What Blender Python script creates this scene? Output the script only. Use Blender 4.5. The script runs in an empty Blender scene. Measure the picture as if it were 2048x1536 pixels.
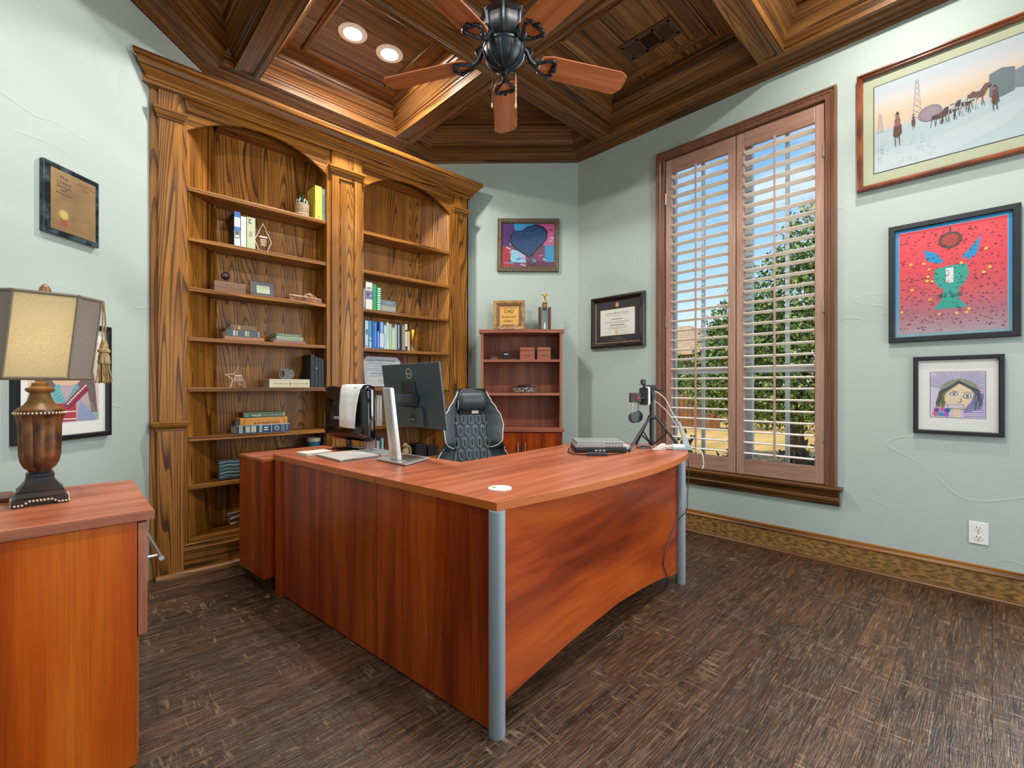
import bpy, bmesh, math, random
from mathutils import Vector, Matrix
random.seed(7)
SC = bpy.context.scene
COL = SC.collection
PI = math.pi
R2 = math.sqrt(0.5)
def rad(a): return math.radians(a)

# ------------------------------------------------------------------ materials
def lin(c):
    c /= 255.0
    return c / 12.92 if c <= 0.04045 else ((c + 0.055) / 1.055) ** 2.4
def rgb(h):
    if isinstance(h, str):
        h = h.lstrip('#'); h = tuple(int(h[i:i + 2], 16) for i in (0, 2, 4))
    return tuple(lin(v) for v in h) + (1.0,)
def new_mat(name):
    m = bpy.data.materials.new(name); m.use_nodes = True
    nt = m.node_tree; b = nt.nodes['Principled BSDF']
    return m, nt, b
def nd(nt, typ, **kw):
    n = nt.nodes.new(typ)
    for k, v in kw.items():
        if k.startswith('i_'): n.inputs[k[2:]].default_value = v
        else: setattr(n, k, v)
    return n
def dim(h, f): return '#%02x%02x%02x' % tuple(int(round(255 * min(1.0, max(0.0, (1.055 * (lin(int(h[i:i + 2], 16)) * f) ** (1 / 2.4) - 0.055)))) ) for i in (1, 3, 5))
_plain = {}
def P(h, rough=0.55, metal=0.0, spec=0.5, coat=0.0):
    k = (h, rough, metal, spec, coat)
    if k not in _plain:
        m, nt, b = new_mat('plain_%d' % len(_plain))
        b.inputs['Base Color'].default_value = rgb(h)
        b.inputs['Roughness'].default_value = rough
        b.inputs['Metallic'].default_value = metal
        b.inputs['Specular IOR Level'].default_value = spec
        b.inputs['Coat Weight'].default_value = coat
        # a breath of surface unevenness
        tc = nd(nt, 'ShaderNodeTexCoord'); n = nd(nt, 'ShaderNodeTexNoise', i_Scale=60.0, i_Detail=2.0)
        nt.links.new(tc.outputs['Object'], n.inputs['Vector'])
        mr = nd(nt, 'ShaderNodeMapRange'); mr.inputs[3].default_value = max(0.0, rough - 0.05); mr.inputs[4].default_value = min(1.0, rough + 0.05)
        nt.links.new(n.outputs['Fac'], mr.inputs[0]); nt.links.new(mr.outputs[0], b.inputs['Roughness'])
        _plain[k] = m
    return _plain[k]
def ramp(nt, stops, interp='LINEAR'):
    r = nd(nt, 'ShaderNodeValToRGB'); cr = r.color_ramp; cr.interpolation = interp
    while len(cr.elements) < len(stops): cr.elements.new(0.5)
    for e, (p, c) in zip(cr.elements, stops):
        e.position = p; e.color = c if len(c) == 4 else tuple(c) + (1.0,)
    return r
def coords(nt, axis, across, along, rnd=True):
    tc = nd(nt, 'ShaderNodeTexCoord'); out = tc.outputs['Object']
    if rnd:
        oi = nd(nt, 'ShaderNodeObjectInfo'); mu = nd(nt, 'ShaderNodeMath', operation='MULTIPLY'); mu.inputs[1].default_value = 37.0
        nt.links.new(oi.outputs['Random'], mu.inputs[0])
        ad = nd(nt, 'ShaderNodeVectorMath', operation='ADD')
        nt.links.new(out, ad.inputs[0]); nt.links.new(mu.outputs[0], ad.inputs[1]); out = ad.outputs[0]
    mp = nd(nt, 'ShaderNodeMapping')
    mp.inputs['Scale'].default_value = tuple(along if a == axis else across for a in 'xyz')
    nt.links.new(out, mp.inputs['Vector'])
    return mp.outputs['Vector'], out
def scaled(nt, vec, axis, across, along):
    mp = nd(nt, 'ShaderNodeMapping')
    mp.inputs['Scale'].default_value = tuple(along if a == axis else across for a in 'xyz')
    nt.links.new(vec, mp.inputs['Vector']); return mp.outputs['Vector']
_wood = {}
def oak(axis, tone='mid', rings=21.0, across=6.5, along=0.22, line=0.88):
    k = ('oak', axis, tone, rings, across)
    if k in _wood: return _wood[k]
    m, nt, b = new_mat('oak_%s_%s_%d' % (tone, axis, len(_wood)))
    v, base = coords(nt, axis, across, along)
    n = nd(nt, 'ShaderNodeTexNoise', i_Scale=1.0, i_Detail=1.2, i_Roughness=0.35, i_Distortion=0.35); nt.links.new(v, n.inputs['Vector'])
    mu = nd(nt, 'ShaderNodeMath', operation='MULTIPLY'); mu.inputs[1].default_value = rings * 1.7; nt.links.new(n.outputs['Fac'], mu.inputs[0])
    fr = nd(nt, 'ShaderNodeMath', operation='FRACT'); nt.links.new(mu.outputs[0], fr.inputs[0])
    C = dict(mid=('#8f5a1e', '#a56c28', '#b98036'), dark=('#66421e', '#7c5228', '#906432'), light=('#8a5a24', '#a06c30', '#b47e3e'))[tone]
    bse = nd(nt, 'ShaderNodeTexNoise', i_Scale=1.0, i_Detail=3.0); nt.links.new(scaled(nt, base, axis, 16.0, 0.5), bse.inputs['Vector'])
    rb = ramp(nt, [(0.3, rgb(C[0])), (0.5, rgb(C[1])), (0.7, rgb(C[2]))]); nt.links.new(bse.outputs['Fac'], rb.inputs['Fac'])
    ln = ramp(nt, [(0.0, (1, 1, 1)), (0.16, (1, 1, 1)), (0.30, (0.4, 0.4, 0.4)), (0.55, (0, 0, 0)), (0.97, (0, 0, 0)), (1.0, (1, 1, 1))]); nt.links.new(fr.outputs[0], ln.inputs['Fac'])
    lm = nd(nt, 'ShaderNodeTexNoise', i_Scale=1.0, i_Detail=2.0); nt.links.new(scaled(nt, base, axis, 22.0, 0.9), lm.inputs['Vector'])
    lr = ramp(nt, [(0.3, (0.6, 0.6, 0.6)), (0.6, (1, 1, 1))]); nt.links.new(lm.outputs['Fac'], lr.inputs['Fac'])
    l2 = nd(nt, 'ShaderNodeMath', operation='MULTIPLY'); nt.links.new(ln.outputs['Color'], l2.inputs[0]); nt.links.new(lr.outputs['Color'], l2.inputs[1])
    l3 = nd(nt, 'ShaderNodeMath', operation='MULTIPLY'); nt.links.new(l2.outputs[0], l3.inputs[0]); l3.inputs[1].default_value = line
    r = nd(nt, 'ShaderNodeMix', data_type='RGBA', blend_type='MIX'); nt.links.new(l3.outputs[0], r.inputs['Factor']); nt.links.new(rb.outputs['Color'], r.inputs['A']); r.inputs['B'].default_value = rgb('#331803')
    pv = scaled(nt, base, axis, 210.0, 5.0)
    pn = nd(nt, 'ShaderNodeTexNoise', i_Scale=1.0, i_Detail=2.0); nt.links.new(pv, pn.inputs['Vector'])
    pr = ramp(nt, [(0.36, (0.50, 0.46, 0.42)), (0.56, (1, 1, 1))]); nt.links.new(pn.outputs['Fac'], pr.inputs['Fac'])
    mx = nd(nt, 'ShaderNodeMix', data_type='RGBA', blend_type='MULTIPLY'); mx.inputs['Factor'].default_value = 0.5
    nt.links.new(r.outputs['Result'], mx.inputs['A']); nt.links.new(pr.outputs['Color'], mx.inputs['B'])
    bv = scaled(nt, base, axis, 9.0, 0.6)
    bn = nd(nt, 'ShaderNodeTexNoise', i_Scale=1.0, i_Detail=1.0); nt.links.new(bv, bn.inputs['Vector'])
    br = ramp(nt, [(0.3, (0.72, 0.70, 0.68)), (0.7, (1.12, 1.1, 1.08))]); nt.links.new(bn.outputs['Fac'], br.inputs['Fac'])
    m2 = nd(nt, 'ShaderNodeMix', data_type='RGBA', blend_type='MULTIPLY'); m2.inputs['Factor'].default_value = 1.0
    nt.links.new(mx.outputs['Result'], m2.inputs['A']); nt.links.new(br.outputs['Color'], m2.inputs['B'])
    nt.links.new(m2.outputs['Result'], b.inputs['Base Color'])
    b.inputs['Roughness'].default_value = 0.38; b.inputs['Specular IOR Level'].default_value = 0.32
    bp = nd(nt, 'ShaderNodeBump', i_Strength=0.12, i_Distance=0.002); nt.links.new(pn.outputs['Fac'], bp.inputs['Height']); nt.links.new(bp.outputs[0], b.inputs['Normal'])
    _wood[k] = m; return m
def laminate(axis, tone='red', across=11.0, along=0.7, rough=0.3):
    k = ('lam', axis, tone, across, rough)
    if k in _wood: return _wood[k]
    m, nt, b = new_mat('laminate_%s_%s' % (tone, axis))
    v, base = coords(nt, axis, across, along)
    n = nd(nt, 'ShaderNodeTexNoise', i_Scale=1.0, i_Detail=4.0, i_Roughness=0.6, i_Distortion=0.35); nt.links.new(v, n.inputs['Vector'])
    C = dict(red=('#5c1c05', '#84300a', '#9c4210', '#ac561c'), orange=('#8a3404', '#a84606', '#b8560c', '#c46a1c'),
             top=('#84402a', '#a45838', '#b56848', '#c07c5a'), pink=('#7a4632', '#925642', '#a0634c', '#ac765e'), blade=('#8a4a24', '#a86036', '#b46c42', '#bd7a50'))[tone]  # 'top' is paler: sky sheen on the cherry is painted into it
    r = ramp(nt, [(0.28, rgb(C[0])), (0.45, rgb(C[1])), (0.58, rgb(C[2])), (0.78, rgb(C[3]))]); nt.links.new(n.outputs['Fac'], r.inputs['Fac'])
    pv = scaled(nt, base, axis, 160.0, 3.0)
    pn = nd(nt, 'ShaderNodeTexNoise', i_Scale=1.0, i_Detail=2.0); nt.links.new(pv, pn.inputs['Vector'])
    pr = ramp(nt, [(0.3, (0.72, 0.68, 0.66)), (0.55, (1, 1, 1))]); nt.links.new(pn.outputs['Fac'], pr.inputs['Fac'])
    mx = nd(nt, 'ShaderNodeMix', data_type='RGBA', blend_type='MULTIPLY'); mx.inputs['Factor'].default_value = 0.6
    nt.links.new(r.outputs['Color'], mx.inputs['A']); nt.links.new(pr.outputs['Color'], mx.inputs['B'])
    nt.links.new(mx.outputs['Result'], b.inputs['Base Color'])
    b.inputs['Roughness'].default_value = rough
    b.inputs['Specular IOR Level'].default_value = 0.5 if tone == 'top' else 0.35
    _wood[k] = m; return m
def wall_paint():
    m, nt, b = new_mat('sage_wall_paint')
    tc = nd(nt, 'ShaderNodeTexCoord')
    b.inputs['Base Color'].default_value = rgb('#abbab6'); b.inputs['Roughness'].default_value = 0.6
    b.inputs['Specular IOR Level'].default_value = 0.3
    n = nd(nt, 'ShaderNodeTexNoise', i_Scale=1.5, i_Detail=1.0, i_Distortion=1.0); nt.links.new(tc.outputs['Object'], n.inputs['Vector'])
    mu = nd(nt, 'ShaderNodeMath', operation='MULTIPLY'); mu.inputs[1].default_value = 5.0; nt.links.new(n.outputs['Fac'], mu.inputs[0])
    fr = nd(nt, 'ShaderNodeMath', operation='FRACT'); nt.links.new(mu.outputs[0], fr.inputs[0])
    r = ramp(nt, [(0.0, (0, 0, 0)), (0.02, (1, 1, 1)), (0.05, (0.2, 0.2, 0.2)), (0.2, (0, 0, 0))]); nt.links.new(fr.outputs[0], r.inputs['Fac'])
    n3 = nd(nt, 'ShaderNodeTexNoise', i_Scale=2.3, i_Detail=0.0); nt.links.new(tc.outputs['Object'], n3.inputs['Vector'])
    g = ramp(nt, [(0.5, (0, 0, 0)), (0.6, (1, 1, 1))]); nt.links.new(n3.outputs['Fac'], g.inputs['Fac'])
    mm = nd(nt, 'ShaderNodeMath', operation='MULTIPLY'); nt.links.new(r.outputs['Color'], mm.inputs[0]); nt.links.new(g.outputs['Color'], mm.inputs[1])
    n2 = nd(nt, 'ShaderNodeTexNoise', i_Scale=9.0, i_Detail=4.0); nt.links.new(tc.outputs['Object'], n2.inputs['Vector'])
    ad = nd(nt, 'ShaderNodeMath', operation='MULTIPLY_ADD'); ad.inputs[1].default_value = 0.8; nt.links.new(n2.outputs['Fac'], ad.inputs[0]); nt.links.new(mm.outputs[0], ad.inputs[2])
    bp = nd(nt, 'ShaderNodeBump', i_Strength=0.35, i_Distance=0.004); nt.links.new(ad.outputs[0], bp.inputs['Height']); nt.links.new(bp.outputs[0], b.inputs['Normal'])
    return m
def floor_wood():
    m, nt, b = new_mat('hand_scraped_floor')
    tc = nd(nt, 'ShaderNodeTexCoord'); o = tc.outputs['Object']
    br = nd(nt, 'ShaderNodeTexBrick', i_Scale=1.0); br.offset = 0.37; br.offset_frequency = 2
    br.inputs['Mortar Size'].default_value = 0.0010; br.inputs['Mortar Smooth'].default_value = 0.3; br.inputs['Brick Width'].default_value = 1.5; br.inputs['Row Height'].default_value = 0.135
    br.inputs['Color1'].default_value = (0.0, 0, 0, 1); br.inputs['Color2'].default_value = (1, 1, 1, 1); br.inputs['Mortar'].default_value = (0.5, 0.5, 0.5, 1); br.inputs['Bias'].default_value = 0.0
    nt.links.new(o, br.inputs['Vector'])
    # every plank shifts the grain
    sh = nd(nt, 'ShaderNodeMath', operation='MULTIPLY'); sh.inputs[1].default_value = 11.0; nt.links.new(br.outputs['Color'], sh.inputs[0])
    ad = nd(nt, 'ShaderNodeVectorMath', operation='ADD'); nt.links.new(o, ad.inputs[0]); nt.links.new(sh.outputs[0], ad.inputs[1])
    v1 = scaled(nt, ad.outputs[0], 'x', 34.0, 3.4)
    g1 = nd(nt, 'ShaderNodeTexNoise', i_Scale=1.0, i_Detail=4.0, i_Roughness=0.6, i_Distortion=0.8); nt.links.new(v1, g1.inputs['Vector'])
    r1 = ramp(nt, [(0.25, rgb('#1c110a')), (0.42, rgb('#332115')), (0.6, rgb('#4a3220')), (0.82, rgb('#66472f'))]); nt.links.new(g1.outputs['Fac'], r1.inputs['Fac'])
    pt = ramp(nt, [(0.0, (0.80, 0.80, 0.82)), (1.0, (1.3, 1.18, 1.08))]); nt.links.new(br.outputs['Color'], pt.inputs['Fac'])
    mx = nd(nt, 'ShaderNodeMix', data_type='RGBA', blend_type='MULTIPLY'); mx.inputs['Factor'].default_value = 1.0
    nt.links.new(r1.outputs['Color'], mx.inputs['A']); nt.links.new(pt.outputs['Color'], mx.inputs['B'])
    # light worn scratches across the planks
    v2 = scaled(nt, ad.outputs[0], 'y', 60.0, 9.0)
    g2 = nd(nt, 'ShaderNodeTexNoise', i_Scale=1.0, i_Detail=3.0, i_Distortion=1.2); nt.links.new(v2, g2.inputs['Vector'])
    v3 = scaled(nt, ad.outputs[0], 'x', 95.0, 5.0)
    g3 = nd(nt, 'ShaderNodeTexNoise', i_Scale=1.0, i_Detail=4.0, i_Distortion=2.6); nt.links.new(v3, g3.inputs['Vector'])
    a3 = ramp(nt, [(0.53, (0, 0, 0)), (0.70, (0.5, 0.5, 0.5))]); nt.links.new(g3.outputs['Fac'], a3.inputs['Fac'])
    a2 = ramp(nt, [(0.56, (0, 0, 0)), (0.68, (0.6, 0.6, 0.6))]); nt.links.new(g2.outputs['Fac'], a2.inputs['Fac'])
    mk = nd(nt, 'ShaderNodeTexNoise', i_Scale=5.0, i_Detail=2.0); nt.links.new(ad.outputs[0], mk.inputs['Vector'])
    mkr = ramp(nt, [(0.48, (0, 0, 0)), (0.62, (1, 1, 1))]); nt.links.new(mk.outputs['Fac'], mkr.inputs['Fac'])
    am = nd(nt, 'ShaderNodeMath', operation='MULTIPLY'); nt.links.new(a2.outputs['Color'], am.inputs[0]); nt.links.new(mkr.outputs['Color'], am.inputs[1])
    sc_ = nd(nt, 'ShaderNodeMath', operation='MAXIMUM'); nt.links.new(a3.outputs['Color'], sc_.inputs[0]); nt.links.new(am.outputs[0], sc_.inputs[1])
    m2 = nd(nt, 'ShaderNodeMix', data_type='RGBA', blend_type='MIX'); nt.links.new(sc_.outputs[0], m2.inputs['Factor'])
    nt.links.new(mx.outputs['Result'], m2.inputs['A']); m2.inputs['B'].default_value = rgb('#967c64')
    m3 = nd(nt, 'ShaderNodeMix', data_type='RGBA', blend_type='MIX'); nt.links.new(br.outputs['Fac'], m3.inputs['Factor'])
    nt.links.new(m2.outputs['Result'], m3.inputs['A']); m3.inputs['B'].default_value = rgb('#24160d')
    nt.links.new(m3.outputs['Result'], b.inputs['Base Color'])
    b.inputs['Roughness'].default_value = 0.33
    s2 = nd(nt, 'ShaderNodeMath', operation='ADD'); nt.links.new(g2.outputs['Fac'], s2.inputs[0]); nt.links.new(g3.outputs['Fac'], s2.inputs[1])
    s3 = nd(nt, 'ShaderNodeMath', operation='SUBTRACT'); nt.links.new(s2.outputs[0], s3.inputs[0]); nt.links.new(br.outputs['Fac'], s3.inputs[1])
    bp = nd(nt, 'ShaderNodeBump', i_Strength=0.75, i_Distance=0.004); nt.links.new(s3.outputs[0], bp.inputs['Height']); nt.links.new(bp.outputs[0], b.inputs['Normal'])
    return m
def noisy(name, c1, c2, scale=8.0, rough=0.5, detail=3.0, bump=0.0, metal=0.0, lo=0.35, hi=0.65, stretch=(1, 1, 1)):
    m, nt, b = new_mat(name)
    tc = nd(nt, 'ShaderNodeTexCoord'); mp = nd(nt, 'ShaderNodeMapping'); mp.inputs['Scale'].default_value = stretch
    nt.links.new(tc.outputs['Object'], mp.inputs['Vector'])
    n = nd(nt, 'ShaderNodeTexNoise', i_Scale=scale, i_Detail=detail); nt.links.new(mp.outputs['Vector'], n.inputs['Vector'])
    r = ramp(nt, [(lo, rgb(c1)), (hi, rgb(c2))]); nt.links.new(n.outputs['Fac'], r.inputs['Fac'])
    nt.links.new(r.outputs['Color'], b.inputs['Base Color'])
    b.inputs['Roughness'].default_value = rough; b.inputs['Metallic'].default_value = metal
    if bump:
        bp = nd(nt, 'ShaderNodeBump', i_Strength=bump, i_Distance=0.004); nt.links.new(n.outputs['Fac'], bp.inputs['Height']); nt.links.new(bp.outputs[0], b.inputs['Normal'])
    return m
def glass_sheet(name, tint=(1, 1, 1), rough=0.02, amount=1.0):
    m, nt, b = new_mat(name); nt.nodes.remove(b); out = nt.nodes['Material Output']
    t = nd(nt, 'ShaderNodeBsdfTransparent'); t.inputs[0].default_value = tuple(tint) + (1,)
    g = nd(nt, 'ShaderNodeBsdfGlossy'); g.inputs['Roughness'].default_value = rough
    f = nd(nt, 'ShaderNodeFresnel', i_IOR=1.45); mu = nd(nt, 'ShaderNodeMath', operation='MULTIPLY'); mu.inputs[1].default_value = amount
    nt.links.new(f.outputs[0], mu.inputs[0])
    mx = nd(nt, 'ShaderNodeMixShader'); nt.links.new(mu.outputs[0], mx.inputs[0]); nt.links.new(t.outputs[0], mx.inputs[1]); nt.links.new(g.outputs[0], mx.inputs[2])
    nt.links.new(mx.outputs[0], out.inputs['Surface']); return m
def emit(name, col, s):
    m, nt, b = new_mat(name)
    b.inputs['Base Color'].default_value = (0.8, 0.8, 0.8, 1); b.inputs['Emission Color'].default_value = tuple(col) + (1,); b.inputs['Emission Strength'].default_value = s
    return m
def shade_cloth(name, c1, c2, trans):
    m, nt, b = new_mat(name); out = nt.nodes['Material Output']
    tc = nd(nt, 'ShaderNodeTexCoord')
    n = nd(nt, 'ShaderNodeTexNoise', i_Scale=420.0, i_Detail=2.0); nt.links.new(tc.outputs['Object'], n.inputs['Vector'])
    r = ramp(nt, [(0.35, rgb(c1)), (0.6, rgb(c2))]); nt.links.new(n.outputs['Fac'], r.inputs['Fac'])
    nt.links.new(r.outputs['Color'], b.inputs['Base Color']); b.inputs['Roughness'].default_value = 0.8
    t = nd(nt, 'ShaderNodeBsdfTranslucent'); nt.links.new(r.outputs['Color'], t.inputs['Color'])
    mx = nd(nt, 'ShaderNodeMixShader'); mx.inputs[0].default_value = trans
    nt.links.new(b.outputs[0], mx.inputs[1]); nt.links.new(t.outputs[0], mx.inputs[2]); nt.links.new(mx.outputs[0], out.inputs['Surface'])
    return m

# ------------------------------------------------------------------ mesh builder
class MB:
    def __init__(s, mat=None):
        s.v = []; s.f = []; s.m = []; s.mats = []; s.cur = mat; s.M = Matrix.Identity(4)
    def use(s, mat): s.cur = mat; return s
    def at(s, loc=(0, 0, 0), rz=0.0, rx=0.0, ry=0.0):
        s.M = Matrix.Translation(Vector(loc)) @ Matrix.Rotation(rz, 4, 'Z') @ Matrix.Rotation(ry, 4, 'Y') @ Matrix.Rotation(rx, 4, 'X'); return s
    def add(s, vs, fs, mat=None):
        mat = mat or s.cur
        if mat not in s.mats: s.mats.append(mat)
        i = s.mats.index(mat); o = len(s.v)
        s.v += [s.M @ Vector(p) for p in vs]
        for f in fs: s.f.append([o + k for k in f]); s.m.append(i)
        return s
    def box(s, x0, x1, y0, y1, z0, z1, mat=None):
        vs = [(x0, y0, z0), (x1, y0, z0), (x1, y1, z0), (x0, y1, z0), (x0, y0, z1), (x1, y0, z1), (x1, y1, z1), (x0, y1, z1)]
        return s.add(vs, [(3, 2, 1, 0), (4, 5, 6, 7), (0, 1, 5, 4), (1, 2, 6, 5), (2, 3, 7, 6), (3, 0, 4, 7)], mat)
    def prism(s, poly, z0, z1, mat=None):           # poly in xy, counter-clockwise
        n = len(poly); vs = [(x, y, z0) for x, y in poly] + [(x, y, z1) for x, y in poly]
        fs = [list(range(n))[::-1], list(range(n, 2 * n))] + [(i, (i + 1) % n, n + (i + 1) % n, n + i) for i in range(n)]
        return s.add(vs, fs, mat)
    def prism_xz(s, poly, y0, y1, mat=None):        # outline in xz, extruded along y (y0 is the front)
        n = len(poly); vs = [(x, y0, z) for x, z in poly] + [(x, y1, z) for x, z in poly]
        fs = [list(range(n)), list(range(n, 2 * n))[::-1]] + [(i, n + i, n + (i + 1) % n, (i + 1) % n) for i in range(n)]
        return s.add(vs, fs, mat)
    def rings(s, rs, mat=None, closed=True, caps=False):
        n = len(rs[0]); vs = [p for r in rs for p in r]; fs = []
        for k in range(len(rs) - 1):
            for i in range(n if closed else n - 1):
                j = (i + 1) % n; fs.append((k * n + i, k * n + j, (k + 1) * n + j, (k + 1) * n + i))
        if caps: fs.append(list(range(n))[::-1]); fs.append([(len(rs) - 1) * n + i for i in range(n)])
        return s.add(vs, fs, mat)
    def lathe(s, prof, c=(0, 0, 0), seg=24, mat=None, sx=1.0, sy=1.0, flute=0.0, nf=8):
        rs = []
        for r, z in prof:
            ring = []
            for i in range(seg):
                a = 2 * PI * i / seg; q = r * (1 + flute * abs(math.cos(nf * a / 2)) - flute * 0.5) if flute else r
                ring.append((c[0] + q * math.cos(a) * sx, c[1] + q * math.sin(a) * sy, c[2] + z))
            rs.append(ring)
        if prof[0][0] > 0 and prof[-1][0] > 0: return s.rings(rs + [rs[0]], mat)      # an open ring, not a solid
        return s.rings(rs, mat, caps=True)
    def tube(s, path, r, seg=8, mat=None, smooth=0, taper=None):
        P_ = [Vector(p) for p in path]
        if smooth:
            Q = []
            for i in range(len(P_) - 1):
                p0 = P_[max(i - 1, 0)]; p1 = P_[i]; p2 = P_[i + 1]; p3 = P_[min(i + 2, len(P_) - 1)]
                for k in range(smooth):
                    t = k / smooth
                    Q.append(0.5 * ((2 * p1) + (p2 - p0) * t + (2 * p0 - 5 * p1 + 4 * p2 - p3) * t * t + (3 * p1 - p0 - 3 * p2 + p3) * t ** 3))
            Q.append(P_[-1]); P_ = Q
        rs = []; up = None
        for i, p in enumerate(P_):
            d = (P_[min(i + 1, len(P_) - 1)] - P_[max(i - 1, 0)]); d.normalize()
            if up is None:
                up = Vector((0, 0, 1)) if abs(d.z) < 0.9 else Vector((1, 0, 0))
            x = d.cross(up)
            if x.length < 1e-4: x = d.orthogonal()
            x.normalize(); up = x.cross(d); up.normalize()
            q = r if taper is None else r + (taper - r) * i / (len(P_) - 1)
            rs.append([tuple(p + q * (math.cos(2 * PI * k / seg) * x + math.sin(2 * PI * k / seg) * up)) for k in range(seg)])
        return s.rings(rs, mat, caps=True)
    def ball(s, c, r, seg=16, rg=10, mat=None, sc=(1, 1, 1)):
        vs = []; fs = []
        for j in range(rg + 1):
            t = PI * j / rg
            for i in range(seg):
                a = 2 * PI * i / seg
                vs.append((c[0] + r * sc[0] * math.sin(t) * math.cos(a), c[1] + r * sc[1] * math.sin(t) * math.sin(a), c[2] - r * sc[2] * math.cos(t)))
        for j in range(rg):
            for i in range(seg):
                k = (i + 1) % seg; fs.append((j * seg + i, j * seg + k, (j + 1) * seg + k, (j + 1) * seg + i))
        return s.add(vs, fs, mat)
    def build(s, name, parent=None, loc=(0, 0, 0), rz=0.0, smooth=False, bevel=0.0, seg=2, subsurf=0, rot=None):
        me = bpy.data.meshes.new(name)
        me.from_pydata([tuple(p) for p in s.v], [], s.f)
        for m in s.mats: me.materials.append(m)
        me.polygons.foreach_set('material_index', s.m)
        bm = bmesh.new(); bm.from_mesh(me); bmesh.ops.remove_doubles(bm, verts=bm.verts, dist=1e-6)
        if not getattr(s, 'flat', False): bmesh.ops.recalc_face_normals(bm, faces=bm.faces)
        bm.to_mesh(me); bm.free()
        if smooth:
            me.polygons.foreach_set('use_smooth', [True] * len(me.polygons))
            try: me.set_sharp_from_angle(angle=rad(38))
            except Exception: pass
        o = bpy.data.objects.new(name, me); COL.objects.link(o)
        if parent is not None: o.parent = parent
        o.location = loc
        o.rotation_euler = rot if rot else (0, 0, rz)
        if bevel:
            b = o.modifiers.new('bevel', 'BEVEL'); b.width = bevel; b.segments = seg; b.limit_method = 'ANGLE'; b.angle_limit = rad(40)
        if subsurf:
            q = o.modifiers.new('sub', 'SUBSURF'); q.levels = subsurf; q.render_levels = subsurf
        return o
def thing(name, label, cat, loc=(0, 0, 0), rz=0.0, group=None, rot=None):
    o = bpy.data.objects.new(name, None); COL.objects.link(o); o.empty_display_size = 0.05
    o.location = loc; o.rotation_euler = rot if rot else (0, 0, rz)
    return tag(o, label, cat, group)
def tag(o, label, cat, group=None):
    o['label'] = label; o['category'] = cat
    if group: o['group'] = group
    return o
def struct(o): o['kind'] = 'structure'; return o
_txt = {}
def text_geo(st, size, bold=False):
    k = (st, bold)
    if k not in _txt:
        cu = bpy.data.curves.new('t', 'FONT'); cu.body = st; cu.size = 1.0; cu.resolution_u = 2
        if bold: cu.offset = 0.02
        o = bpy.data.objects.new('t', cu); COL.objects.link(o)
        dg = bpy.context.evaluated_depsgraph_get(); me = bpy.data.meshes.new_from_object(o.evaluated_get(dg))
        vs = [(v.co.x, v.co.y) for v in me.vertices]; fs = [tuple(p.vertices) for p in me.polygons]
        bpy.data.objects.remove(o); bpy.data.curves.remove(cu); bpy.data.meshes.remove(me)
        _txt[k] = (vs, fs)
    vs, fs = _txt[k]
    return [(x * size, y * size) for x, y in vs], fs
class Art(MB):
    """flat printed sheet in the xz plane facing -y; layers lie 0.3 mm apart"""
    flat = True
    def __init__(s, y=0.0, step=0.0005): super().__init__(); s.y = y; s.step = step; s.i = 0
    def layer(s): s.y -= s.step; return s
    def poly(s, pts, mat):
        s.i += 1; y = s.y - (s.i % 40) * 1e-5
        return s.add([(x, y, z) for x, z in pts], [list(range(len(pts)))], mat)
    def rect(s, x0, z0, x1, z1, mat): return s.poly([(x0, z0), (x1, z0), (x1, z1), (x0, z1)], mat)
    def ell(s, cx, cz, rx, rz, mat, n=20, rot=0.0):
        c, t = math.cos(rot), math.sin(rot); pts = []
        for i in range(n):
            a = 2 * PI * i / n; x, z = rx * math.cos(a), rz * math.sin(a); pts.append((cx + x * c - z * t, cz + x * t + z * c))
        return s.poly(pts, mat)
    def line(s, pts, w, mat):
        for (a, b) in zip(pts, pts[1:]):
            dx, dz = b[0] - a[0], b[1] - a[1]; L = math.hypot(dx, dz) or 1e-6; nx, nz = -dz / L * w / 2, dx / L * w / 2
            s.poly([(a[0] - nx, a[1] - nz), (b[0] - nx, b[1] - nz), (b[0] + nx, b[1] + nz), (a[0] + nx, a[1] + nz)], mat)
        return s
    def text(s, st, x, z, size, mat, align='c', bold=False, rot=0.0, sx=1.0, width=None):
        vs, fs = text_geo(st, size, bold)
        w = max(v[0] for v in vs)
        if width: sx = width / w
        off = -w * sx / 2 if align == 'c' else (0 if align == 'l' else -w * sx)
        c, t = math.cos(rot), math.sin(rot)
        return s.add([(x + (a * sx + off) * c - b * t, s.y, z + (a * sx + off) * t + b * c) for a, b in vs], fs, mat)
def offset_poly(poly, d):       # convex, counter-clockwise; inset by d
    n = len(poly); out = []
    for i in range(n):
        p0, p1, p2 = Vector(poly[i - 1]), Vector(poly[i]), Vector(poly[(i + 1) % n])
        a = (p1 - p0).normalized(); b = (p2 - p1).normalized(); na = Vector((-a.y, a.x)); nb = Vector((-b.y, b.x))
        k = 1 + na.dot(nb); out.append(tuple(p1 + (na + nb) * (d / k)))
    return out
def clip(poly, a, b, c):        # keep a*x + b*y <= c
    out = []
    for i in range(len(poly)):
        p, q = poly[i], poly[(i + 1) % len(poly)]; fp = a * p[0] + b * p[1] - c; fq = a * q[0] + b * q[1] - c
        if fp <= 0: out.append(p)
        if fp * fq < 0:
            t = fp / (fp - fq); out.append((p[0] + t * (q[0] - p[0]), p[1] + t * (q[1] - p[1])))
    return out

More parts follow.
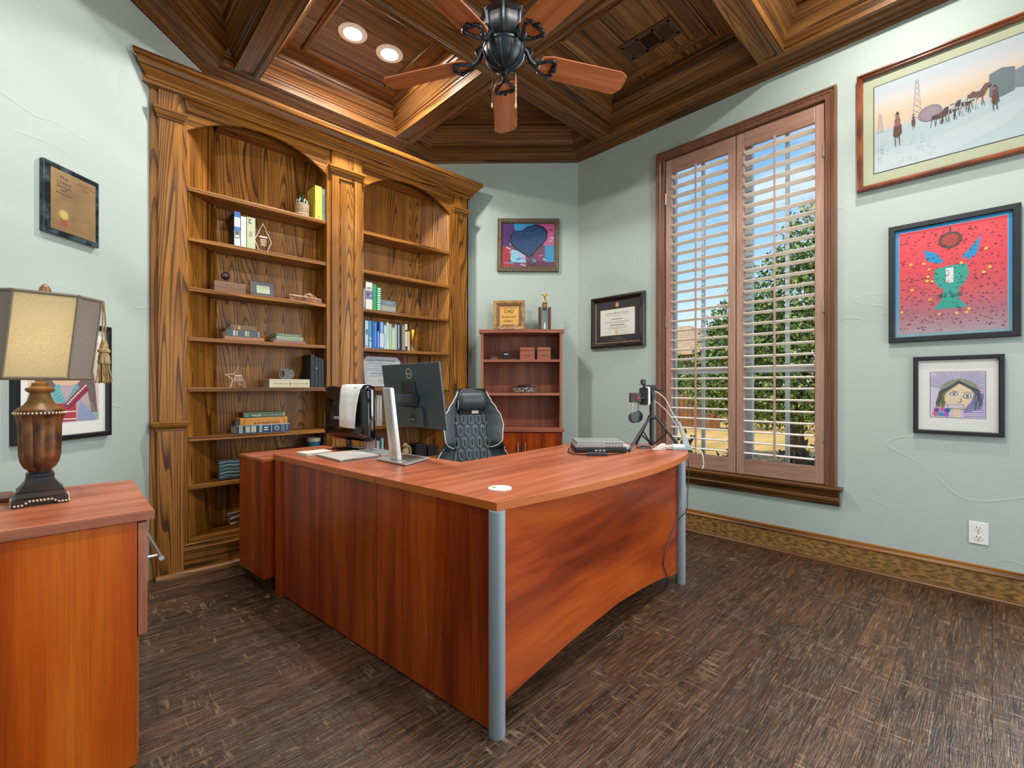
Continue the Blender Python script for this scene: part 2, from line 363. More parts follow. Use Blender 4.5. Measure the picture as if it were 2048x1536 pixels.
# ------------------------------------------------------------------ shared materials
WALL = wall_paint(); FLOOR = floor_wood()
OAKZ, OAKX, OAKY = oak('z'), oak('x', 'mid', 9.0, 11.0, 0.16), oak('y', 'mid', 9.0, 11.0, 0.16)
OAKZB = oak('z', 'mid', 26.0, 4.6, 0.3)
DKX, DKY, DKZ = oak('x', 'dark', 8.0, 10.0, 0.2), oak('y', 'dark', 8.0, 10.0, 0.2), oak('z', 'dark', 8.0, 10.0, 0.2)
BASEW = noisy('baseboard_stain', '#5c4020', '#a07a44', 60.0, 0.4, 6.0, 0.3, stretch=(0.45, 1, 1.3))
LAMZ = laminate('z', 'red'); LAMX = laminate('x', 'red'); ORZ = laminate('z', 'orange', 9.0)
TOPX, TOPY = laminate('x', 'top', 14.0, 1.0, 0.33), laminate('y', 'top', 14.0, 1.0, 0.33)  # cherry tops with the sheen painted in
PINKX, PINKZ = laminate('x', 'pink', 30.0, 1.0, 0.4), laminate('z', 'pink', 30.0, 1.0, 0.4)
EDGE = P('#a8561c', 0.4)
STEEL = P('#c9ccce', 0.28, 1.0); ALU = P('#b9bec2', 0.35, 0.9); BLACK = P('#14161a', 0.4); BLACKG = P('#0c0e12', 0.12, coat=0.5)
POST = P('#8f9ca4', 0.4, 0.2); WHITE = P('#e9ecea', 0.5); PAPER = P('#e6e8e6', 0.8); GOLD = P('#d0a440', 0.25, 1.0); INK = P('#2c2c30', 0.8)
WGLASS = glass_sheet('window_glass', rough=0.12, amount=0.12); PICGLASS = glass_sheet('picture_glass', amount=0.08)

# ------------------------------------------------------------------ room shell
H = 3.45
ROOM = [(3.45, -1.6), (3.45, 2.686), (2.456, 3.68), (0.69, 3.68), (-0.66, 2.33), (-0.66, -1.6)]
struct(MB(FLOOR).box(-0.8, 3.6, -1.75, 3.85, -0.1, 0.0).build('floor'))
def wall_seg(name, a, b, z0=0.0, z1=3.55, t=0.14, hole=None):
    a = Vector(a); b = Vector(b); L = (b - a).length; ang = math.atan2(b.y - a.y, b.x - a.x)
    m = MB(WALL)        # local x along the wall, outside is local -y
    if hole:
        h0, h1, k0, k1 = hole
        m.box(0, h0, -t, 0, z0, z1); m.box(h1, L, -t, 0, z0, z1); m.box(h0, h1, -t, 0, z0, k0); m.box(h0, h1, -t, 0, k1, z1)
    else: m.box(0, L, -t, 0, z0, z1)
    return struct(m.build(name, None, (a.x, a.y, 0), ang))
# window opening: along the right wall v from 0.70 to 1.84
wall_seg('wall_right', ROOM[0], ROOM[1], hole=(0.72 + 1.6, 1.825 + 1.6, 0.44, 2.93))
wall_seg('wall_back', ROOM[1], ROOM[2])
wall_seg('wall_bookcase', ROOM[2], ROOM[3])
wall_seg('wall_left', ROOM[3], ROOM[4])
wall_seg('wall_side', ROOM[4], ROOM[5])
wall_seg('wall_rear', ROOM[5], ROOM[0], hole=(1.0, 3.4, 0.0, 2.5))  # rear wall out of view; its opening is added for the fill lamp

# ceiling: flat panels above coffers
struct(MB(DKX).box(-0.8, 3.6, -1.75, 3.85, H, H + 0.1).build('ceiling'))
def ring_mould(poly, prof, mat):
    m = MB(mat); rs = []
    for ins, z in prof: rs.append([(x, y, z) for x, y in offset_poly(poly, ins)])
    return m.rings(rs)
LIP = offset_poly(ROOM, 0.15)
n = len(ROOM)
PROF = [(0.0, 3.198), (0.018, 3.198), (0.022, 3.21), (0.05, 3.214), (0.06, 3.224), (0.10, 3.226), (0.11, 3.236), (0.15, 3.238), (0.15, 3.46)]
for k in range(n):      # one length of cornice per wall, grain along it
    a, b = Vector(ROOM[k]), Vector(ROOM[(k + 1) % n]); ang = math.atan2(b.y - a.y, b.x - a.x)
    inv = Matrix.Rotation(-ang, 2)
    m = MB(DKX); vs = []
    for ins, z in PROF:
        o = offset_poly(ROOM, ins); p, q = inv @ (Vector(o[k]) - a), inv @ (Vector(o[(k + 1) % n]) - a)
        vs.append([(p.x, p.y, z), (q.x, q.y, z)])
    m.rings(vs, closed=False)
    struct(m.build('trim_%d' % (k + 1), None, (a.x, a.y, 0), ang))
CU, CV, W2 = [-0.33, 0.892, 2.11], [-0.32, 1.0, 2.32], 0.075
def lipx(v, hi):        # where the lip polygon cuts the line y = v
    xs = []
    for i in range(len(LIP)):
        p, q = LIP[i], LIP[(i + 1) % len(LIP)]
        if (p[1] - v) * (q[1] - v) < 0: xs.append(p[0] + (v - p[1]) / (q[1] - p[1]) * (q[0] - p[0]))
    return (max if hi else min)(xs)
def lipy(u, hi):
    ys = []
    for i in range(len(LIP)):
        p, q = LIP[i], LIP[(i + 1) % len(LIP)]
        if (p[0] - u) * (q[0] - u) < 0: ys.append(p[1] + (u - p[0]) / (q[0] - p[0]) * (q[1] - p[1]))
    return (max if hi else min)(ys)
BPROF = [(-W2, 3.46), (-W2, 3.232), (-0.046, 3.232), (-0.043, 3.238), (-0.038, 3.238), (-0.035, 3.246), (0.035, 3.246), (0.038, 3.238), (0.043, 3.238), (0.046, 3.232), (W2, 3.232), (W2, 3.46)]
bi = 10
for v in CV:
    x0, x1 = lipx(v, 0) + 0.0, lipx(v, 1)
    x0a, x0b = lipx(v - W2, 0), lipx(v + W2, 0)
    m = MB(DKX); cx = (x0 + x1) / 2
    m.rings([[(x0a - cx + (x0b - x0a) * (w + W2) / (2 * W2), w, z) for w, z in BPROF], [(x1 - cx, w, z) for w, z in BPROF]], closed=False)
    struct(m.build('trim_%d' % bi, None, (cx, v, 0))); bi += 1
vcuts = [lipy(0.9, 0)] + [q for v in CV for q in (v - W2, v + W2)] + [None]
for u in CU[1:]:
    for i in range(0, 8, 2):
        y0 = vcuts[i]; y1 = vcuts[i + 1] if vcuts[i + 1] is not None else lipy(u, 1)
        m = MB(DKY); cy = (y0 + y1) / 2
        m.rings([[(-w, y0 - cy, z) for w, z in BPROF], [(-w, y1 - cy, z) for w, z in BPROF]], closed=False)
        struct(m.build('trim_%d' % bi, None, (u, cy, 0))); bi += 1
us = [-0.51, CU[1] - W2, CU[1] + W2, CU[2] - W2, CU[2] + W2, 3.30]
vs_ = [-1.45, CV[0] - W2, CV[0] + W2, CV[1] - W2, CV[1] + W2, CV[2] - W2, CV[2] + W2, 3.53]
CELLP = [(0.004, 3.231), (0.004, 3.285), (0.010, 3.288), (0.014, 3.30), (0.022, 3.304), (0.03, 3.318), (0.055, 3.348), (0.078, 3.378), (0.084, 3.392), (0.096, 3.396), (0.10, 3.41), (0.10, 3.43), (0.125, 3.436), (0.13, 3.451)]
PANP = [(0.205, 3.451), (0.207, 3.438), (0.214, 3.434), (0.222, 3.440), (0.232, 3.432), (0.242, 3.434), (0.246, 3.443), (0.252, 3.451)]
ci = 40
for i in range(0, 6, 2):
    for j in range(0, 8, 2):
        poly = [(us[i], vs_[j]), (us[i + 1], vs_[j]), (us[i + 1], vs_[j + 1]), (us[i], vs_[j + 1])]
        nl = len(LIP)
        for k in range(nl):
            p, q = LIP[k], LIP[(k + 1) % nl]; a, b = q[1] - p[1], -(q[0] - p[0]); poly = clip(poly, a, b, a * p[0] + b * p[1] + 1e-6)
            if len(poly) < 3: break
        if len(poly) < 3: continue
        clean = [p for t, p in enumerate(poly) if (Vector(p) - Vector(poly[t - 1])).length > 0.02]
        if len(clean) < 3: continue
        A = abs(sum(clean[t - 1][0] * clean[t][1] - clean[t][0] * clean[t - 1][1] for t in range(len(clean)))) / 2
        per = sum((Vector(clean[t]) - Vector(clean[t - 1])).length for t in range(len(clean)))
        f = min(1.0, 2 * A / per / 0.26 * 0.96)
        cx, cy = sum(p[0] for p in clean) / len(clean), sum(p[1] for p in clean) / len(clean)
        loc = [(x - cx, y - cy) for x, y in clean]
        # one moulding length per side so the grain follows it
        for k in range(len(loc)):
            a, b = Vector(loc[k]), Vector(loc[(k + 1) % len(loc)]); ang = math.atan2(b.y - a.y, b.x - a.x); inv = Matrix.Rotation(-ang, 2)
            m = MB(DKX)
            for PR in ((CELLP, PANP) if A > 0.7 else (CELLP,)):
                rows = []
                for ins, z in PR:
                    o = offset_poly(loc, ins * f); p, q = inv @ (Vector(o[k]) - a), inv @ (Vector(o[(k + 1) % len(loc)]) - a)
                    rows.append([(p.x, p.y, z), (q.x, q.y, z)])
                m.rings(rows, closed=False)
            struct(m.build('trim_%d' % ci, None, (cx + a.x, cy + a.y, 0), ang)); ci += 1

# baseboards
def baseboard(name, a, b):
    a, b = Vector(a), Vector(b); L = (b - a).length; ang = math.atan2(b.y - a.y, b.x - a.x)
    o = MB(BASEW).box(0, L, 0.0, 0.016, 0.0, 0.135).build(name, None, (a.x, a.y, 0), ang); struct(o)
    cap = [(0.0, 0.135), (0.020, 0.135), (0.022, 0.142), (0.016, 0.150), (0.010, 0.155), (0.009, 0.165), (0.0, 0.170)]
    m = MB(oak('x', 'mid', 8.0, 6.0)); m.rings([[(0, y, z) for y, z in cap], [(L, y, z) for y, z in cap]], caps=True); struct(m.build('base_cap', o))
    sh = [(0.016, 0.0), (0.034, 0.0), (0.032, 0.012), (0.026, 0.020), (0.016, 0.024)]
    m = MB(DKX); m.rings([[(0, y, z) for y, z in sh], [(L, y, z) for y, z in sh]], caps=True); struct(m.build('shoe_moulding', o))
baseboard('baseboard_right', (3.45, -1.6), (3.45, 2.686))
baseboard('baseboard_back', (3.45, 2.686), (2.80, 3.336))
baseboard('baseboard_left', (0.30, 3.29), (-0.66, 2.33))

# ------------------------------------------------------------------ window with casing, sashes, sill (local x = viewer's right = -v, y into the wall)
WMAT = oak('z', 'dark', 6.0, 5.0); WSH = noisy('shutter_glare_stain_z', '#9a7868', '#ad8c7c', 6.0, 0.4, 3.0, 0.0, stretch=(12, 12, 0.6)); WHX = noisy('shutter_glare_stain_x', '#937060', '#a58272', 6.0, 0.4, 3.0, 0.0, stretch=(0.6, 12, 12))  # shutter stain lightened: outdoor glare is put into its colour
WCS = noisy('casing_stain', '#64402e', '#7a5240', 6.0, 0.4, 3.0, 0.0, stretch=(12, 12, 0.6))
SASH = P('#b9c3c6', 0.5)
W0 = 1.2725        # window centre v
hw = 0.605
win = struct(MB(WMAT).build('window_1', None, (3.45, W0, 0), -PI / 2))
def casing_ring(x0, x1, z0, z1, prof, sides):
    """prof: (inset, y) stepping inward, sides subset of LTR"""
    m = MB(WCS)
    for s_ in sides:
        rows = []
        for ins, y in prof:
            if s_ == 'L': rows.append([(x0 + ins, y, z0), (x0 + ins, y, z1 - ins)])
            if s_ == 'R': rows.append([(x1 - ins, y, z0), (x1 - ins, y, z1 - ins)])
            if s_ == 'T': rows.append([(x0 + ins, y, z1 - ins), (x1 - ins, y, z1 - ins)])
        m.rings(rows, closed=False)
    return m
CP = [(0.0, 0.0), (0.0, -0.030), (0.006, -0.034), (0.012, -0.034), (0.016, -0.026), (0.028, -0.024), (0.034, -0.018), (0.048, -0.016), (0.052, -0.022), (0.060, -0.022), (0.064, -0.012), (0.066, 0.06)]
struct(casing_ring(-hw, hw, 0.475, 2.97, CP, 'LTR').build('casing', win))
m = MB(DKX)
stool = [(0.05, 0.462), (-0.062, 0.462), (-0.070, 0.468), (-0.070, 0.477), (-0.062, 0.484), (0.05, 0.484)]
m.rings([[(-hw - 0.03, y, z) for y, z in stool], [(hw + 0.03, y, z) for y, z in stool]], caps=True)
apron = [(0.0, 0.462), (-0.052, 0.462), (-0.050, 0.448), (-0.038, 0.436), (-0.036, 0.424), (-0.044, 0.414), (-0.040, 0.398), (-0.024, 0.388), (-0.022, 0.374), (-0.012, 0.364), (0.0, 0.362)]
m.rings([[(-hw - 0.012, y, z) for y, z in apron], [(hw + 0.012, y, z) for y, z in apron]], caps=True)
struct(m.build('sill', win))
# outer sashes (pale grey), two lights side by side, meeting rail at 1.23
m = MB(SASH)
for sx in (-1, 1):
    a, b = (-0.545, -0.035) if sx < 0 else (0.035, 0.545)
    m.box(a, a + 0.045, 0.085, 0.125, 0.45, 2.92); m.box(b - 0.045, b, 0.085, 0.125, 0.45, 2.92)
    m.box(a, b, 0.085, 0.125, 0.45, 0.52); m.box(a, b, 0.085, 0.125, 2.86, 2.92); m.box(a, b, 0.075, 0.125, 1.205, 1.258)
    c = (a + b) / 2 + 0.01; m.box(c - 0.011, c + 0.011, 0.092, 0.118, 0.52, 2.86)
m.box(-0.035, 0.035, 0.075, 0.135, 0.45, 2.92)
struct(m.build('sash', win))
for sx in (-1, 1):
    a, b = (-0.50, -0.08) if sx < 0 else (0.08, 0.50)
    struct(MB(WGLASS).box(a, b, 0.104, 0.107, 0.52, 2.86).build('pane', win))

# plantation shutters: two hinged panels
def shutter(x0, x1, label, hinge_x):
    t = thing('plantation_shutter', label, 'shutter', (3.45, W0, 0), -PI / 2, 'hinged window shutters')
    st = 0.052
    y0, y1 = -0.002, 0.028
    for a, b, nm in ((x0, x0 + st, 'stile'), (x1 - st, x1, 'stile')):
        MB(WSH).box(a, b, y0, y1, 0.487, 2.902).build(nm, t, bevel=0.003)
    MB(WHX).box(x0 + st, x1 - st, y0, y1, 2.795, 2.902).build('top_rail', t, bevel=0.003)
    MB(WHX).box(x0 + st, x1 - st, y0, y1, 0.487, 0.597).build('bottom_rail', t, bevel=0.003)
    nL = 29; z0, z1 = 0.60, 2.792
    LM = P('#f0eae0', 0.45)  # near-white: outside light on the louvres is put into the colour
    half = 0.034; th = 0.0075
    prof = []
    for i in range(12):
        a = 2 * PI * i / 12; prof.append((half * math.cos(a), th * math.sin(a)))
    proto = None
    for i in range(nL):
        z = z0 + (i + 0.5) * (z1 - z0) / nL
        if proto is None:
            m = MB(LM); c, s_ = math.cos(rad(-3)), math.sin(rad(-3))
            pr = [(y * c - q * s_, y * s_ + q * c) for y, q in prof]
            m.rings([[(x0 + st + 0.003, y, q) for y, q in pr], [(x1 - st - 0.003, y, q) for y, q in pr]], caps=True)
            proto = m.build('louver', t, (0, 0.013, z), smooth=True)
        else:
            o = proto.copy(); COL.objects.link(o); o.parent = t; o.location = (0, 0.013, z)
    xc = (x0 + x1) / 2 - 0.012
    MB(P('#a98f84', 0.45)).box(xc - 0.006, xc + 0.006, -0.031, -0.021, 0.63, 2.79).build('tilt_rod', t, bevel=0.002)
    for z in (2.60, 1.62, 0.80):
        MB(P('#b49a90', 0.35, 0.6)).box(hinge_x - 0.006, hinge_x + 0.006, -0.008, -0.002, z - 0.045, z + 0.045).build('hinge', t, bevel=0.002)
shutter(-0.537, -0.003, 'left wooden louvred shutter panel of the window, nearer the tripod', -0.532)
shutter(0.003, 0.537, 'right wooden louvred shutter panel of the window, in front of the big tree', 0.532)

# ------------------------------------------------------------------ outside
GZ = -0.25
LAWN = noisy('dry_lawn', '#b08a3c', '#dcb46a', 0.9, 0.9, 6.0, 0.2, stretch=(0.5, 1.2, 1))
struct(MB(LAWN).box(3.62, 60, -45, 45, GZ - 0.1, GZ).build('lawn'))
LEAFA = [P('#4c6a28', 0.7), P('#6c863a', 0.7), P('#34501f', 0.7), P('#8e9c4c', 0.7)]
def leaf_cloud(name, blobs, count, size, mats, parent, seed, stuff=True):
    rnd = random.Random(seed); m = MB()
    tot = sum(b[3] for b in blobs)
    for (cx, cy, cz, w, rx, rz) in blobs:
        for _ in range(int(count * w / tot)):
            while True:
                x, y, z = rnd.uniform(-1, 1), rnd.uniform(-1, 1), rnd.uniform(-1, 1); q = x * x + y * y + z * z
                if 0.35 < q <= 1: break
            k = rnd.uniform(0.82, 1.05)
            p = Vector((cx + x * rx * k, cy + y * rx * k, cz + z * rz * k))
            d = Vector((rnd.gauss(0, 1), rnd.gauss(0, 1), rnd.gauss(0, 0.7))).normalized(); e = d.orthogonal().normalized()
            e = (Matrix.Rotation(rnd.uniform(0, 6.28), 3, d) @ e); s_ = size * rnd.uniform(0.6, 1.3); g = d.cross(e)
            m.add([p - e * s_ * 0.5, p + g * s_ * 0.26 + d * s_ * 0.06, p + e * s_ * 0.5, p - g * s_ * 0.26 + d * s_ * 0.06], [(0, 1, 2, 3)], rnd.choice(mats))
    m.flat = True
    o = m.build(name, parent)
    return o
BARK = noisy('bark', '#3a2c20', '#5d4a38', 14.0, 0.9, 4.0, 0.6, stretch=(1, 1, 0.2))
tr = thing('evergreen_tree', 'large glossy green tree outside the window, behind the right shutter', 'tree', (9.2, 2.35, GZ))
blobs = [(0, 0, 1.75, 2.6, 1.75, 1.2), (0.1, -0.2, 2.7, 2.0, 1.45, 1.2), (0.1, -0.5, 3.7, 0.9, 0.95, 0.95), (-0.1, 0.9, 1.55, 1.2, 1.1, 0.95), (-0.2, 0.7, 2.3, 0.9, 0.9, 0.8), (0.2, -1.2, 2.1, 1.4, 1.2, 1.3), (0.2, -0.9, 4.3, 0.25, 0.5, 0.55), (0.0, 1.5, 1.3, 0.35, 0.6, 0.5), (-0.2, -1.4, 3.2, 0.7, 0.8, 0.9)]
leaf_cloud('foliage', blobs, 38000, 0.085, LEAFA, tr, 3)
m = MB(BARK); m.tube([(0, 0, 0), (0.03, 0.02, 1.0), (0.05, -0.15, 2.2), (0.1, -0.4, 3.6)], 0.13, 10, smooth=4, taper=0.03)
m.build('trunk', tr, smooth=True)
m = MB(BARK)
for q in ((0.9, 0.4, 1.9), (-0.6, -0.8, 2.3), (0.1, 1.1, 1.9), (0.2, -1.2, 3.0)): m.tube([(0.02, 0, 0.9), (q[0] * 0.5, q[1] * 0.5, q[2] * 0.75), q], 0.06, 7, smooth=3, taper=0.015)
m.build('branches', tr, smooth=True)
def shrub(lbl, x, y, h, r, n_, seed, mats, group=None):
    t = thing('garden_shrub', lbl, 'shrub', (x, y, GZ), 0, group)
    leaf_cloud('foliage', [(0, 0, h * 0.62, 1, r, h * 0.42)], n_, 0.075, mats, t, seed)
    m = MB(BARK); rnd = random.Random(seed)
    for k in range(6): m.tube([(0, 0, 0), (rnd.uniform(-r, r) * 0.4, rnd.uniform(-r, r) * 0.4, h * 0.4), (rnd.uniform(-r, r) * 0.7, rnd.uniform(-r, r) * 0.7, h * 0.9)], 0.008, 5, smooth=2)
    m.build('stems', t)
SHM = [P('#5a4a30', 0.6), P('#6b7a3c', 0.5), P('#3c4a22', 0.5), P('#8a6a4a', 0.6)]
shrub('low leafy shrub outside under the left shutter', 4.30, 2.20, 0.98, 0.30, 230, 5, SHM)
shrub('low leafy shrub outside between the two shutter panels', 4.35, 1.60, 0.80, 0.24, 200, 6, SHM)
shrub('low leafy shrub outside under the right shutter, taller sprigs', 4.25, 1.02, 0.94, 0.26, 240, 8, SHM)
# hedge and house far away
t = thing('hedge', 'dark green hedge across the lawn beneath the big tree', 'hedge', (16.0, 3.2, GZ))
leaf_cloud('foliage', [(0, k * 0.9, 0.65, 1, 0.75, 0.62) for k in range(-3, 4)], 3600, 0.14, LEAFA, t, 12)
hs = thing('neighbour_house', 'brick house with tan hipped roof across the lawn, behind the left shutter', 'house', (22.0, 13.0, GZ))
BRK = noisy('brown_brick', '#5b4536', '#7a6150', 5.0, 0.9, 4.0)
MB(BRK).box(0, 9, -4.2, 8, 0, 3.0).build('wall', hs)
m = MB(noisy('tan_shingle', '#9a7d5c', '#b89a74', 6.0, 0.9, 3.0))
m.add([(-0.4, -4.6, 2.95), (9.4, -4.6, 2.95), (9.4, 8.4, 2.95), (-0.4, 8.4, 2.95), (4.5, -0.6, 5.0), (4.5, 4.4, 5.0)], [(0, 1, 4), (1, 2, 5, 4), (2, 3, 5), (3, 0, 4, 5), (0, 3, 2, 1)])
m.build('roof', hs)
for y in (-3.2, -0.4, 2.6):
    f = MB(P('#d8d2c4', 0.6)).box(-0.05, 0.02, y - 0.55, y + 0.55, 0.9, 2.3).build('window', hs); MB(P('#2c3440', 0.1)).box(-0.07, -0.05, y - 0.45, y + 0.45, 1.0, 2.2).build('pane', f)
fe = thing('wooden_fence', 'brown wooden board fence at the far side of the lawn', 'fence', (15.2, 7.6, GZ))
FEN = noisy('fence_board', '#6d4426', '#8c5c36', 10.0, 0.85, 3.0, stretch=(1, 1, 0.15))
m = MB(FEN)
for k in range(28): m.box(-0.012, 0.012, -1.5 + k * 0.152, -1.5 + k * 0.152 + 0.142, 0.03, 1.10)
m.build('boards', fe)
for z in (0.25, 0.9): MB(FEN).box(0.012, 0.06, -1.5, 2.75, z, z + 0.09).build('rail', fe)
for k in range(3): MB(FEN).box(0.06, 0.15, -1.4 + k * 1.95, -1.31 + k * 1.95, 0, 1.1).build('post', fe)
bt = thing('young_tree', 'small round tree in front of the brick house across the lawn', 'tree', (17.5, 9.0, GZ))
leaf_cloud('foliage', [(0, 0, 2.0, 1, 0.85, 0.8), (0.2, -0.5, 1.6, 0.6, 0.6, 0.6)], 1500, 0.15, LEAFA, bt, 22)
m = MB(BARK); m.tube([(0, 0, 0), (0, 0, 1.8)], 0.06, 8); m.build('trunk', bt)

# ------------------------------------------------------------------ built-in bookcase (local x = u - 1.5, y = v - 3.31)
BC = thing('bookcase', 'tall built-in brown oak bookcase with two arched bays and a crown', 'bookcase', (1.5, 3.31, 0))
def U(u): return u - 1.5
def V(v): return v - 3.31
MB(OAKZB).box(U(0.60), U(2.43), V(3.545), V(3.56), 0.0, 2.88).build('back_panel', BC)
m = MB(OAKZ)
m.prism([(U(0.525), V(3.35)), (U(0.725), V(3.55)), (U(0.705), V(3.55)), (U(0.505), V(3.35))], 0.02, 2.80); m.build('side_panel', BC)
m = MB(OAKZ); m.prism([(U(2.455), V(3.35)), (U(2.475), V(3.35)), (U(2.275), V(3.55)), (U(2.255), V(3.55))], 0.02, 2.80); m.build('side_panel', BC)
m = MB(OAKZ); m.prism([(U(2.640), V(3.33)), (U(2.655), V(3.33)), (U(2.455), V(3.55)), (U(2.44), V(3.55))], 0.0, 2.85); m.build('outer_panel', BC)
MB(OAKZ).box(U(1.362), U(1.380), V(3.35), V(3.545), 0.02, 2.80).build('divider', BC)
MB(OAKZ).box(U(1.622), U(1.640), V(3.35), V(3.545), 0.02, 2.80).build('divider', BC)
for a, b in ((0.347, 0.525), (1.359, 1.640), (2.454, 2.655)):
    MB(OAKZ).box(U(a), U(b), V(3.33), V(3.352), 0.0, 2.85).build('stile', BC, bevel=0.002)
def pilaster(a, b, panel):
    if panel:
        p0, p1 = a + 0.052, b - 0.055
        m = MB(OAKZ); m.box(U(a), U(p0), V(3.31), V(3.335), 0.90, 2.82).box(U(p1), U(b), V(3.31), V(3.335), 0.90, 2.82)
        m.box(U(p0), U(p1), V(3.31), V(3.335), 2.625, 2.82).box(U(p0), U(p1), V(3.31), V(3.335), 0.90, 0.97)
        o = m.build('pilaster', BC, bevel=0.002)
        m = MB(OAKZB); q = 0.014
        rs = []
        for i_, y in ((0, 3.312), (0.004, 3.324), (q, 3.326), (q + 0.004, 3.318)):
            rs.append([(U(p0 + i_), V(y), 0.97 + i_), (U(p1 - i_), V(y), 0.97 + i_), (U(p1 - i_), V(y), 2.625 - i_), (U(p0 + i_), V(y), 2.625 - i_)])
        m.rings(rs); m.box(U(p0 + q + .004), U(p1 - q - .004), V(3.318), V(3.33), 0.97 + q + .004, 2.625 - q - .004)
        m.build('inset_panel', o)
    else:
        o = MB(OAKZB).box(U(a), U(b), V(3.31), V(3.335), 0.90, 2.82).build('pilaster', BC, bevel=0.002)
    MB(OAKZ).box(U(a - 0.006), U(b + 0.006), V(3.298), V(3.335), 0.0, 0.855).build('lower_pilaster', BC, bevel=0.003)
    for nm, z, prof in (('u', 2.648, [(0.0, 0.0), (0.006, 0.004), (0.008, 0.016), (0.018, 0.030), (0.018, 0.040), (0.024, 0.044), (0.024, 0.056), (0.0, 0.058)]),
                        ('l', 0.848, [(0.010, 0.0), (0.016, 0.004), (0.016, 0.014), (0.022, 0.020), (0.034, 0.036), (0.036, 0.050), (0.030, 0.054), (0.010, 0.056)])):
        m = MB(OAKX); rs = []
        for d, h in prof: rs.append([(U(a - d), V(3.335), z + h), (U(a - d), V(3.31 - d), z + h), (U(b + d), V(3.31 - d), z + h), (U(b + d), V(3.335), z + h)])
        m.rings(rs, closed=False)
        m.add([(U(a), V(3.335), z), (U(a), V(3.31), z), (U(b), V(3.31), z), (U(b), V(3.335), z)], [(0, 1, 2, 3)])
        m.build('capital' if nm == 'u' else 'dado_moulding', BC)
pilaster(0.383, 0.497, False); pilaster(1.388, 1.615, True); pilaster(2.486, 2.628, False)
def arch(a, b):
    N = 28; sp, rise = 2.632, 0.15
    pts = [(U(a), 2.84), (U(a), sp)]
    w = (b - a) / 2; Rr = (w * w + rise * rise) / (2 * rise)
    for i in range(1, N):
        x = -w + 2 * w * i / N; pts.append((U((a + b) / 2 + x), sp + math.sqrt(Rr * Rr - x * x) - (Rr - rise)))
    pts += [(U(b), sp), (U(b), 2.84)]
    m = MB(OAKX); top = [p for p in pts]
    # quads between the arch line and the top edge
    lo = pts[1:-1]; vs = []; fs = []
    for x, z in lo: vs += [(x, V(3.332), z), (x, V(3.332), 2.84), (x, V(3.352), z), (x, V(3.352), 2.84)]
    for i in range(len(lo) - 1):
        p, q = i * 4, i * 4 + 4; fs += [(p, q, q + 1, p + 1), (p + 2, p + 3, q + 3, q + 2), (p, p + 2, q + 2, q), (p + 1, q + 1, q + 3, p + 3)]
    m.add(vs, fs); m.build('arch', BC)
arch(0.525, 1.362); arch(1.640, 2.454)
prof = [(0.0, 2.812), (0.010, 2.814), (0.012, 2.826), (0.008, 2.830), (0.010, 2.838), (0.022, 2.842), (0.024, 2.854), (0.040, 2.870), (0.060, 2.890), (0.070, 2.912), (0.074, 2.917), (0.086, 2.920), (0.090, 2.946), (0.090, 2.950)]
m = MB(OAKX); rs = []
for p, z in prof:
    rs.append([(U(0.347 - p * 0.95), V(3.31 - p), z), (U(2.655 + p), V(3.31 - p), z)])
m.rings(rs, closed=False); rs = []
m.box(U(0.30), U(2.655), V(3.30), V(3.335), 2.812, 2.935)
m.build('crown', BC)
m = MB(OAKY); rs = []
for p, z in prof: rs.append([(U(2.655 + p), V(3.31 - p), z), (U(2.655 + p), V(6.11 - 2.655 - p), z)])
m.rings(rs, closed=False); m.build('crown_return', BC)
m = MB(OAKX); m.prism([(U(0.30), V(3.23)), (U(2.735), V(3.23)), (U(2.735), V(3.36)), (U(2.45), V(3.62)), (U(0.70), V(3.62))], 2.930, 2.946); m.build('top_board', BC)
for a, b, nm in ((0.55, 1.362, 0), (1.64, 2.43, 0)):
    MB(OAKX).box(U(a + 0.16), U(b - (0.0 if b < 2 else 0.14)), V(3.44), V(3.545), 2.775, 2.87).build('inner_soffit', BC)
SH = [2.305, 2.005, 1.705, 1.405, 1.10, 0.80, 0.51]
for z in SH + [0.19]:
    MB(OAKX).prism([(U(0.53), V(3.342)), (U(1.361), V(3.342)), (U(1.361), V(3.543)), (U(0.731), V(3.543))], z - 0.025, z).build('shelf', BC, bevel=0.002)
    MB(OAKX).prism([(U(1.641), V(3.342)), (U(2.449), V(3.342)), (U(2.248), V(3.543)), (U(1.641), V(3.543))], z - 0.025, z).build('shelf', BC, bevel=0.002)
for z in SH[:4]:
    MB(STEEL).ball((U(0.70), V(3.505), z - 0.031), 0.005, 8, 6).build('shelf_pin', BC)
for a, b in ((0.503, 1.382), (1.621, 2.48)):
    m = MB(OAKX); m.box(U(a), U(b), V(3.322), V(3.345), 0.0, 0.165); m.box(U(a), U(b), V(3.312), V(3.345), 0.128, 0.142)
    m.build('plinth', BC, bevel=0.003)
m = MB(oak('x', 'light')); m.rings([[(U(0.37), V(y), z) for y, z in ((3.30, 0), (3.272, 0), (3.274, .012), (3.284, .022), (3.30, .024))], [(U(2.66), V(y), z) for y, z in ((3.30, 0), (3.272, 0), (3.274, .012), (3.284, .022), (3.30, .024))]], caps=True)
m.build('shoe_moulding', BC)

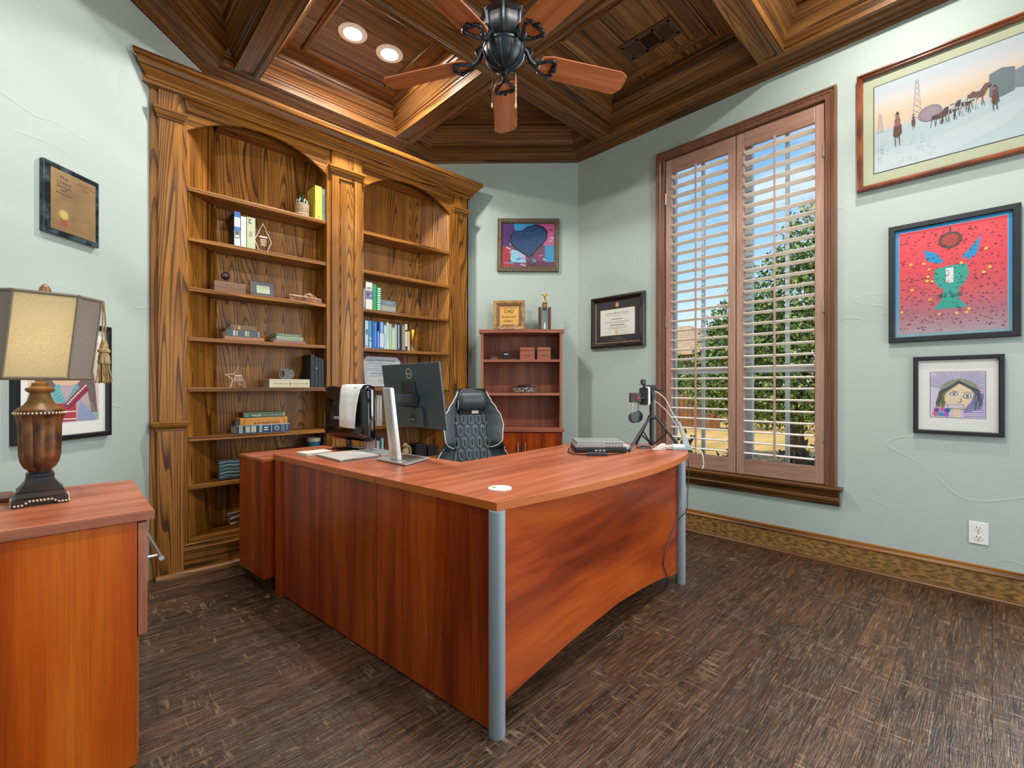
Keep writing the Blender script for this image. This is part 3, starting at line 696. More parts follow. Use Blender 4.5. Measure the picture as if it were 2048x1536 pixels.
# ------------------------------------------------------------------ books
PAGES = noisy('page_edges', '#b9b3a2', '#d8d3c4', 400.0, 0.9, 2.0, stretch=(1, 1, 0.02))
PAGESG = noisy('grey_page_edges', '#8b8b88', '#a8a8a4', 400.0, 0.9, 2.0)
def book_up(label, u0, u1, h, z, col, vf=3.36, dp=0.15, group=None, prints=(), lean=0.0, pages=None, name='book', cat='book'):
    w = u1 - u0; mat = col if not isinstance(col, str) else P(col, 0.5)
    t = thing(name, label, cat, ((u0 + u1) / 2, vf + dp / 2, z), 0, group, rot=(0, lean, 0))
    x = w / 2; y = dp / 2; b = min(0.003, w * 0.18)
    m = MB(mat); m.box(-x, -x + b, -y, y, 0, h).box(x - b, x, -y, y, 0, h).box(-x + b, x - b, -y, -y + b, 0, h)
    c = m.build('cover', t, bevel=min(0.0015, b * 0.45), seg=1)
    MB(pages or PAGES).box(-x + b, x - b, -y + b, y - 0.004, 0.003, h - 0.004).build('pages', t)
    if prints:
        a = Art(-y - 0.0002)
        for pr in prints:
            a.layer()
            k = pr[0]
            if k == 'r': a.rect(-x + w * pr[1], h * pr[2], -x + w * pr[3], h * pr[4], P(pr[5], 0.6))
            if k == 'e': a.ell(-x + w * pr[1], h * pr[2], w * pr[3], w * pr[4], P(pr[5], 0.6))
            if k == 't': a.text(pr[1], 0.0 + w * pr[4], h * pr[2], w * pr[3], P(pr[5], 0.6), 'l', rot=-PI / 2)
        a.build('spine_print', c)
    return t
def book_flat(label, u0, u1, th, z, col, vf=3.36, dp=0.14, group=None, prints=(), pages=None, rz=0.0):
    w = u1 - u0; mat = P(col, 0.5)
    t = thing('book', label, 'book', ((u0 + u1) / 2, vf + dp / 2, z), rz, group)
    x = w / 2; y = dp / 2; b = min(0.003, th * 0.2)
    m = MB(mat); m.box(-x, x, -y, y, 0, b).box(-x, x, -y, y, th - b, th).box(-x, x, -y, -y + b, b, th - b)
    c = m.build('cover', t, bevel=min(0.0015, b * 0.45), seg=1)
    MB(pages or PAGES).box(-x + 0.004, x - 0.004, -y + b, y - 0.005, b, th - b).build('pages', t)
    if prints:
        a = Art(-y - 0.0002)
        for pr in prints:
            a.layer(); k = pr[0]
            if k == 'r': a.rect(-x + w * pr[1], th * pr[2], -x + w * pr[3], th * pr[4], P(pr[5], 0.6))
            if k == 't': a.text(pr[1], -x + w * pr[2], th * pr[3], th * pr[4], P(pr[5], 0.6), 'c', width=w * pr[6], bold=(len(pr) > 7))
            if k == 'e': a.ell(-x + w * pr[1], th * pr[2], th * pr[3], th * pr[4], P(pr[5], 0.6))
        a.build('spine_print', c)
    return t
# left bay, first shelf
book_up('thick yellow book beside the potted succulent on the highest left shelf', 1.287, 1.335, 0.242, 2.305, '#c9bd4a', prints=[('r', .3, .05, .75, .12, '#8f9a4a')])
book_up('grey-green book at the end of the highest left shelf, right of the yellow book', 1.336, 1.360, 0.232, 2.305, '#7f9a82', prints=[('r', .3, .2, .6, .8, '#5f7a64')])
pl = thing('potted_succulent', 'small dark succulent in a ribbed beige pot beside the yellow book', 'plant', (1.212, 3.405, 2.305))
POT = noisy('woven_pot', '#8f7a66', '#b09a84', 90.0, 0.8, 2.0, 0.3)
m = MB(POT); m.lathe([(0.0, 0.0), (0.044, 0.0), (0.046, 0.004), (0.046, 0.010), (0.044, 0.013), (0.047, 0.016), (0.047, 0.024), (0.045, 0.027), (0.046, 0.030), (0.0465, 0.092), (0.043, 0.094), (0.042, 0.080), (0.0, 0.078)], seg=28); m.build('pot', pl, smooth=True)
m = MB(P('#2b2118', 0.9)); m.lathe([(0, 0.079), (0.041, 0.079), (0.0, 0.083)], seg=20); m.build('soil', pl)
m = MB(P('#16351f', 0.4)); rnd = random.Random(4)
for k in range(14):
    a = k * 2.4; r_ = 0.010 + 0.024 * (k / 14); h = 0.165 - 0.06 * (k / 14)
    m.tube([(0.006 * math.cos(a), 0.006 * math.sin(a), 0.08), (r_ * math.cos(a), r_ * math.sin(a), (0.08 + h) / 2), (r_ * 1.2 * math.cos(a), r_ * 1.2 * math.sin(a), h)], 0.008, 6, smooth=3, taper=0.002)
m.build('leaves', pl, smooth=True)
m = MB(P('#c9c4ba', 0.6))
for k in range(6):
    a = 0.6 + k * 1.05; m.tube([(0.02 * math.cos(a), 0.02 * math.sin(a), 0.08), (0.034 * math.cos(a), 0.034 * math.sin(a), 0.105), (0.03 * math.cos(a + .3), 0.03 * math.sin(a + .3), 0.128)], 0.004, 6, smooth=3)
m.build('pale_shoots', pl, smooth=True)
# second shelf
book_up('tall dark book with blue and white spine on the second left shelf', 0.778, 0.812, 0.222, 2.005, '#14171f', prints=[('r', 0, .0, 1, 1, '#c5d0e0'), ('r', 0, .84, 1, 1, '#2c62a8'), ('r', 0, .45, 1, .56, '#3a6eb0'), ('r', .1, .24, .9, .45, '#5a6068'), ('r', .15, .26, .8, .32, '#c9ccc0')])
book_up('white book beside the blue and white spined book, second left shelf', 0.816, 0.846, 0.200, 2.005, '#d9dcda', prints=[('r', .25, .66, .75, .9, '#c3c7c9'), ('r', .35, .45, .65, .62, '#c9cccc')])
book_up('pale green book touching the glass diamond award', 0.850, 0.900, 0.204, 2.005, '#b4bc9c', prints=[('r', .22, .8, .75, .95, '#4a5a5c'), ('e', .5, .875, .14, .14, '#c9cfb0'), ('r', .3, .40, .5, .56, '#8a9478'), ('r', .58, .42, .66, .54, '#8a9478')])
ACR = glass_sheet('acrylic', (0.93, 0.90, 0.86), 0.03, 0.3); GLINT = P('#f2dcc4', 0.2)  # pale colour painted along the glass edges as their glint
aw = thing('diamond_award', 'clear diamond-shaped glass award beside the pale green book', 'award', (0.955, 3.40, 2.005))
dm = [(-0.020, 0.0), (0.022, 0.0), (0.052, 0.075), (0.0, 0.193), (-0.050, 0.075)]
MB(ACR).prism_xz(dm, -0.008, 0.008).build('glass_plate', aw)
m = MB(GLINT)
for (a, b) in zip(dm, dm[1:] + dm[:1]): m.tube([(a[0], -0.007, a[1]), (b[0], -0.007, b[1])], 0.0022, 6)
m.build('painted_glint', aw)
a = Art(-0.0085)
for k, (w_, z_) in enumerate(((0.05, .098), (0.035, .082), (0.042, .070), (0.03, .058), (0.034, .046))): a.rect(-w_ / 2 + .002, z_, w_ / 2 + .002, z_ + (0.010 if k == 0 else 0.005), P('#d8c8b8', 0.5))
a.build('engraving', aw)
# third shelf: slatted box with globe, plaque, rustic tray
bxm = noisy('slatted_box', '#5f3a26', '#a37a60', 5.0, 0.5, 2.0, stretch=(1, 1, 90))
bx = thing('wooden_box', 'low slatted wooden box carrying the small globe, third left shelf', 'box', (0.757, 3.43, 1.705))
m = MB(bxm); 
for k in range(6): m.box(-0.088, 0.088, -0.07, 0.07, k * 0.0105, k * 0.0105 + 0.009)
m.build('slats', bx); MB(P('#4a2c1c', 0.6)).box(-0.084, 0.084, -0.066, 0.066, 0.0, 0.0615).build('core', bx)
gl = thing('globe_ornament', 'tiny dark purple globe on a stand on top of the slatted box', 'ornament', (0.742, 3.42, 1.768))
m = MB(P('#6f6258', 0.5)); m.lathe([(0, 0), (0.018, 0), (0.016, 0.006), (0.005, 0.010), (0.005, 0.022), (0, 0.022)], seg=16); m.build('stand', gl, smooth=True)
m = MB(noisy('globe_enamel', '#2a1420', '#6a4a58', 40.0, 0.2)); m.ball((0, 0, 0.048), 0.026); m.build('sphere', gl, smooth=True)
m = MB(P('#8a7868', 0.3, 0.8)); m.tube([(0.030 * math.cos(q), 0, 0.048 + 0.030 * math.sin(q)) for q in [rad(-100 + i * 14) for i in range(16)]], 0.002, 6); m.tube([(-0.012, 0, 0.074), (-0.016, 0, 0.084)], 0.002, 6); m.build('meridian', gl)
pq = thing('award_plaque', 'small black framed plaque with pale green card, third left shelf', 'plaque', (0.955, 3.40, 1.705), 0, None, rot=(rad(-8), 0, 0))
m = MB(P('#4a1f1a', 0.4)); m.box(-0.078, 0.078, -0.006, 0.006, 0.0, 0.108); m.build('frame', pq, bevel=0.002)
a = Art(-0.0065); a.rect(-0.070, 0.006, 0.070, 0.100, P('#41444c', 0.4)); a.layer(); a.rect(-0.036, 0.026, 0.044, 0.078, P('#b4bfa8', 0.6)); a.layer()
for k in range(5): a.rect(-0.026, 0.034 + k * 0.008, 0.034, 0.036 + k * 0.008, P('#93a08c', 0.7))
a.build('card', pq)
ry = thing('rustic_wood_carving', 'small rustic carved log tray with twigs at the end of the third left shelf', 'ornament', (1.225, 3.42, 1.705))
m = MB(noisy('rustic_wood', '#5a2f20', '#b07a5a', 22.0, 0.7, 4.0, 0.5)); m.box(-0.115, 0.115, -0.05, 0.05, 0, 0.030); m.build('base', ry, bevel=0.006)
m = MB(noisy('rustic_twig', '#7a5a44', '#c9a888', 40.0, 0.7, 3.0))
m.tube([(-0.11, -0.045, 0.036), (0.0, -0.05, 0.033), (0.11, -0.045, 0.028)], 0.007, 6, smooth=4); m.tube([(0.0, -0.02, 0.034), (0.03, -0.04, 0.062), (0.10, 0.0, 0.040)], 0.006, 6, smooth=4); m.tube([(-0.02, -0.05, 0.03), (0.02, -0.05, 0.055), (0.06, -0.045, 0.03)], 0.005, 6, smooth=4)
m.build('twigs', ry, smooth=True)
# fourth shelf
book_flat('tan thin book at the bottom of the left stack on the fourth left shelf', 0.723, 0.955, 0.022, 1.405, '#9a6a4c')
book_flat('slate blue old book in the middle of the left stack, fourth left shelf', 0.733, 0.928, 0.042, 1.427, '#454f59', prints=[('r', .2, .1, .26, .9, '#b9b8a8'), ('r', .29, .1, .33, .9, '#a8a898'), ('r', .55, .1, .6, .9, '#b9b8a8'), ('r', .62, .1, .66, .9, '#a0a094'), ('r', .94, .1, .97, .9, '#a8a898')])
book_flat('worn brown book on top of the left stack, fourth left shelf', 0.757, 0.908, 0.030, 1.469, '#6a5238', prints=[('r', .15, .1, .19, .9, '#9a8460'), ('r', .28, .1, .36, .9, '#b09a74')])
book_flat('mauve thin book at the bottom of the right stack, fourth left shelf', 1.012, 1.222, 0.016, 1.405, '#8a5f58')
book_flat('sage green book in the middle of the right stack, fourth left shelf', 1.027, 1.205, 0.028, 1.421, '#7f9078', prints=[('r', .0, .75, 1, .95, '#a9b49c')])
book_flat('thin dark green book on top of the right stack, fourth left shelf', 1.027, 1.197, 0.018, 1.449, '#4f6a50', prints=[('r', .1, .3, .85, .6, '#8aa084')])
# fifth shelf
st = thing('star_award', 'clear star-shaped glass award on the fifth left shelf', 'award', (0.808, 3.40, 1.10), 0, None)
pts = []
for k in range(10):
    r_ = 0.074 if k % 2 == 0 else 0.034; q = PI / 2 + k * PI / 5; pts.append((r_ * math.cos(q), 0.0605 + r_ * math.sin(q)))
MB(ACR).prism_xz(pts, -0.009, 0.009).build('glass_plate', st)
m = MB(GLINT)
for k in (1, 2, 3, 5, 6, 0): m.tube([(pts[k][0], -0.008, pts[k][1]), (pts[(k + 1) % 10][0], -0.008, pts[(k + 1) % 10][1])], 0.0020 if k in (1, 2, 3) else 0.0009, 6)  # painted glint is heavier on the left edges
m.build('painted_glint', st)
a = Art(-0.0095)
a.rect(-0.02, 0.072, 0.02, 0.080, P('#e0cdb8', 0.5))
for k in range(3): a.rect(-0.026, 0.060 - k * 0.009, 0.028, 0.063 - k * 0.009, P('#d8c4b0', 0.5))
a.build('engraving', st)
book_flat('thick cream book under the grey stone ring, fifth left shelf', 0.985, 1.250, 0.056, 1.10, '#cfcaac', dp=0.15, pages=PAGESG, prints=[('r', .08, .42, .46, .54, '#a4a286'), ('r', .54, .42, .86, .54, '#a4a286'), ('r', .08, .14, .94, .17, '#a8a68a'), ('r', .08, .84, .94, .87, '#a8a68a'), ('r', .49, .3, .51, .7, '#4a4a44'), ('e', .92, .5, .09, .09, '#5a5a48')])
sr = thing('stone_ring', 'speckled grey stone ring ornament lying on the cream book', 'ornament', (1.108, 3.42, 1.156))
SPK = noisy('speckled_stone', '#3c3c40', '#8a8a8e', 160.0, 0.6, 2.0, 0.3)
m = MB(SPK); o_ = []
for k in range(40):
    q = 2 * PI * k / 40; o_.append((0.052 * math.copysign(abs(math.cos(q)) ** 0.75, math.cos(q)), 0.037 + 0.037 * math.copysign(abs(math.sin(q)) ** 0.8, math.sin(q))))
inn = [(-0.030 + 0.016 * math.cos(2 * PI * k / 40), 0.036 + 0.024 * math.sin(2 * PI * k / 40)) for k in range(40)]
m.rings([[(x, -0.018, z) for x, z in inn], [(x, -0.018, z) for x, z in o_], [(x, 0.018, z) for x, z in o_], [(x, 0.018, z) for x, z in inn], [(x, -0.018, z) for x, z in inn]])
m.build('ring', sr, bevel=0.003)
for k, (a_, b_, h, l_) in enumerate(((1.256, 1.283, 0.236, 'thick black binder standing nearest the cream book'), (1.286, 1.308, 0.222, 'dark navy binder, second from the cream book'), (1.310, 1.330, 0.214, 'dark navy binder, third from the cream book'), (1.332, 1.352, 0.208, 'dark navy binder at the far end beside the divider'))):
    book_up(l_ + ', fifth left shelf', a_, b_, h, 1.10, '#10151d' if k == 0 else '#18222e', dp=0.155, pages=P('#0d1117', 0.7), prints=[('r', .25, .60, .8, .64, '#8b95a0')] if k == 1 else [('r', .9, .02, .99, .98, '#36424e')], name='binder', cat='binder')
# sixth shelf
book_flat('thick blue leather book with gold bands at the bottom of the lowest stack', 0.787, 1.112, 0.055, 0.80, '#173f66', dp=0.15, prints=[('r', .0, .92, 1, .99, '#c9d2d8'), ('r', .06, .1, .08, .9, '#c9c8b4'), ('r', .09, .1, .115, .9, '#c9c8b4'), ('r', .17, .12, .36, .86, '#b4bcae'), ('r', .25, .12, .27, .86, '#26486a'), ('r', .42, .1, .47, .9, '#9aa8a4'), ('r', .51, .56, .58, .70, '#d0d4c4'), ('r', .51, .30, .58, .44, '#d0d4c4'), ('r', .64, .1, .65, .9, '#c9c8b4'), ('e', .75, .5, .26, .26, '#c4c8b4'), ('e', .75, .5, .17, .17, '#173f66'), ('r', .84, .1, .85, .9, '#c9c8b4'), ('r', .88, .1, .89, .9, '#c9c8b4'), ('r', .93, .2, .95, .9, '#8fa0a8')])
book_flat('orange-yellow book between the blue and the green books, sixth left shelf', 0.812, 1.100, 0.046, 0.855, '#cf8f3a', dp=0.15, pages=PAGESG, prints=[('t', 'APPLIED MERGERS', .55, .55, .28, '#b06a1e', .48), ('t', '& ACQUISITIONS', .55, .12, .36, '#4a2a10', .55, 1), ('r', .06, .1, .10, .9, '#b9772c'), ('r', .90, .3, .95, .7, '#a8702a')])
book_flat('dark green book on top of the orange-yellow one, sixth left shelf', 0.830, 1.083, 0.034, 0.901, '#3f5f46', dp=0.13, pages=P('#5a3a2c', 0.8), prints=[('t', 'WALDEN', .30, .3, .5, '#c9d4bc', .24, 1), ('t', 'AND OTHER WRITINGS', .70, .32, .36, '#b4c4ac', .48), ('r', .03, .15, .12, .85, '#6d8a6c'), ('r', .95, .2, .99, .8, '#a9b49a')])
# seventh shelf
pf = thing('picture_frame', 'small black framed teal landscape picture standing on the seventh left shelf', 'picture', (0.775, 3.40, 0.51), 0, None, rot=(rad(-10), 0, 0))
m = MB(P('#1c2426', 0.4)); m.box(-0.078, 0.078, -0.008, 0.008, 0, 0.13); m.build('frame', pf, bevel=0.002)
a = Art(-0.0085); a.rect(-0.069, 0.009, 0.069, 0.121, P('#3c5a5c', 0.35)); a.layer()
for k in range(9):
    z = 0.018 + k * 0.011; a.poly([(-0.066, z), (-0.02, z + 0.008), (0.02, z + 0.002), (0.066, z + 0.006), (0.066, z + 0.010), (0.02, z + 0.006), (-0.02, z + 0.012), (-0.066, z + 0.004)], P(('#8fb0b0', '#20383c', '#b4cccc', '#2f5054')[k % 4], 0.4))
a.build('artwork', pf)
mg = thing('teal_mug', 'teal mug with pale rim at the end of the seventh left shelf, behind the desk', 'mug', (1.305, 3.43, 0.51))
m = MB(P('#1f5c70', 0.35)); m.lathe([(0, 0), (0.042, 0), (0.045, 0.01), (0.047, 0.20), (0.044, 0.202), (0.042, 0.19), (0.04, 0.02), (0, 0.015)], seg=28); m.build('body', mg, smooth=True)
m = MB(P('#b9b4a4', 0.5)); m.lathe([(0.0425, 0.2), (0.048, 0.2), (0.048, 0.226), (0.0425, 0.226)], seg=28); m.build('rim', mg, smooth=True)
bb = thing('storage_box', 'dark brown box with a red edge beside the teal mug, seventh left shelf', 'box', (1.16, 3.42, 0.51))
MB(P('#2c1a12', 0.6)).box(-0.085, 0.085, -0.07, 0.07, 0, 0.15).build('body', bb, bevel=0.003); MB(P('#6a1c16', 0.5)).box(-0.088, 0.088, -0.073, 0.073, 0.15, 0.165).build('lid', bb, bevel=0.002)

# right bay: third shelf
z = 1.705
book_up('thin grey-blue book first on the third right shelf', 1.650, 1.670, 0.165, z, '#6a7684', prints=[('r', .2, .1, .8, .9, '#a8b0b8')])
book_up('tall white book with a purple picture on the spine, third right shelf', 1.673, 1.727, 0.214, z, '#ddd8cc', prints=[('r', .0, .38, 1, .68, '#6c6a94'), ('e', .35, .55, .2, .2, '#3c3c6a'), ('e', .7, .5, .2, .25, '#9a98bc'), ('r', .2, .74, .8, .82, '#9c98a4')])
book_up('plain green book between the white book and the striped book', 1.731, 1.762, 0.206, z, '#2f9468')
book_up('green and white striped book leaning left of the clear photo block', 1.766, 1.800, 0.184, z, '#0f9a5c', prints=[('r', .1, .05 + k * .095, .85, .10 + k * .095, '#d0ecd8') for k in range(10)])
ph = thing('photo_block', 'clear acrylic block with a grey seascape photo, third right shelf', 'photo', (1.885, 3.40, z))
MB(ACR).box(-0.078, 0.078, -0.010, 0.010, 0, 0.102).build('block', ph, bevel=0.001)
a = Art(-0.0105); a.rect(-0.074, 0.004, 0.066, 0.096, P('#7d8b90', 0.4)); a.layer()
for k, c in enumerate(('#9aa39a', '#aaa68c', '#8f988c', '#6c7c88', '#5c7088', '#6a7e94')): a.rect(-0.070, 0.020 + k * 0.012, 0.062, 0.030 + k * 0.012, P(c, 0.5))
a.layer(); a.rect(-0.030, 0.074, 0.030, 0.077, P('#b9c4cc', 0.5))
a.build('photo', ph)
# right bay: fourth shelf, one row of books
z = 1.405
ROW = [(1.664, 1.692, .212, '#a8c4d4', 'pale blue book with a dark emblem, first of the row', [('e', .5, .62, .35, .5, '#2f6a94'), ('r', .1, .5, .9, .54, '#24506c'), ('e', .45, .06, .2, .2, '#26323c')]),
       (1.696, 1.719, .214, '#3f92b4', 'mid blue book with pale bands, second of the row', [('r', .1, .32, .9, .34, '#cfe0e8'), ('r', .1, .36, .9, .38, '#cfe0e8'), ('r', .1, .02, .9, .25, '#9cc8d8')]),
       (1.723, 1.764, .212, '#1c5cb0', 'wide royal blue book in the row of books', [('r', .55, .05, .75, .95, '#5a98dc')]),
       (1.767, 1.785, .140, '#3a80d0', 'short bright blue book next to the wide royal blue one', [('r', .4, .1, .6, .9, '#a4ccf0')]),
       (1.789, 1.822, .214, '#4a86c0', 'blue book with a big white lower half', [('r', .0, .06, 1, .58, '#c4cce0'), ('r', .4, .6, .6, .98, '#d0e0f0')]),
       (1.826, 1.845, .190, '#b4d4e0', 'pale aqua book after the white-bottomed book', [('r', .2, .1, .5, .6, '#6aa8e0')]),
       (1.848, 1.868, .214, '#c9d4d0', 'tall silver-white book left of the grey leaning one', [('r', .4, .3, .6, .9, '#9fb0b0')]),
       (1.871, 1.892, .204, '#b0b8b0', 'light grey book with green foot', [('r', .0, .0, 1, .2, '#a8c47c')]),
       (1.895, 1.922, .178, '#a9c8ac', 'short mint green book', [('r', .2, .1, .8, .9, '#bcd8bc')]),
       (1.926, 1.938, .206, '#c8ccc8', 'very thin pale book between the mint and the navy', []),
       (1.942, 1.968, .212, '#24405c', 'navy book with a white dotted centre line', [('r', .4, .05, .65, .95, '#d4d8d8')]),
       (1.972, 1.986, .208, '#262a2c', 'thin black book left of the taupe one', []),
       (1.988, 2.012, .196, '#8a8474', 'taupe book near the right end of the row', [('r', .3, .1, .7, .9, '#a09a88')]),
       (2.016, 2.036, .218, '#d8d2b4', 'tall cream book with a navy foot', [('r', .0, .0, 1, .16, '#1c2c54'), ('r', .0, .72, 1, .78, '#3a3424')]),
       (2.040, 2.060, .160, '#c4b49c', 'short tan book beside the gold cup', [])]
for a_, b_, h, c, l_, pr in ROW: book_up(l_ + ', fourth right shelf', a_, b_, h, z, c, group=None, prints=pr, vf=3.355)
tp = thing('trophy_cup', 'slender gold trophy cup at the end of the row of books', 'trophy', (2.105, 3.40, z))
m = MB(P('#7a6a3c', 0.5)); m.lathe([(0, 0), (0.030, 0), (0.030, 0.012), (0.022, 0.018), (0.010, 0.030), (0, 0.031)], seg=20); m.build('base', tp, smooth=True)
m = MB(GOLD); m.lathe([(0.005, 0.03), (0.006, 0.045), (0.016, 0.075), (0.028, 0.115), (0.035, 0.160), (0.037, 0.178), (0.034, 0.178), (0.030, 0.150), (0.014, 0.08), (0.0, 0.06)], seg=24); m.build('cup', tp, smooth=True)
for s_ in (-1, 1):
    m = MB(GOLD); m.tube([(s_ * 0.034, 0, 0.165), (s_ * 0.050, 0, 0.150), (s_ * 0.044, 0, 0.110), (s_ * 0.020, 0, 0.080)], 0.003, 6, smooth=4); m.build('handle', tp, smooth=True)
# fifth: diploma in a maroon folder
z = 1.10
dp = thing('diploma_folder', 'diploma in an open maroon folder on the fifth right shelf', 'diploma', (1.865, 3.42, z), 0, None, rot=(rad(-7), 0, 0))
MB(P('#5c1230', 0.6)).box(-0.215, 0.180, -0.004, 0.006, 0, 0.262).build('folder', dp, bevel=0.002)
a = Art(-0.0045); c = 0.03; x0, x1, z0, z1 = -0.172, 0.155, 0.008, 0.250
a.poly([(x0 + c, z0), (x1 - c, z0), (x1, z0 + c), (x1, z1 - c), (x1 - c, z1), (x0 + c, z1), (x0, z1 - c), (x0, z0 + c)], P('#c9ced4', 0.7)); a.layer()
a.text('Southern Methodist University', -0.02, 0.212, 0.026, P('#5a5f68', 0.8), width=0.25)
for k, (w_, z_) in enumerate(((.22, .194), (.08, .182), (.14, .166), (.24, .148), (.24, .138), (.10, .128), (.20, .112), (.10, .098), (.22, .088), (.07, .062), (.08, .052), (.06, .034))): a.rect(-0.02 - w_ / 2, z_, -0.02 + w_ / 2, z_ + 0.004, P('#8b9098' if k != 6 else '#4a4e56', 0.8))
a.build('certificate', dp)
# sixth: books partly behind the monitor
z = 0.80
for a_, b_, h, c, l_ in ((1.652, 1.672, .225, '#cfcfc6', 'pale book first on the sixth right shelf, behind the draped monitor'), (1.676, 1.694, .240, '#8a2f3c', 'dark red book on the sixth right shelf'), (1.697, 1.717, .225, '#1e2c2e', 'near-black book on the sixth right shelf'), (1.720, 1.733, .245, '#d4cdc0', 'thin off-white book on the sixth right shelf'), (1.737, 1.760, .222, '#a48650', 'mustard brown book on the sixth right shelf'), (1.764, 1.782, .240, '#b9b4a6', 'beige book on the sixth right shelf, right of the mustard one'), (1.786, 1.806, .238, '#a4b8d4', 'pale blue book at the right end of the sixth right shelf')):
    book_up(l_, a_, b_, h, z, c, vf=3.355, prints=[('r', .3, .2, .6, .9, '#e0dccf' if c != '#d4cdc0' else '#9a9488')])
# seventh
z = 0.51
for k in range(9):
    u = 1.648 + k * 0.0125; c = ('#c98f3c', '#b4a294', '#8a6a60', '#c4b4a8', '#9a8078', '#bda79a', '#a89084', '#c9bcb0', '#957468')[k]
    book_up(('tan', 'grey-pink', 'brown', 'pale', 'dusty rose', 'sand', 'taupe', 'cream', 'rust')[k] + ' magazine in the row below the draped monitor, low right shelf', u, u + 0.0105, 0.21 - 0.004 * (k % 3), z, c, vf=3.36, dp=0.13, group='magazines on the low right shelf', name='magazine', cat='magazine')
book_up('white ring folder on the low right shelf behind the draped monitor', 1.766, 1.786, 0.17, z, '#dcdad4', prints=[('e', .5, .3, .35, .35, '#3a3a3a')], name='binder', cat='binder')
book_up('teal and white folder on the low right shelf behind the draped monitor', 1.790, 1.822, 0.19, z, '#2f7c8a', prints=[('r', .5, .0, 1, 1, '#c4d4d8')], name='binder', cat='binder')
fg = thing('figurine', 'small cream animal figurine on the low right shelf behind the monitor', 'figurine', (2.045, 3.40, z))
CRM = P('#b9a886', 0.6)
m = MB(CRM); m.ball((0, 0, 0.050), 0.032, sc=(1, 0.8, 1.3)); m.ball((-0.008, -0.004, 0.108), 0.026, sc=(1, 0.9, 0.9)); m.ball((0.012, 0, 0.010), 0.03, sc=(1.2, 1.0, 0.4)); m.build('body', fg, smooth=True)
m = MB(P('#c9bda0', 0.6)); m.tube([(0.028 + 0.024 * math.cos(q), 0, 0.055 + 0.042 * math.sin(q)) for q in [rad(-130 + 26 * i) for i in range(11)]], 0.006, 8, smooth=2); m.build('arm', fg, smooth=True)
m = MB(P('#3a3024', 0.5)); m.ball((-0.024, -0.006, 0.130), 0.010); m.ball((0.010, -0.006, 0.132), 0.010); m.ball((-0.014, -0.027, 0.108), 0.005); m.build('ears', fg, smooth=True)
for u, w_, h, l_ in ((2.17, 0.10, 0.115, 'black storage box beside the cream figurine on the low right shelf'), (2.285, 0.10, 0.085, 'low black box at the right end of the low right shelf')):
    t = thing('storage_box', l_, 'box', (u, 3.40, z)); MB(P('#101114', 0.5)).box(-w_ / 2, w_ / 2, -0.05, 0.05, 0, h - 0.015).build('body', t, bevel=0.003); MB(P('#17191d', 0.5)).box(-w_ / 2 - 0.003, w_ / 2 + 0.003, -0.053, 0.053, h - 0.015, h).build('lid', t, bevel=0.002)

# ------------------------------------------------------------------ desk group
DA = rad(5.8); DO = (0.972, 1.078)
dk = thing('executive_desk', 'large cherry bow-front desk with grey corner posts in the middle of the room', 'desk', (DO[0], DO[1], 0), DA)
arc = []
fr = [(0, 0), (0.33, -0.065), (0.61, -0.098), (0.89, -0.118), (1.20, -0.110), (1.40, -0.085), (1.50, -0.066)]
for i in range(len(fr) - 1):
    p0, p1, p2, p3 = (Vector(fr[max(i - 1, 0)]), Vector(fr[i]), Vector(fr[i + 1]), Vector(fr[min(i + 2, len(fr) - 1)]))
    for k in range(6):
        t = k / 6; q = 0.5 * ((2 * p1) + (p2 - p0) * t + (2 * p0 - 5 * p1 + 4 * p2 - p3) * t * t + (3 * p1 - p0 - 3 * p2 + p3) * t ** 3); arc.append((q.x, q.y))
arc.append(fr[-1])
top = arc + [(1.60, -0.03), (1.69, 0.03), (1.71, 0.10), (1.71, 0.66), (0.0, 0.66)]
top = [(max(x, 0.0), y) for x, y in top]
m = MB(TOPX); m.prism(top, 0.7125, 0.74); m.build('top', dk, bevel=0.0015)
m = MB(EDGE); e2 = top[:len(arc) + 3]
vs = []; fs = []
for i, (x, y) in enumerate(e2):
    a = Vector(e2[max(i - 1, 0)]); b = Vector(e2[min(i + 1, len(e2) - 1)]); t = (b - a).normalized(); nx, ny = t.y, -t.x
    vs += [(x + nx * .0012, y + ny * .0012, 0.713), (x + nx * .0012, y + ny * .0012, 0.7395), (x, y, 0.713), (x, y, 0.7395)]
for i in range(len(e2) - 1):
    p, q = 4 * i, 4 * i + 4; fs += [(p, q, q + 1, p + 1), (p + 1, q + 1, q + 3, p + 3), (p, p + 2, q + 2, q)]
m.add(vs, fs); m.box(-0.0012, 0.0, 0.0, 0.655, 0.713, 0.7395); m.build('front_edge', dk)
MB(LAMZ).box(0.006, 0.024, 0.03, 0.655, 0.008, 0.7125).build('side_panel', dk, bevel=0.001)
bot = [(0.03, 0.100), (0.25, 0.118), (0.40, 0.128), (0.565, 0.135), (0.81, 0.140), (1.04, 0.124), (1.28, 0.098), (1.44, 0.066), (1.505, 0.058)]
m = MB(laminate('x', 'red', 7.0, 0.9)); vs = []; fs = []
for x, z in bot: vs += [(x, -0.002, z), (x, -0.002, 0.7125), (x, 0.016, z), (x, 0.016, 0.7125)]
for i in range(len(bot) - 1):
    p, q = 4 * i, 4 * i + 4; fs += [(p, q, q + 1, p + 1), (p + 2, p + 3, q + 3, q + 2), (p, p + 2, q + 2, q)]
fs += [(0, 1, 3, 2), (4 * len(bot) - 4, 4 * len(bot) - 2, 4 * len(bot) - 1, 4 * len(bot) - 3)]
m.add(vs, fs); m.build('modesty_panel', dk)
MB(LAMZ).box(1.50, 1.518, 0.03, 0.62, 0.05, 0.7125).build('side_panel', dk, bevel=0.001)
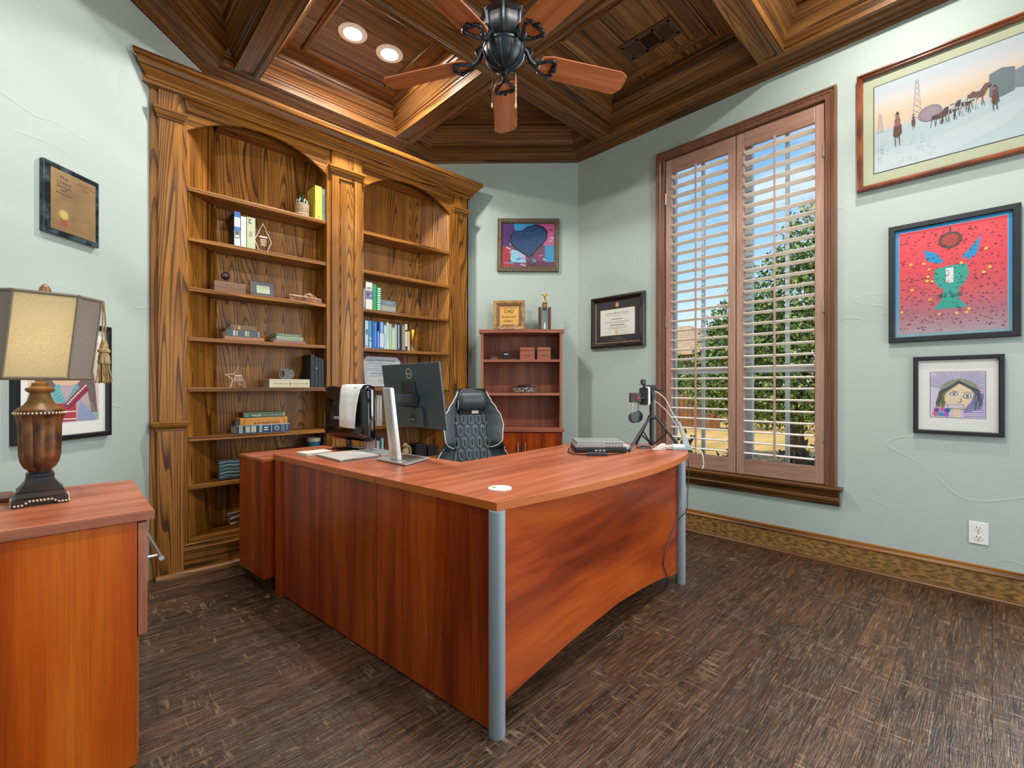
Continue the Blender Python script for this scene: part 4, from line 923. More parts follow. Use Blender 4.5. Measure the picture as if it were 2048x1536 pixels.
for x, y in ((0.014, 0.010), (1.529, -0.014)):
    m = MB(POST); m.lathe([(0, 0.0), (0.0255, 0.0), (0.0265, 0.003), (0.0265, 0.7120), (0, 0.7120)], (x, y, 0), 28); m.build('corner_post', dk, smooth=True)
gx, gy = 0.158, 0.126
m = MB(P('#dfe2e0', 0.4)); m.lathe([(0, 0.740), (0.0425, 0.740), (0.0425, 0.7425), (0.040, 0.744), (0.0, 0.744)], (gx, gy, 0), 32); g = m.build('cable_grommet', dk, smooth=True)
MB(P('#5a4438', 0.7)).box(gx - 0.022, gx - 0.004, gy + 0.012, gy + 0.020, 0.744, 0.7445).build('cable_slot', g)
rt = thing('desk_return', 'cherry desk return carrying the two monitors, joined to the left of the bow-front desk', 'desk', (DO[0], DO[1], 0), DA)
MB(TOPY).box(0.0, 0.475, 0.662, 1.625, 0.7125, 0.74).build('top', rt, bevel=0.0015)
MB(EDGE).box(-0.0012, 0.0, 0.662, 1.625, 0.713, 0.7395).build('front_edge', rt)
MB(LAMZ).box(0.006, 0.024, 0.657, 1.52, 0.008, 0.7125).build('side_panel', rt, bevel=0.001)
MB(LAMZ).box(-0.006, 0.024, 1.523, 1.585, 0.0, 0.7125).build('end_post', rt, bevel=0.001)
MB(LAMZ).box(0.024, 0.46, 1.55, 1.568, 0.008, 0.7125).build('end_panel', rt)
pd = thing('desk_pedestal', 'low cherry pedestal cabinet behind the desk return, in front of the bookcase', 'cabinet', (DO[0], DO[1], 0), DA)
MB(LAMZ).box(-0.046, 0.46, 1.632, 1.965, 0.075, 0.700).build('carcass', pd, bevel=0.001)
MB(TOPX).box(-0.048, 0.462, 1.630, 1.968, 0.700, 0.716).build('top', pd, bevel=0.001)
MB(P('#2a1209', 0.6)).box(-0.015, 0.44, 1.64, 1.94, 0.0, 0.075).build('toe_kick', pd)

ct = thing('file_cart', 'black wheeled cart with chrome rails between the desk pedestal and the bookcase', 'cart', (0.86, 3.14, 0))
MB(BLACK).box(-0.07, 0.22, -0.055, 0.075, 0.03, 0.33).build('body', ct, bevel=0.006)
for k, z in enumerate((0.345, 0.315)):
    m = MB(STEEL); m.tube([(0.0, -0.05, z), (-0.16, -0.05 + 0.0, z - 0.01)], 0.006, 8); m.tube([(0.0, 0.06, z), (-0.16, 0.06, z - 0.01)], 0.006, 8); m.tube([(-0.16, -0.055, z - 0.01), (-0.16, 0.065, z - 0.01)], 0.006, 8); m.build('rail', ct, smooth=True)
m = MB(STEEL); m.tube([(0, 0, 0.33), (0, 0, 0.40)], 0.005, 8); m.build('stem', ct)
for x, y in ((-0.05, -0.035), (0.2, -0.035), (-0.05, 0.055), (0.2, 0.055)):
    m = MB(BLACK); m.at((x, y, 0.016), 0, PI / 2).lathe([(0, -0.008), (0.016, -0.008), (0.016, 0.008), (0, 0.008)], seg=16); m.build('wheel', ct)

# lateral file credenza at the left
cr = thing('lateral_file_cabinet', 'orange-cherry file cabinet carrying the table lamp at the left edge', 'cabinet', (-0.2, 2.03, 0))
MB(ORZ).box(-0.38, 0.352, -0.295, 0.29, 0.0, 0.708).build('carcass', cr, bevel=0.001)
MB(TOPX).box(-0.395, 0.39, -0.31, 0.305, 0.712, 0.74).build('top', cr, bevel=0.0015)
MB(PINKX).box(-0.396, 0.391, -0.3112, -0.31, 0.7125, 0.7395).build('front_edge', cr)
MB(P('#3a1a0c', 0.6)).box(-0.37, 0.35, -0.28, 0.28, 0.708, 0.712).build('shadow_gap', cr)
dr = MB(PINKZ).box(0.354, 0.376, -0.295, 0.29, 0.375, 0.704).build('drawer', cr, bevel=0.001)
m = MB(STEEL); m.tube([(0.422, -0.19, 0.556), (0.422, 0.17, 0.556)], 0.0075, 12); m.tube([(0.376, -0.15, 0.556), (0.422, -0.15, 0.556)], 0.005, 10); m.tube([(0.376, 0.13, 0.556), (0.422, 0.13, 0.556)], 0.005, 10); m.build('handle', dr, smooth=True)
dr2 = MB(PINKZ).box(0.3525, 0.357, -0.285, 0.28, 0.03, 0.368).build('drawer', cr)
ty = thing('desk_tray', 'flat dark brown wooden tray on the file cabinet, left of the lamp', 'tray', (-0.29, 2.21, 0.74))
MB(P('#6a4636', 0.45)).box(-0.16, 0.165, -0.065, 0.07, 0, 0.014).build('body', ty, bevel=0.003)
pn = thing('letter_opener', 'brown pointed letter opener lying on the wooden tray', 'tool', (-0.22, 2.17, 0.7545))
m = MB(P('#7a4a2a', 0.4)); m.add([(-0.10, -0.008, 0), (0.02, -0.010, 0), (0.075, 0.0, 0), (0.02, 0.010, 0), (-0.10, 0.008, 0), (-0.10, -0.006, 0.008), (0.02, -0.006, 0.012), (0.07, 0.0, 0.004), (0.02, 0.006, 0.012), (-0.10, 0.006, 0.008)], [(4, 3, 2, 1, 0), (5, 6, 7, 8, 9), (0, 1, 6, 5), (1, 2, 7, 6), (2, 3, 8, 7), (3, 4, 9, 8), (4, 0, 5, 9)]); m.build('blade', pn)

# ------------------------------------------------------------------ table lamp
lp = thing('table_lamp', 'bronze urn table lamp with a square silk shade on the file cabinet', 'lamp', (-0.056, 2.075, 0.74), rad(3))
BRZ = noisy('bronze_finish', '#2a1a0f', '#7c4c22', 22.0, 0.4, 4.0, 0.35, 0.2); DBRZ = noisy('dark_bronze', '#14181e', '#3a2a20', 14.0, 0.4, 4.0, 0.3, 0.2); BEAD = P('#d8ccb0', 0.4)
GBRZ = noisy('gilt_bronze', '#4a3420', '#9c7038', 9.0, 0.4, 4.0, 0.2, 0.2)
def slim(m, k):
    for p in m.v: p.x *= k; p.y *= k
    return m
def sqring(h, z, n=1): return [(-h, -h, z), (h, -h, z), (h, h, z), (-h, h, z)]
m = MB(DBRZ)
m.rings([sqring(.068, .012), sqring(.068, .022), sqring(.060, .026), sqring(.057, .040), sqring(.058, .043), sqring(.054, .046), sqring(.046, .056), sqring(.038, .068), sqring(.034, .082), sqring(.035, .085), sqring(.035, .092), sqring(.030, .095), sqring(.026, .100)], caps=True)
for x in (-1, 1):
    for y in (-1, 1): m.box(x * .068 if x < 0 else .040, -.040 if x < 0 else .068, y * .068 if y < 0 else .040, -.040 if y < 0 else .068, 0.0, 0.013)
slim(m, .90).build('base', lp)
bd = []
m = MB(BEAD)
for sx, sy, hor in ((0, -1, 1), (1, 0, 0), (0, 1, 1), (-1, 0, 0)):
    for k in range(-7, 8):
        q = k * 0.0088; zz = 0.017 if abs(k) < 4 else (0.012 if abs(k) == 4 else 0.007)
        p = (q, sy * 0.0695) if hor else (sx * 0.0695, q); m.ball((p[0], p[1], zz), 0.0034, 8, 6)
slim(m, .90).build('bead_trim', lp, smooth=True)
m = MB(BRZ); m.lathe([(0.0, 0.097), (0.030, 0.097), (0.034, 0.102), (0.046, 0.112), (0.055, 0.128), (0.060, 0.150), (0.0615, 0.185), (0.062, 0.220), (0.0625, 0.245), (0.066, 0.262), (0.072, 0.276), (0.0, 0.276)], seg=96, flute=0.16, nf=8); slim(m, .74).build('urn', lp, smooth=True)
m = MB(BRZ); m.lathe([(0, .274), (0.074, .274), (0.078, .280), (0.078, .288), (0.074, .292), (0.0, .292)], seg=40); slim(m, .74).build('urn_rim', lp, smooth=True)
m = MB(BEAD)
for k in range(40): q = 2 * PI * k / 40; m.ball((0.079 * math.cos(q), 0.079 * math.sin(q), 0.281), 0.0034, 8, 6)
slim(m, .74).build('bead_trim', lp, smooth=True)
m = MB(GBRZ); m.lathe([(0, .292), (0.072, .292), (0.064, .298), (0.050, .306), (0.040, .318), (0.034, .332), (0.032, .340), (0.030, .342), (0.043, .348), (0.046, .354), (0.044, .358), (0.030, .362), (0.026, .368), (0.026, .374), (0.010, .378), (0.008, .40), (0, .40)], seg=40); slim(m, .74).build('neck', lp, smooth=True)
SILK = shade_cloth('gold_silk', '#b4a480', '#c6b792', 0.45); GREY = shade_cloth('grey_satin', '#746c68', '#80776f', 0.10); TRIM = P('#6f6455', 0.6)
def oct_(h, c, z, dx=0.0, dy=0.0): return [(dx + x, dy + y, z) for x, y in ((-h + c, -h), (h - c, -h), (h, -h + c), (h, h - c), (h - c, h), (-h + c, h), (-h, h - c), (-h, -h + c))]
ZB, ZT = 0.388, 0.640
SX = 0.011      # the shade sits a little askew
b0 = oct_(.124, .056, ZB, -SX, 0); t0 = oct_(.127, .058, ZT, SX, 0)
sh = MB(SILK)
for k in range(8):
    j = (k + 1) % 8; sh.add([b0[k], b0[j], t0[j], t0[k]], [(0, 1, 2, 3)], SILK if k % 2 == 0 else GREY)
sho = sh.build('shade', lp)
m = MB(TRIM)
for k in range(8): m.tube([b0[k], t0[k]], 0.0036, 6); m.tube([b0[k], b0[(k + 1) % 8]], 0.0045, 6); m.tube([t0[k], t0[(k + 1) % 8]], 0.0055, 6)
m.build('shade_binding', sho)
m = MB(STEEL); m.tube([(0, 0, .40), (0, 0, .655)], 0.003, 8)
for k in range(0, 8, 2): m.tube([(SX, 0, ZT - 0.004), t0[k][:2] + (ZT - 0.004,)], 0.0015, 6)
m.build('harp', lp)
m = MB(emit('bulb_glow', (1.0, 0.82, 0.55), 6.0)); m.ball((0, 0, 0.50), 0.028); m.lathe([(0, .44), (.013, .44), (.013, .475), (0, .475)], seg=16); m.build('bulb', lp, smooth=True)
m = MB(GBRZ); m.lathe([(0, .648), (0.013, .650), (0.0155, .656), (0.014, .662), (0.012, .672), (0.007, .682), (0.0, .688)], (SX, 0, 0), 20, flute=0.2, nf=6); m.build('finial', lp, smooth=True)
tx, tyy = t0[2][0] + 0.006, t0[2][1] + 0.004
TAS = noisy('tassel_thread', '#6a5230', '#b9a070', 60.0, 0.7, 3.0, 0.4, stretch=(6, 6, 0.5))
ts = MB(TAS); ts.tube([(tx, tyy, ZT + 0.002), (tx + 0.004, tyy, 0.58), (tx + 0.004, tyy, 0.515)], 0.0024, 6, smooth=4); ts.tube([(tx - 0.002, tyy - 0.002, ZT), (tx - 0.003, tyy - 0.002, 0.515)], 0.0024, 6)
tso = ts.build('tassel_cord', lp, smooth=True)
m = MB(TAS); m.lathe([(0, .515), (0.006, .516), (0.010, .500), (0.012, .486), (0.0165, .482), (0.0165, .476), (0.012, .472), (0.015, .462), (0.015, .450), (0.017, .444), (0.016, .438), (0.013, .436), (0, .436)][::-1], (tx + 0.001, tyy, 0), 20); m.build('tassel_head', tso, smooth=True)
m = MB(TAS); rnd = random.Random(9)
for k in range(70):
    q = rnd.uniform(0, 6.28); r0 = rnd.uniform(0.002, 0.013); r1 = r0 * 1.75 + rnd.uniform(-.002, .003)
    m.tube([(tx + r0 * math.cos(q), tyy + r0 * math.sin(q), .440), (tx + (r0 + r1) / 2 * math.cos(q), tyy + (r0 + r1) / 2 * math.sin(q), .41), (tx + r1 * math.cos(q + .1), tyy + r1 * math.sin(q + .1), .373 + rnd.uniform(0, .012))], 0.0016, 5, smooth=2)
m.build('tassel_fringe', tso)

# ------------------------------------------------------------------ things on the desk
ZD = 0.74
# pale monitor seen from behind
mo = thing('computer_monitor', 'flat grey-black monitor on a silver stand, seen from behind', 'monitor', (1.205, 2.03, ZD))
def loc2(p, o): return (p[0] - o[0], p[1] - o[1])
O_ = (1.205, 2.03)
q = [loc2(p, O_) for p in ((1.119, 1.858), (1.312, 1.952), (1.290, 2.190), (1.104, 2.109))]
m = MB(P('#c4c8c8', 0.3, 0.6)); m.prism(q, 0.003, 0.012); o = m.build('stand_base', mo, bevel=0.002)
MB(P('#23272b', 0.5)).prism([(x * .97, y * .97) for x, y in q], 0.0, 0.0035).build('foot_pad', o)
qi = [(x * .62 + 0.018, y * .62 - 0.01) for x, y in q]; MB(P('#7d8688', 0.25, 0.6)).prism(qi, 0.012, 0.0128).build('base_inlay', o)
SILV = noisy('brushed_silver', '#b8bcbe', '#dcdfe0', 30.0, 0.35, 2.0, 0.0, 0.6, stretch=(1, 1, .02))
m = MB(SILV); rs = []
for z, du in ((0.012, 0.0), (0.36, -0.042)):
    cx, cy = 1.147 + du - O_[0], 1.996 - O_[1]; rs.append([(cx - .012, cy - .036, z), (cx + .012, cy - .040, z), (cx + .012, cy + .040, z), (cx - .012, cy + .036, z)])
m.rings(rs, caps=True); m.build('stand_column', mo, bevel=0.006, seg=3)
MB(P('#2a3036', 0.4)).box(1.118 - O_[0], 1.262 - O_[0], 1.975 - O_[1], 2.03 - O_[1], 0.285, 0.325).build('mount_arm', mo, bevel=0.004)
SCRN = P('#37464d', 0.45)
pe = MB(SCRN); pe.box(-0.268, 0.268, 0.0, 0.012, 0.0, 0.325)
po = pe.build('screen_housing', mo, (1.268 + 0.018 - O_[0], 2.043 - O_[1], 0.158), bevel=0.003, rot=(rad(8), 0, -PI / 2))
m = MB(P('#39474e', 0.5)); m.box(-0.13, 0.10, -0.020, 0.0, 0.006, 0.105); m.build('rear_cover', po, bevel=0.004)
MB(P('#262d32', 0.4)).box(-0.075, 0.05, -0.010, 0.0, 0.11, 0.235).build('mount_plate', po, bevel=0.003)
MB(P('#0a0c10', 0.15)).box(-0.262, 0.262, 0.012, 0.014, 0.010, 0.318).build('screen', po)
a = Art(-0.0006); N = 36
ringo = [(0.0 + 0.026 * math.cos(2 * PI * k / N), 0.275 + 0.026 * math.sin(2 * PI * k / N)) for k in range(N)]; ringi = [(0.0 + 0.022 * math.cos(2 * PI * k / N), 0.275 + 0.022 * math.sin(2 * PI * k / N)) for k in range(N)]
LG = P('#c9ced0', 0.3)
for k in range(N): a.poly([ringo[k], ringo[(k + 1) % N], ringi[(k + 1) % N], ringi[k]], LG)
a.text('D', -0.0125, 0.269, 0.0135, LG, bold=True); a.text('E', -0.0035, 0.2685, 0.0135, LG, bold=True, rot=rad(25)); a.text('L', 0.0055, 0.269, 0.0135, LG, bold=True); a.text('L', 0.0130, 0.269, 0.0135, LG, bold=True)
a.build('logo', po)
a = Art(-0.0205); a.rect(-0.005, 0.030, 0.045, 0.066, P('#1c2226', 0.5)); a.layer()
for k in range(4): a.ell(0.004 + k * 0.009, 0.044, 0.003, 0.004, P('#b4bcc0', 0.5), 10)
a.build('rating_label', po)
# draped monitor
m2 = thing('computer_monitor', 'glossy black monitor with a white cloth draped over it, on the desk return', 'monitor', (1.2015, 2.629, ZD), rad(-79.6))
m = MB(BLACKG); m.lathe([(0, 0), (0.105, 0.0), (0.108, 0.004), (0.10, 0.009), (0.03, 0.016), (0.0, 0.017)], seg=36, sx=1.0, sy=0.80); m.build('stand_base', m2, smooth=True)
m = MB(BLACKG); m.tube([(0, 0, 0.014), (0, 0, 0.075)], 0.016, 14); m.build('stand_neck', m2, smooth=True)
def rrect(x0, x1, z0, z1, r, n=6, rb=None):
    pts = []
    for cx, cz, a0, rr in ((x1 - r, z1 - r, 0, r), (x0 + r, z1 - r, 90, r), (x0 + (rb or r), z0 + (rb or r), 180, rb or r), (x1 - r, z0 + r, 270, r)):
        for k in range(n + 1): q_ = rad(a0 + 90 * k / n); pts.append((cx + rr * math.cos(q_), cz + rr * math.sin(q_)))
    return pts
hs_ = MB(BLACKG)
def rr3(ins, y, rb): return [(x, y, z) for x, z in rrect(-0.2125 + ins, 0.2125 - ins, 0.052 + ins * 1.0, 0.370 - ins * 0.5, 0.03, 6, rb)]
hs_.rings([rr3(0.045, -0.045, 0.07), rr3(0.022, -0.040, 0.06), rr3(0.006, -0.020, 0.045), rr3(0.0, 0.0, 0.03), rr3(0.0, 0.024, 0.03), rr3(0.004, 0.028, 0.03)], caps=True)
ho = hs_.build('screen_housing', m2, smooth=True)
m = MB(P('#191c20', 0.3)); m.lathe([(0, 0), (0.088, 0), (0.092, -0.004), (0.086, -0.008), (0.0, -0.012)], seg=36); m.build('rear_disc', ho, (-0.02, -0.043, 0.205), smooth=True, rot=(-PI / 2, 0, 0))
MB(P('#2a2d31', 0.4)).box(-0.19, 0.19, -0.038, -0.03, 0.300, 0.312).build('vent_slot', ho)
a = Art(-0.0585); a.rect(-0.055, 0.178, -0.005, 0.192, P('#c4c8ca', 0.5)); a.layer(); a.rect(-0.050, 0.183, -0.012, 0.187, P('#3b3d40', 0.6)); a.build('rear_badge', ho)
cl = MB(noisy('white_cloth', '#dcdfe0', '#e8eaea', 30.0, 0.9, 3.0, 0.15)); rs = []
path = [(-0.075, 0.135), (-0.072, 0.20), (-0.066, 0.26), (-0.056, 0.315), (-0.046, 0.352), (-0.030, 0.3735), (0.0, 0.3785), (0.025, 0.375), (0.036, 0.355), (0.037, 0.25), (0.037, 0.12)]
for i, (y, z) in enumerate(path):
    k = min(i / 5, 1.0); x0, x1 = 0.020 - 0.045 * k, 0.160 + 0.022 * k
    rs.append([(x0 + (x1 - x0) * t, y + 0.003 * math.sin(t * 9 + i * .4), z - (0.004 * t if i == 0 else 0)) for t in [j / 10 for j in range(11)]])
cl.rings(rs, closed=False); cob = cl.build('draped_cloth', None, (1.2015, 2.629, ZD), rad(-79.6), smooth=True)
sm = cob.modifiers.new('thick', 'SOLIDIFY'); sm.thickness = 0.0015; sm.offset = 0
tag(cob, 'white cloth draped over the glossy black monitor', 'cloth')

def slab(name, label, cat, quad, z0, z1, mat, bevel=0.002):
    c = (sum(p[0] for p in quad) / 4, sum(p[1] for p in quad) / 4); t = thing(name, label, cat, (c[0], c[1], z0))
    return t, [loc2(p, c) for p in quad]
t, q = slab('laptop', 'closed silver laptop lying on the desk return between the two monitors', 'laptop', ((0.950, 2.175), (1.166, 2.200), (1.160, 2.452), (0.943, 2.450)), ZD, 0, None)
MB(P('#8a8d90', 0.35, 0.5)).prism(q, 0.0, 0.008).build('base', t, bevel=0.002); MB(P('#d8d6d4', 0.35, 0.2)).prism(q, 0.0085, 0.014).build('lid', t, bevel=0.002)
t, q = slab('keyboard', 'slim grey keyboard behind the silver monitor stand on the desk return', 'keyboard', ((1.195, 2.225), (1.303, 2.235), (1.285, 2.475), (1.180, 2.465)), ZD, 0, None)
MB(P('#b9bcbe', 0.4, 0.3)).prism(q, 0.0, 0.010).build('body', t, bevel=0.002)
m = MB(P('#8f9698', 0.5))
for i in range(5):
    for j in range(12):
        fx, fy = (i + .5) / 5, (j + .5) / 12; p = Vector(q[0]).lerp(Vector(q[1]), fx).lerp(Vector(q[3]).lerp(Vector(q[2]), fx), fy); m.box(p.x - .008, p.x + .008, p.y - .008, p.y + .008, 0.010, 0.012)
m.build('keys', t)
t, q = slab('notepad', 'white notepad at the far left end of the desk return', 'notepad', ((0.902, 2.465), (1.045, 2.495), (1.040, 2.590), (0.888, 2.580)), ZD, 0, None)
MB(PAGES).prism([(x * .98, y * .98) for x, y in q], 0.002, 0.014).build('pages', t); MB(P('#dcd8cc', 0.7)).prism(q, 0.014, 0.017).build('cover', t, bevel=0.001); MB(P('#8f8d86', 0.7)).prism(q, 0.0, 0.002).build('backing', t)

# dock with two laptops at the right
RZ = rad(-43.8)
dc = thing('docking_station', 'low black docking station under the two stacked laptops', 'dock', (2.195, 1.575, ZD), RZ)
MB(P('#12161c', 0.45)).box(-0.142, 0.150, -0.105, 0.085, 0.0, 0.028).build('body', dc, bevel=0.008)
m = MB(P('#9aa4ac', 0.4))
for k in range(3): m.box(-0.030 + k * 0.022, -0.016 + k * 0.022, -0.1062, -0.105, 0.009, 0.018)
m.build('port_lights', dc)
def laptop(label, z, dx, w):
    t = thing('laptop', label, 'laptop', (2.195 + dx, 1.575 + dx * .3, z), RZ)
    MB(P('#a9aeb2', 0.35, 0.6)).box(-w, w, -0.098, 0.10, 0.0, 0.009).build('base', t, bevel=0.002); MB(P('#bcc0c2', 0.3, 0.6)).box(-w, w, -0.098, 0.10, 0.0098, 0.016).build('lid', t, bevel=0.002)
    m = MB(P('#1a1d20', 0.6))
    for k in range(6): m.box(0.03 + k * 0.017, 0.040 + k * 0.017, -0.0986, -0.0978, 0.003, 0.0066)
    m.build('ports', t); return t
laptop('closed silver laptop lying directly on the black docking station', ZD + 0.0285, -0.004, 0.136)
laptop('closed silver laptop on top of the stack beside the tripod', ZD + 0.0450, 0.002, 0.130)
hb = thing('usb_hub', 'small dark grey adapter box in front of the stacked laptops', 'adapter', (2.018, 1.446, ZD), rad(-50))
MB(P('#2c3036', 0.5)).box(-0.052, 0.052, -0.018, 0.018, 0, 0.018).build('body', hb, bevel=0.004)
m = MB(BLACK); m.tube([(1.985, 1.486, .745), (1.96, 1.53, .745), (1.975, 1.60, .746), (2.02, 1.64, .752), (2.07, 1.675, .755)], 0.0032, 8, smooth=5); m.tube([(2.052, 1.405, .745), (2.12, 1.40, .744), (2.20, 1.39, .744)], 0.0032, 8, smooth=5)
tag(m.build('adapter_cable', None, smooth=True), 'black cable curling round the dark adapter box on the desk', 'cable')
mw = thing('paper_roll', 'short white roll lying beside the stacked laptops near the tripod', 'paper', (2.335, 1.47, ZD + 0.016), rad(55))
m = MB(P('#c9cdcd', 0.5)); m.at((0, 0, 0), 0, 0, PI / 2).lathe([(0, -0.05), (0.016, -0.05), (0.016, 0.05), (0, 0.05)], seg=20); m.build('roll', mw, smooth=True)

# tripod
TX, TY = 2.545, 1.425
tp = thing('tripod', 'black tabletop tripod at the window end of the desk', 'tripod', (TX, TY, ZD))
m = MB(P('#20252b', 0.35)); m.tube([(0, 0, 0.012), (0, 0, 0.30)], 0.0135, 16); m.build('column', tp, smooth=True)
m = MB(BLACK); m.lathe([(0, .168), (0.020, .168), (0.024, .174), (0.024, .186), (0.020, .192), (0, .192)], seg=20); m.build('collar', tp, smooth=True)
m = MB(BLACK); m.lathe([(0, .02), (0.019, .02), (0.019, .034), (0, .034)], seg=20); m.build('lower_collar', tp, smooth=True)
for fx, fy in ((2.262 - TX, 1.404 - TY), (2.590 - TX, 1.555 - TY), (2.618 - TX, 1.285 - TY)):
    lg = MB(P('#2a2f35', 0.35)); L = math.hypot(fx, fy); ux, uy = fx / L, fy / L
    lg.tube([(ux * .022, uy * .022, .182), (fx * .62, fy * .62, .182 - .175 * .55), (fx, fy, 0.010)], 0.0075, 10)
    lo = lg.build('leg', tp, smooth=True)
    m = MB(BLACK); m.ball((fx, fy, 0.010), 0.010, 12, 8, sc=(1, 1, 1)); m.build('rubber_foot', lo, smooth=True)
    m = MB(BLACK); m.tube([(ux * .018, uy * .018, .027), (ux * .022 + (fx - ux * .022) * .52, uy * .022 + (fy - uy * .022) * .52, .182 - .172 * .50)], 0.0045, 8); m.build('brace', tp, smooth=True)
m = MB(BLACK); m.lathe([(0, .29), (0.020, .29), (0.020, .315), (0.016, .325), (0.016, .34), (0.0, .34)], seg=20); m.box(-0.018, 0.05, -0.014, 0.014, 0.34, 0.352); m.tube([(0.03, 0, 0.345), (0.075, -0.03, 0.343)], 0.006, 8); m.build('head', tp, smooth=True)
CF = rad(-43.97)
wc = thing('webcam', 'small black webcam on top of the tripod', 'camera', (TX - 0.005, TY + 0.005, ZD + 0.353), CF)
MB(BLACK).box(-0.045, 0.035, -0.014, 0.014, 0.0, 0.022).build('body', wc, bevel=0.004); MB(BLACK).box(-0.058, -0.030, -0.012, 0.010, 0.022, 0.055).build('camera_head', wc, bevel=0.003)
m = MB(P('#2c333c', 0.1)); m.at((-0.044, -0.0125, 0.040), 0, PI / 2).lathe([(0, -0.002), (0.008, -0.002), (0.008, 0.002), (0, 0.002)], seg=16); m.build('lens', wc)
ph = thing('phone', 'phone in a white-edged case clamped to the left of the tripod column', 'phone', (TX - 0.030, TY + 0.032, ZD + 0.25), CF + rad(-58))
def rprism(x0, x1, z0, z1, r, y0, y1, mat): return MB(mat).prism_xz(rrect(x0, x1, z0, z1, r), y0, y1)
rprism(-0.040, 0.040, 0.0, 0.115, 0.016, -0.007, 0.007, P('#d4d8da', 0.4)).build('case', ph, bevel=0.002)
rprism(-0.034, 0.034, 0.006, 0.109, 0.012, -0.0085, -0.007, P('#38434a', 0.25)).build('screen', ph)
m = MB(BLACK); m.box(-0.02, 0.05, 0.008, 0.03, 0.06, 0.10); m.build('clamp', ph, bevel=0.003)
mc = thing('camcorder', 'little dark box camera with a red mark beside the clamped phone', 'camera', (TX - 0.078, TY + 0.068, ZD + 0.270), CF)
MB(P('#3a302e', 0.5)).box(-0.032, 0.032, -0.016, 0.016, 0.0, 0.058).build('body', mc, bevel=0.005); MB(P('#b02820', 0.5)).box(0.012, 0.022, -0.0172, -0.016, 0.018, 0.040).build('red_mark', mc); MB(BLACK).box(0.02, 0.085, -0.006, 0.006, 0.02, 0.032).build('bracket', mc, bevel=0.002)
hp = thing('headphones', 'black and silver headphones hanging from the tripod', 'headphones', (TX - 0.080, TY + 0.062, ZD + 0.165), CF + rad(20))
m = MB(P('#b4b8bc', 0.3, 0.7)); m.tube([(-0.022, 0, 0.045), (-0.024, 0, 0.085), (-0.010, 0.0, 0.118), (0.012, 0.0, 0.122), (0.033, 0.02, 0.095), (0.040, 0.03, 0.05)], 0.0042, 8, smooth=5); m.build('headband', hp, smooth=True)
for x, y in ((-0.022, -0.012), (0.036, 0.032)):
    m = MB(P('#23282d', 0.35)); m.at((x, y, 0.018), 0, PI / 2).lathe([(0, -0.014), (0.028, -0.014), (0.034, -0.008), (0.034, 0.008), (0.028, 0.014), (0, 0.014)], seg=28); e = m.build('ear_cup', hp, smooth=True)
    m = MB(P('#a8adb0', 0.3, 0.7)); m.at((x, y, 0.018), 0, PI / 2).lathe([(0.0345, -0.004), (0.0365, -0.004), (0.0365, 0.004), (0.0345, 0.004)], seg=28); m.build('trim_ring', e, smooth=True)
# white chargers and cables
ch = thing('power_adapter', 'white wedge-shaped charger beside the tripod foot', 'charger', (2.475, 1.335, ZD), CF)
MB(P('#d4d4d0', 0.5)).prism_xz([(-0.045, 0), (0.03, 0), (0.03, 0.036), (0.012, 0.036)], -0.014, 0.014).build('body', ch, bevel=0.002)
c2 = thing('charging_stand', 'grey and white charging stand at the window corner of the desk', 'charger', (2.565, 1.245, ZD), CF)
MB(P('#8d989c', 0.5)).box(-0.062, 0.052, -0.02, 0.026, 0, 0.014).build('base', c2, bevel=0.003); MB(P('#e2e4e4', 0.4)).box(-0.056, 0.010, -0.014, 0.020, 0.014, 0.032).build('tray', c2, bevel=0.003)
MB(P('#a4aeb0', 0.6)).prism_xz([(0.010, 0.014), (0.050, 0.014), (-0.012, 0.165), (-0.022, 0.150), (-0.005, 0.09)], -0.006, 0.008).build('back_fin', c2, bevel=0.003)
ms = thing('computer_mouse', 'flat black mouse on the desk under the tripod', 'mouse', (2.470, 1.435, ZD), CF)
m = MB(P('#20242a', 0.4)); m.ball((0, 0, 0.0), 0.05, 20, 10, sc=(0.9, 0.5, 0.30)); 
for i_ in range(len(m.v)): m.v[i_].z = max(m.v[i_].z, 0.0)
m.build('body', ms, smooth=True)
m = MB(P('#d8dad8', 0.5)); m.tube([(2.548, 1.42, 1.085), (2.60, 1.375, 1.04), (2.625, 1.335, .95), (2.65, 1.285, .85), (2.652, 1.25, .77), (2.640, 1.215, .752), (2.632, 1.165, .735), (2.628, 1.150, .70), (2.630, 1.148, .655), (2.622, 1.152, .635)], 0.0028, 8, smooth=6)
tag(m.build('charging_cable', None, smooth=True), 'white cable running from the webcam down over the window corner of the desk', 'cable')
m = MB(P('#cfc6ba', 0.5)); m.tube([(2.515, 1.46, 1.03), (2.56, 1.42, 1.02), (2.60, 1.36, .96), (2.628, 1.30, .86), (2.634, 1.235, .765), (2.60, 1.215, .75)], 0.0026, 8, smooth=6)
tag(m.build('charging_cable', None, smooth=True), 'beige cable running from the clamped phone to the charging stand', 'cable')
m = MB(P('#e0e0dc', 0.5)); rnd = random.Random(3)
pts = [(2.50 + rnd.uniform(-.03, .03), 1.295 + rnd.uniform(-.028, .028), ZD + 0.006 + rnd.uniform(0, .022)) for _ in range(14)]
m.tube(pts, 0.0028, 7, smooth=5); tag(m.build('charging_cable', None, smooth=True), 'tangled white cable heap between the charger and the charging stand', 'cable')
def desk_pt(x, y, z): c, s_ = math.cos(DA), math.sin(DA); return (DO[0] + x * c - y * s_, DO[1] + x * s_ + y * c, z)
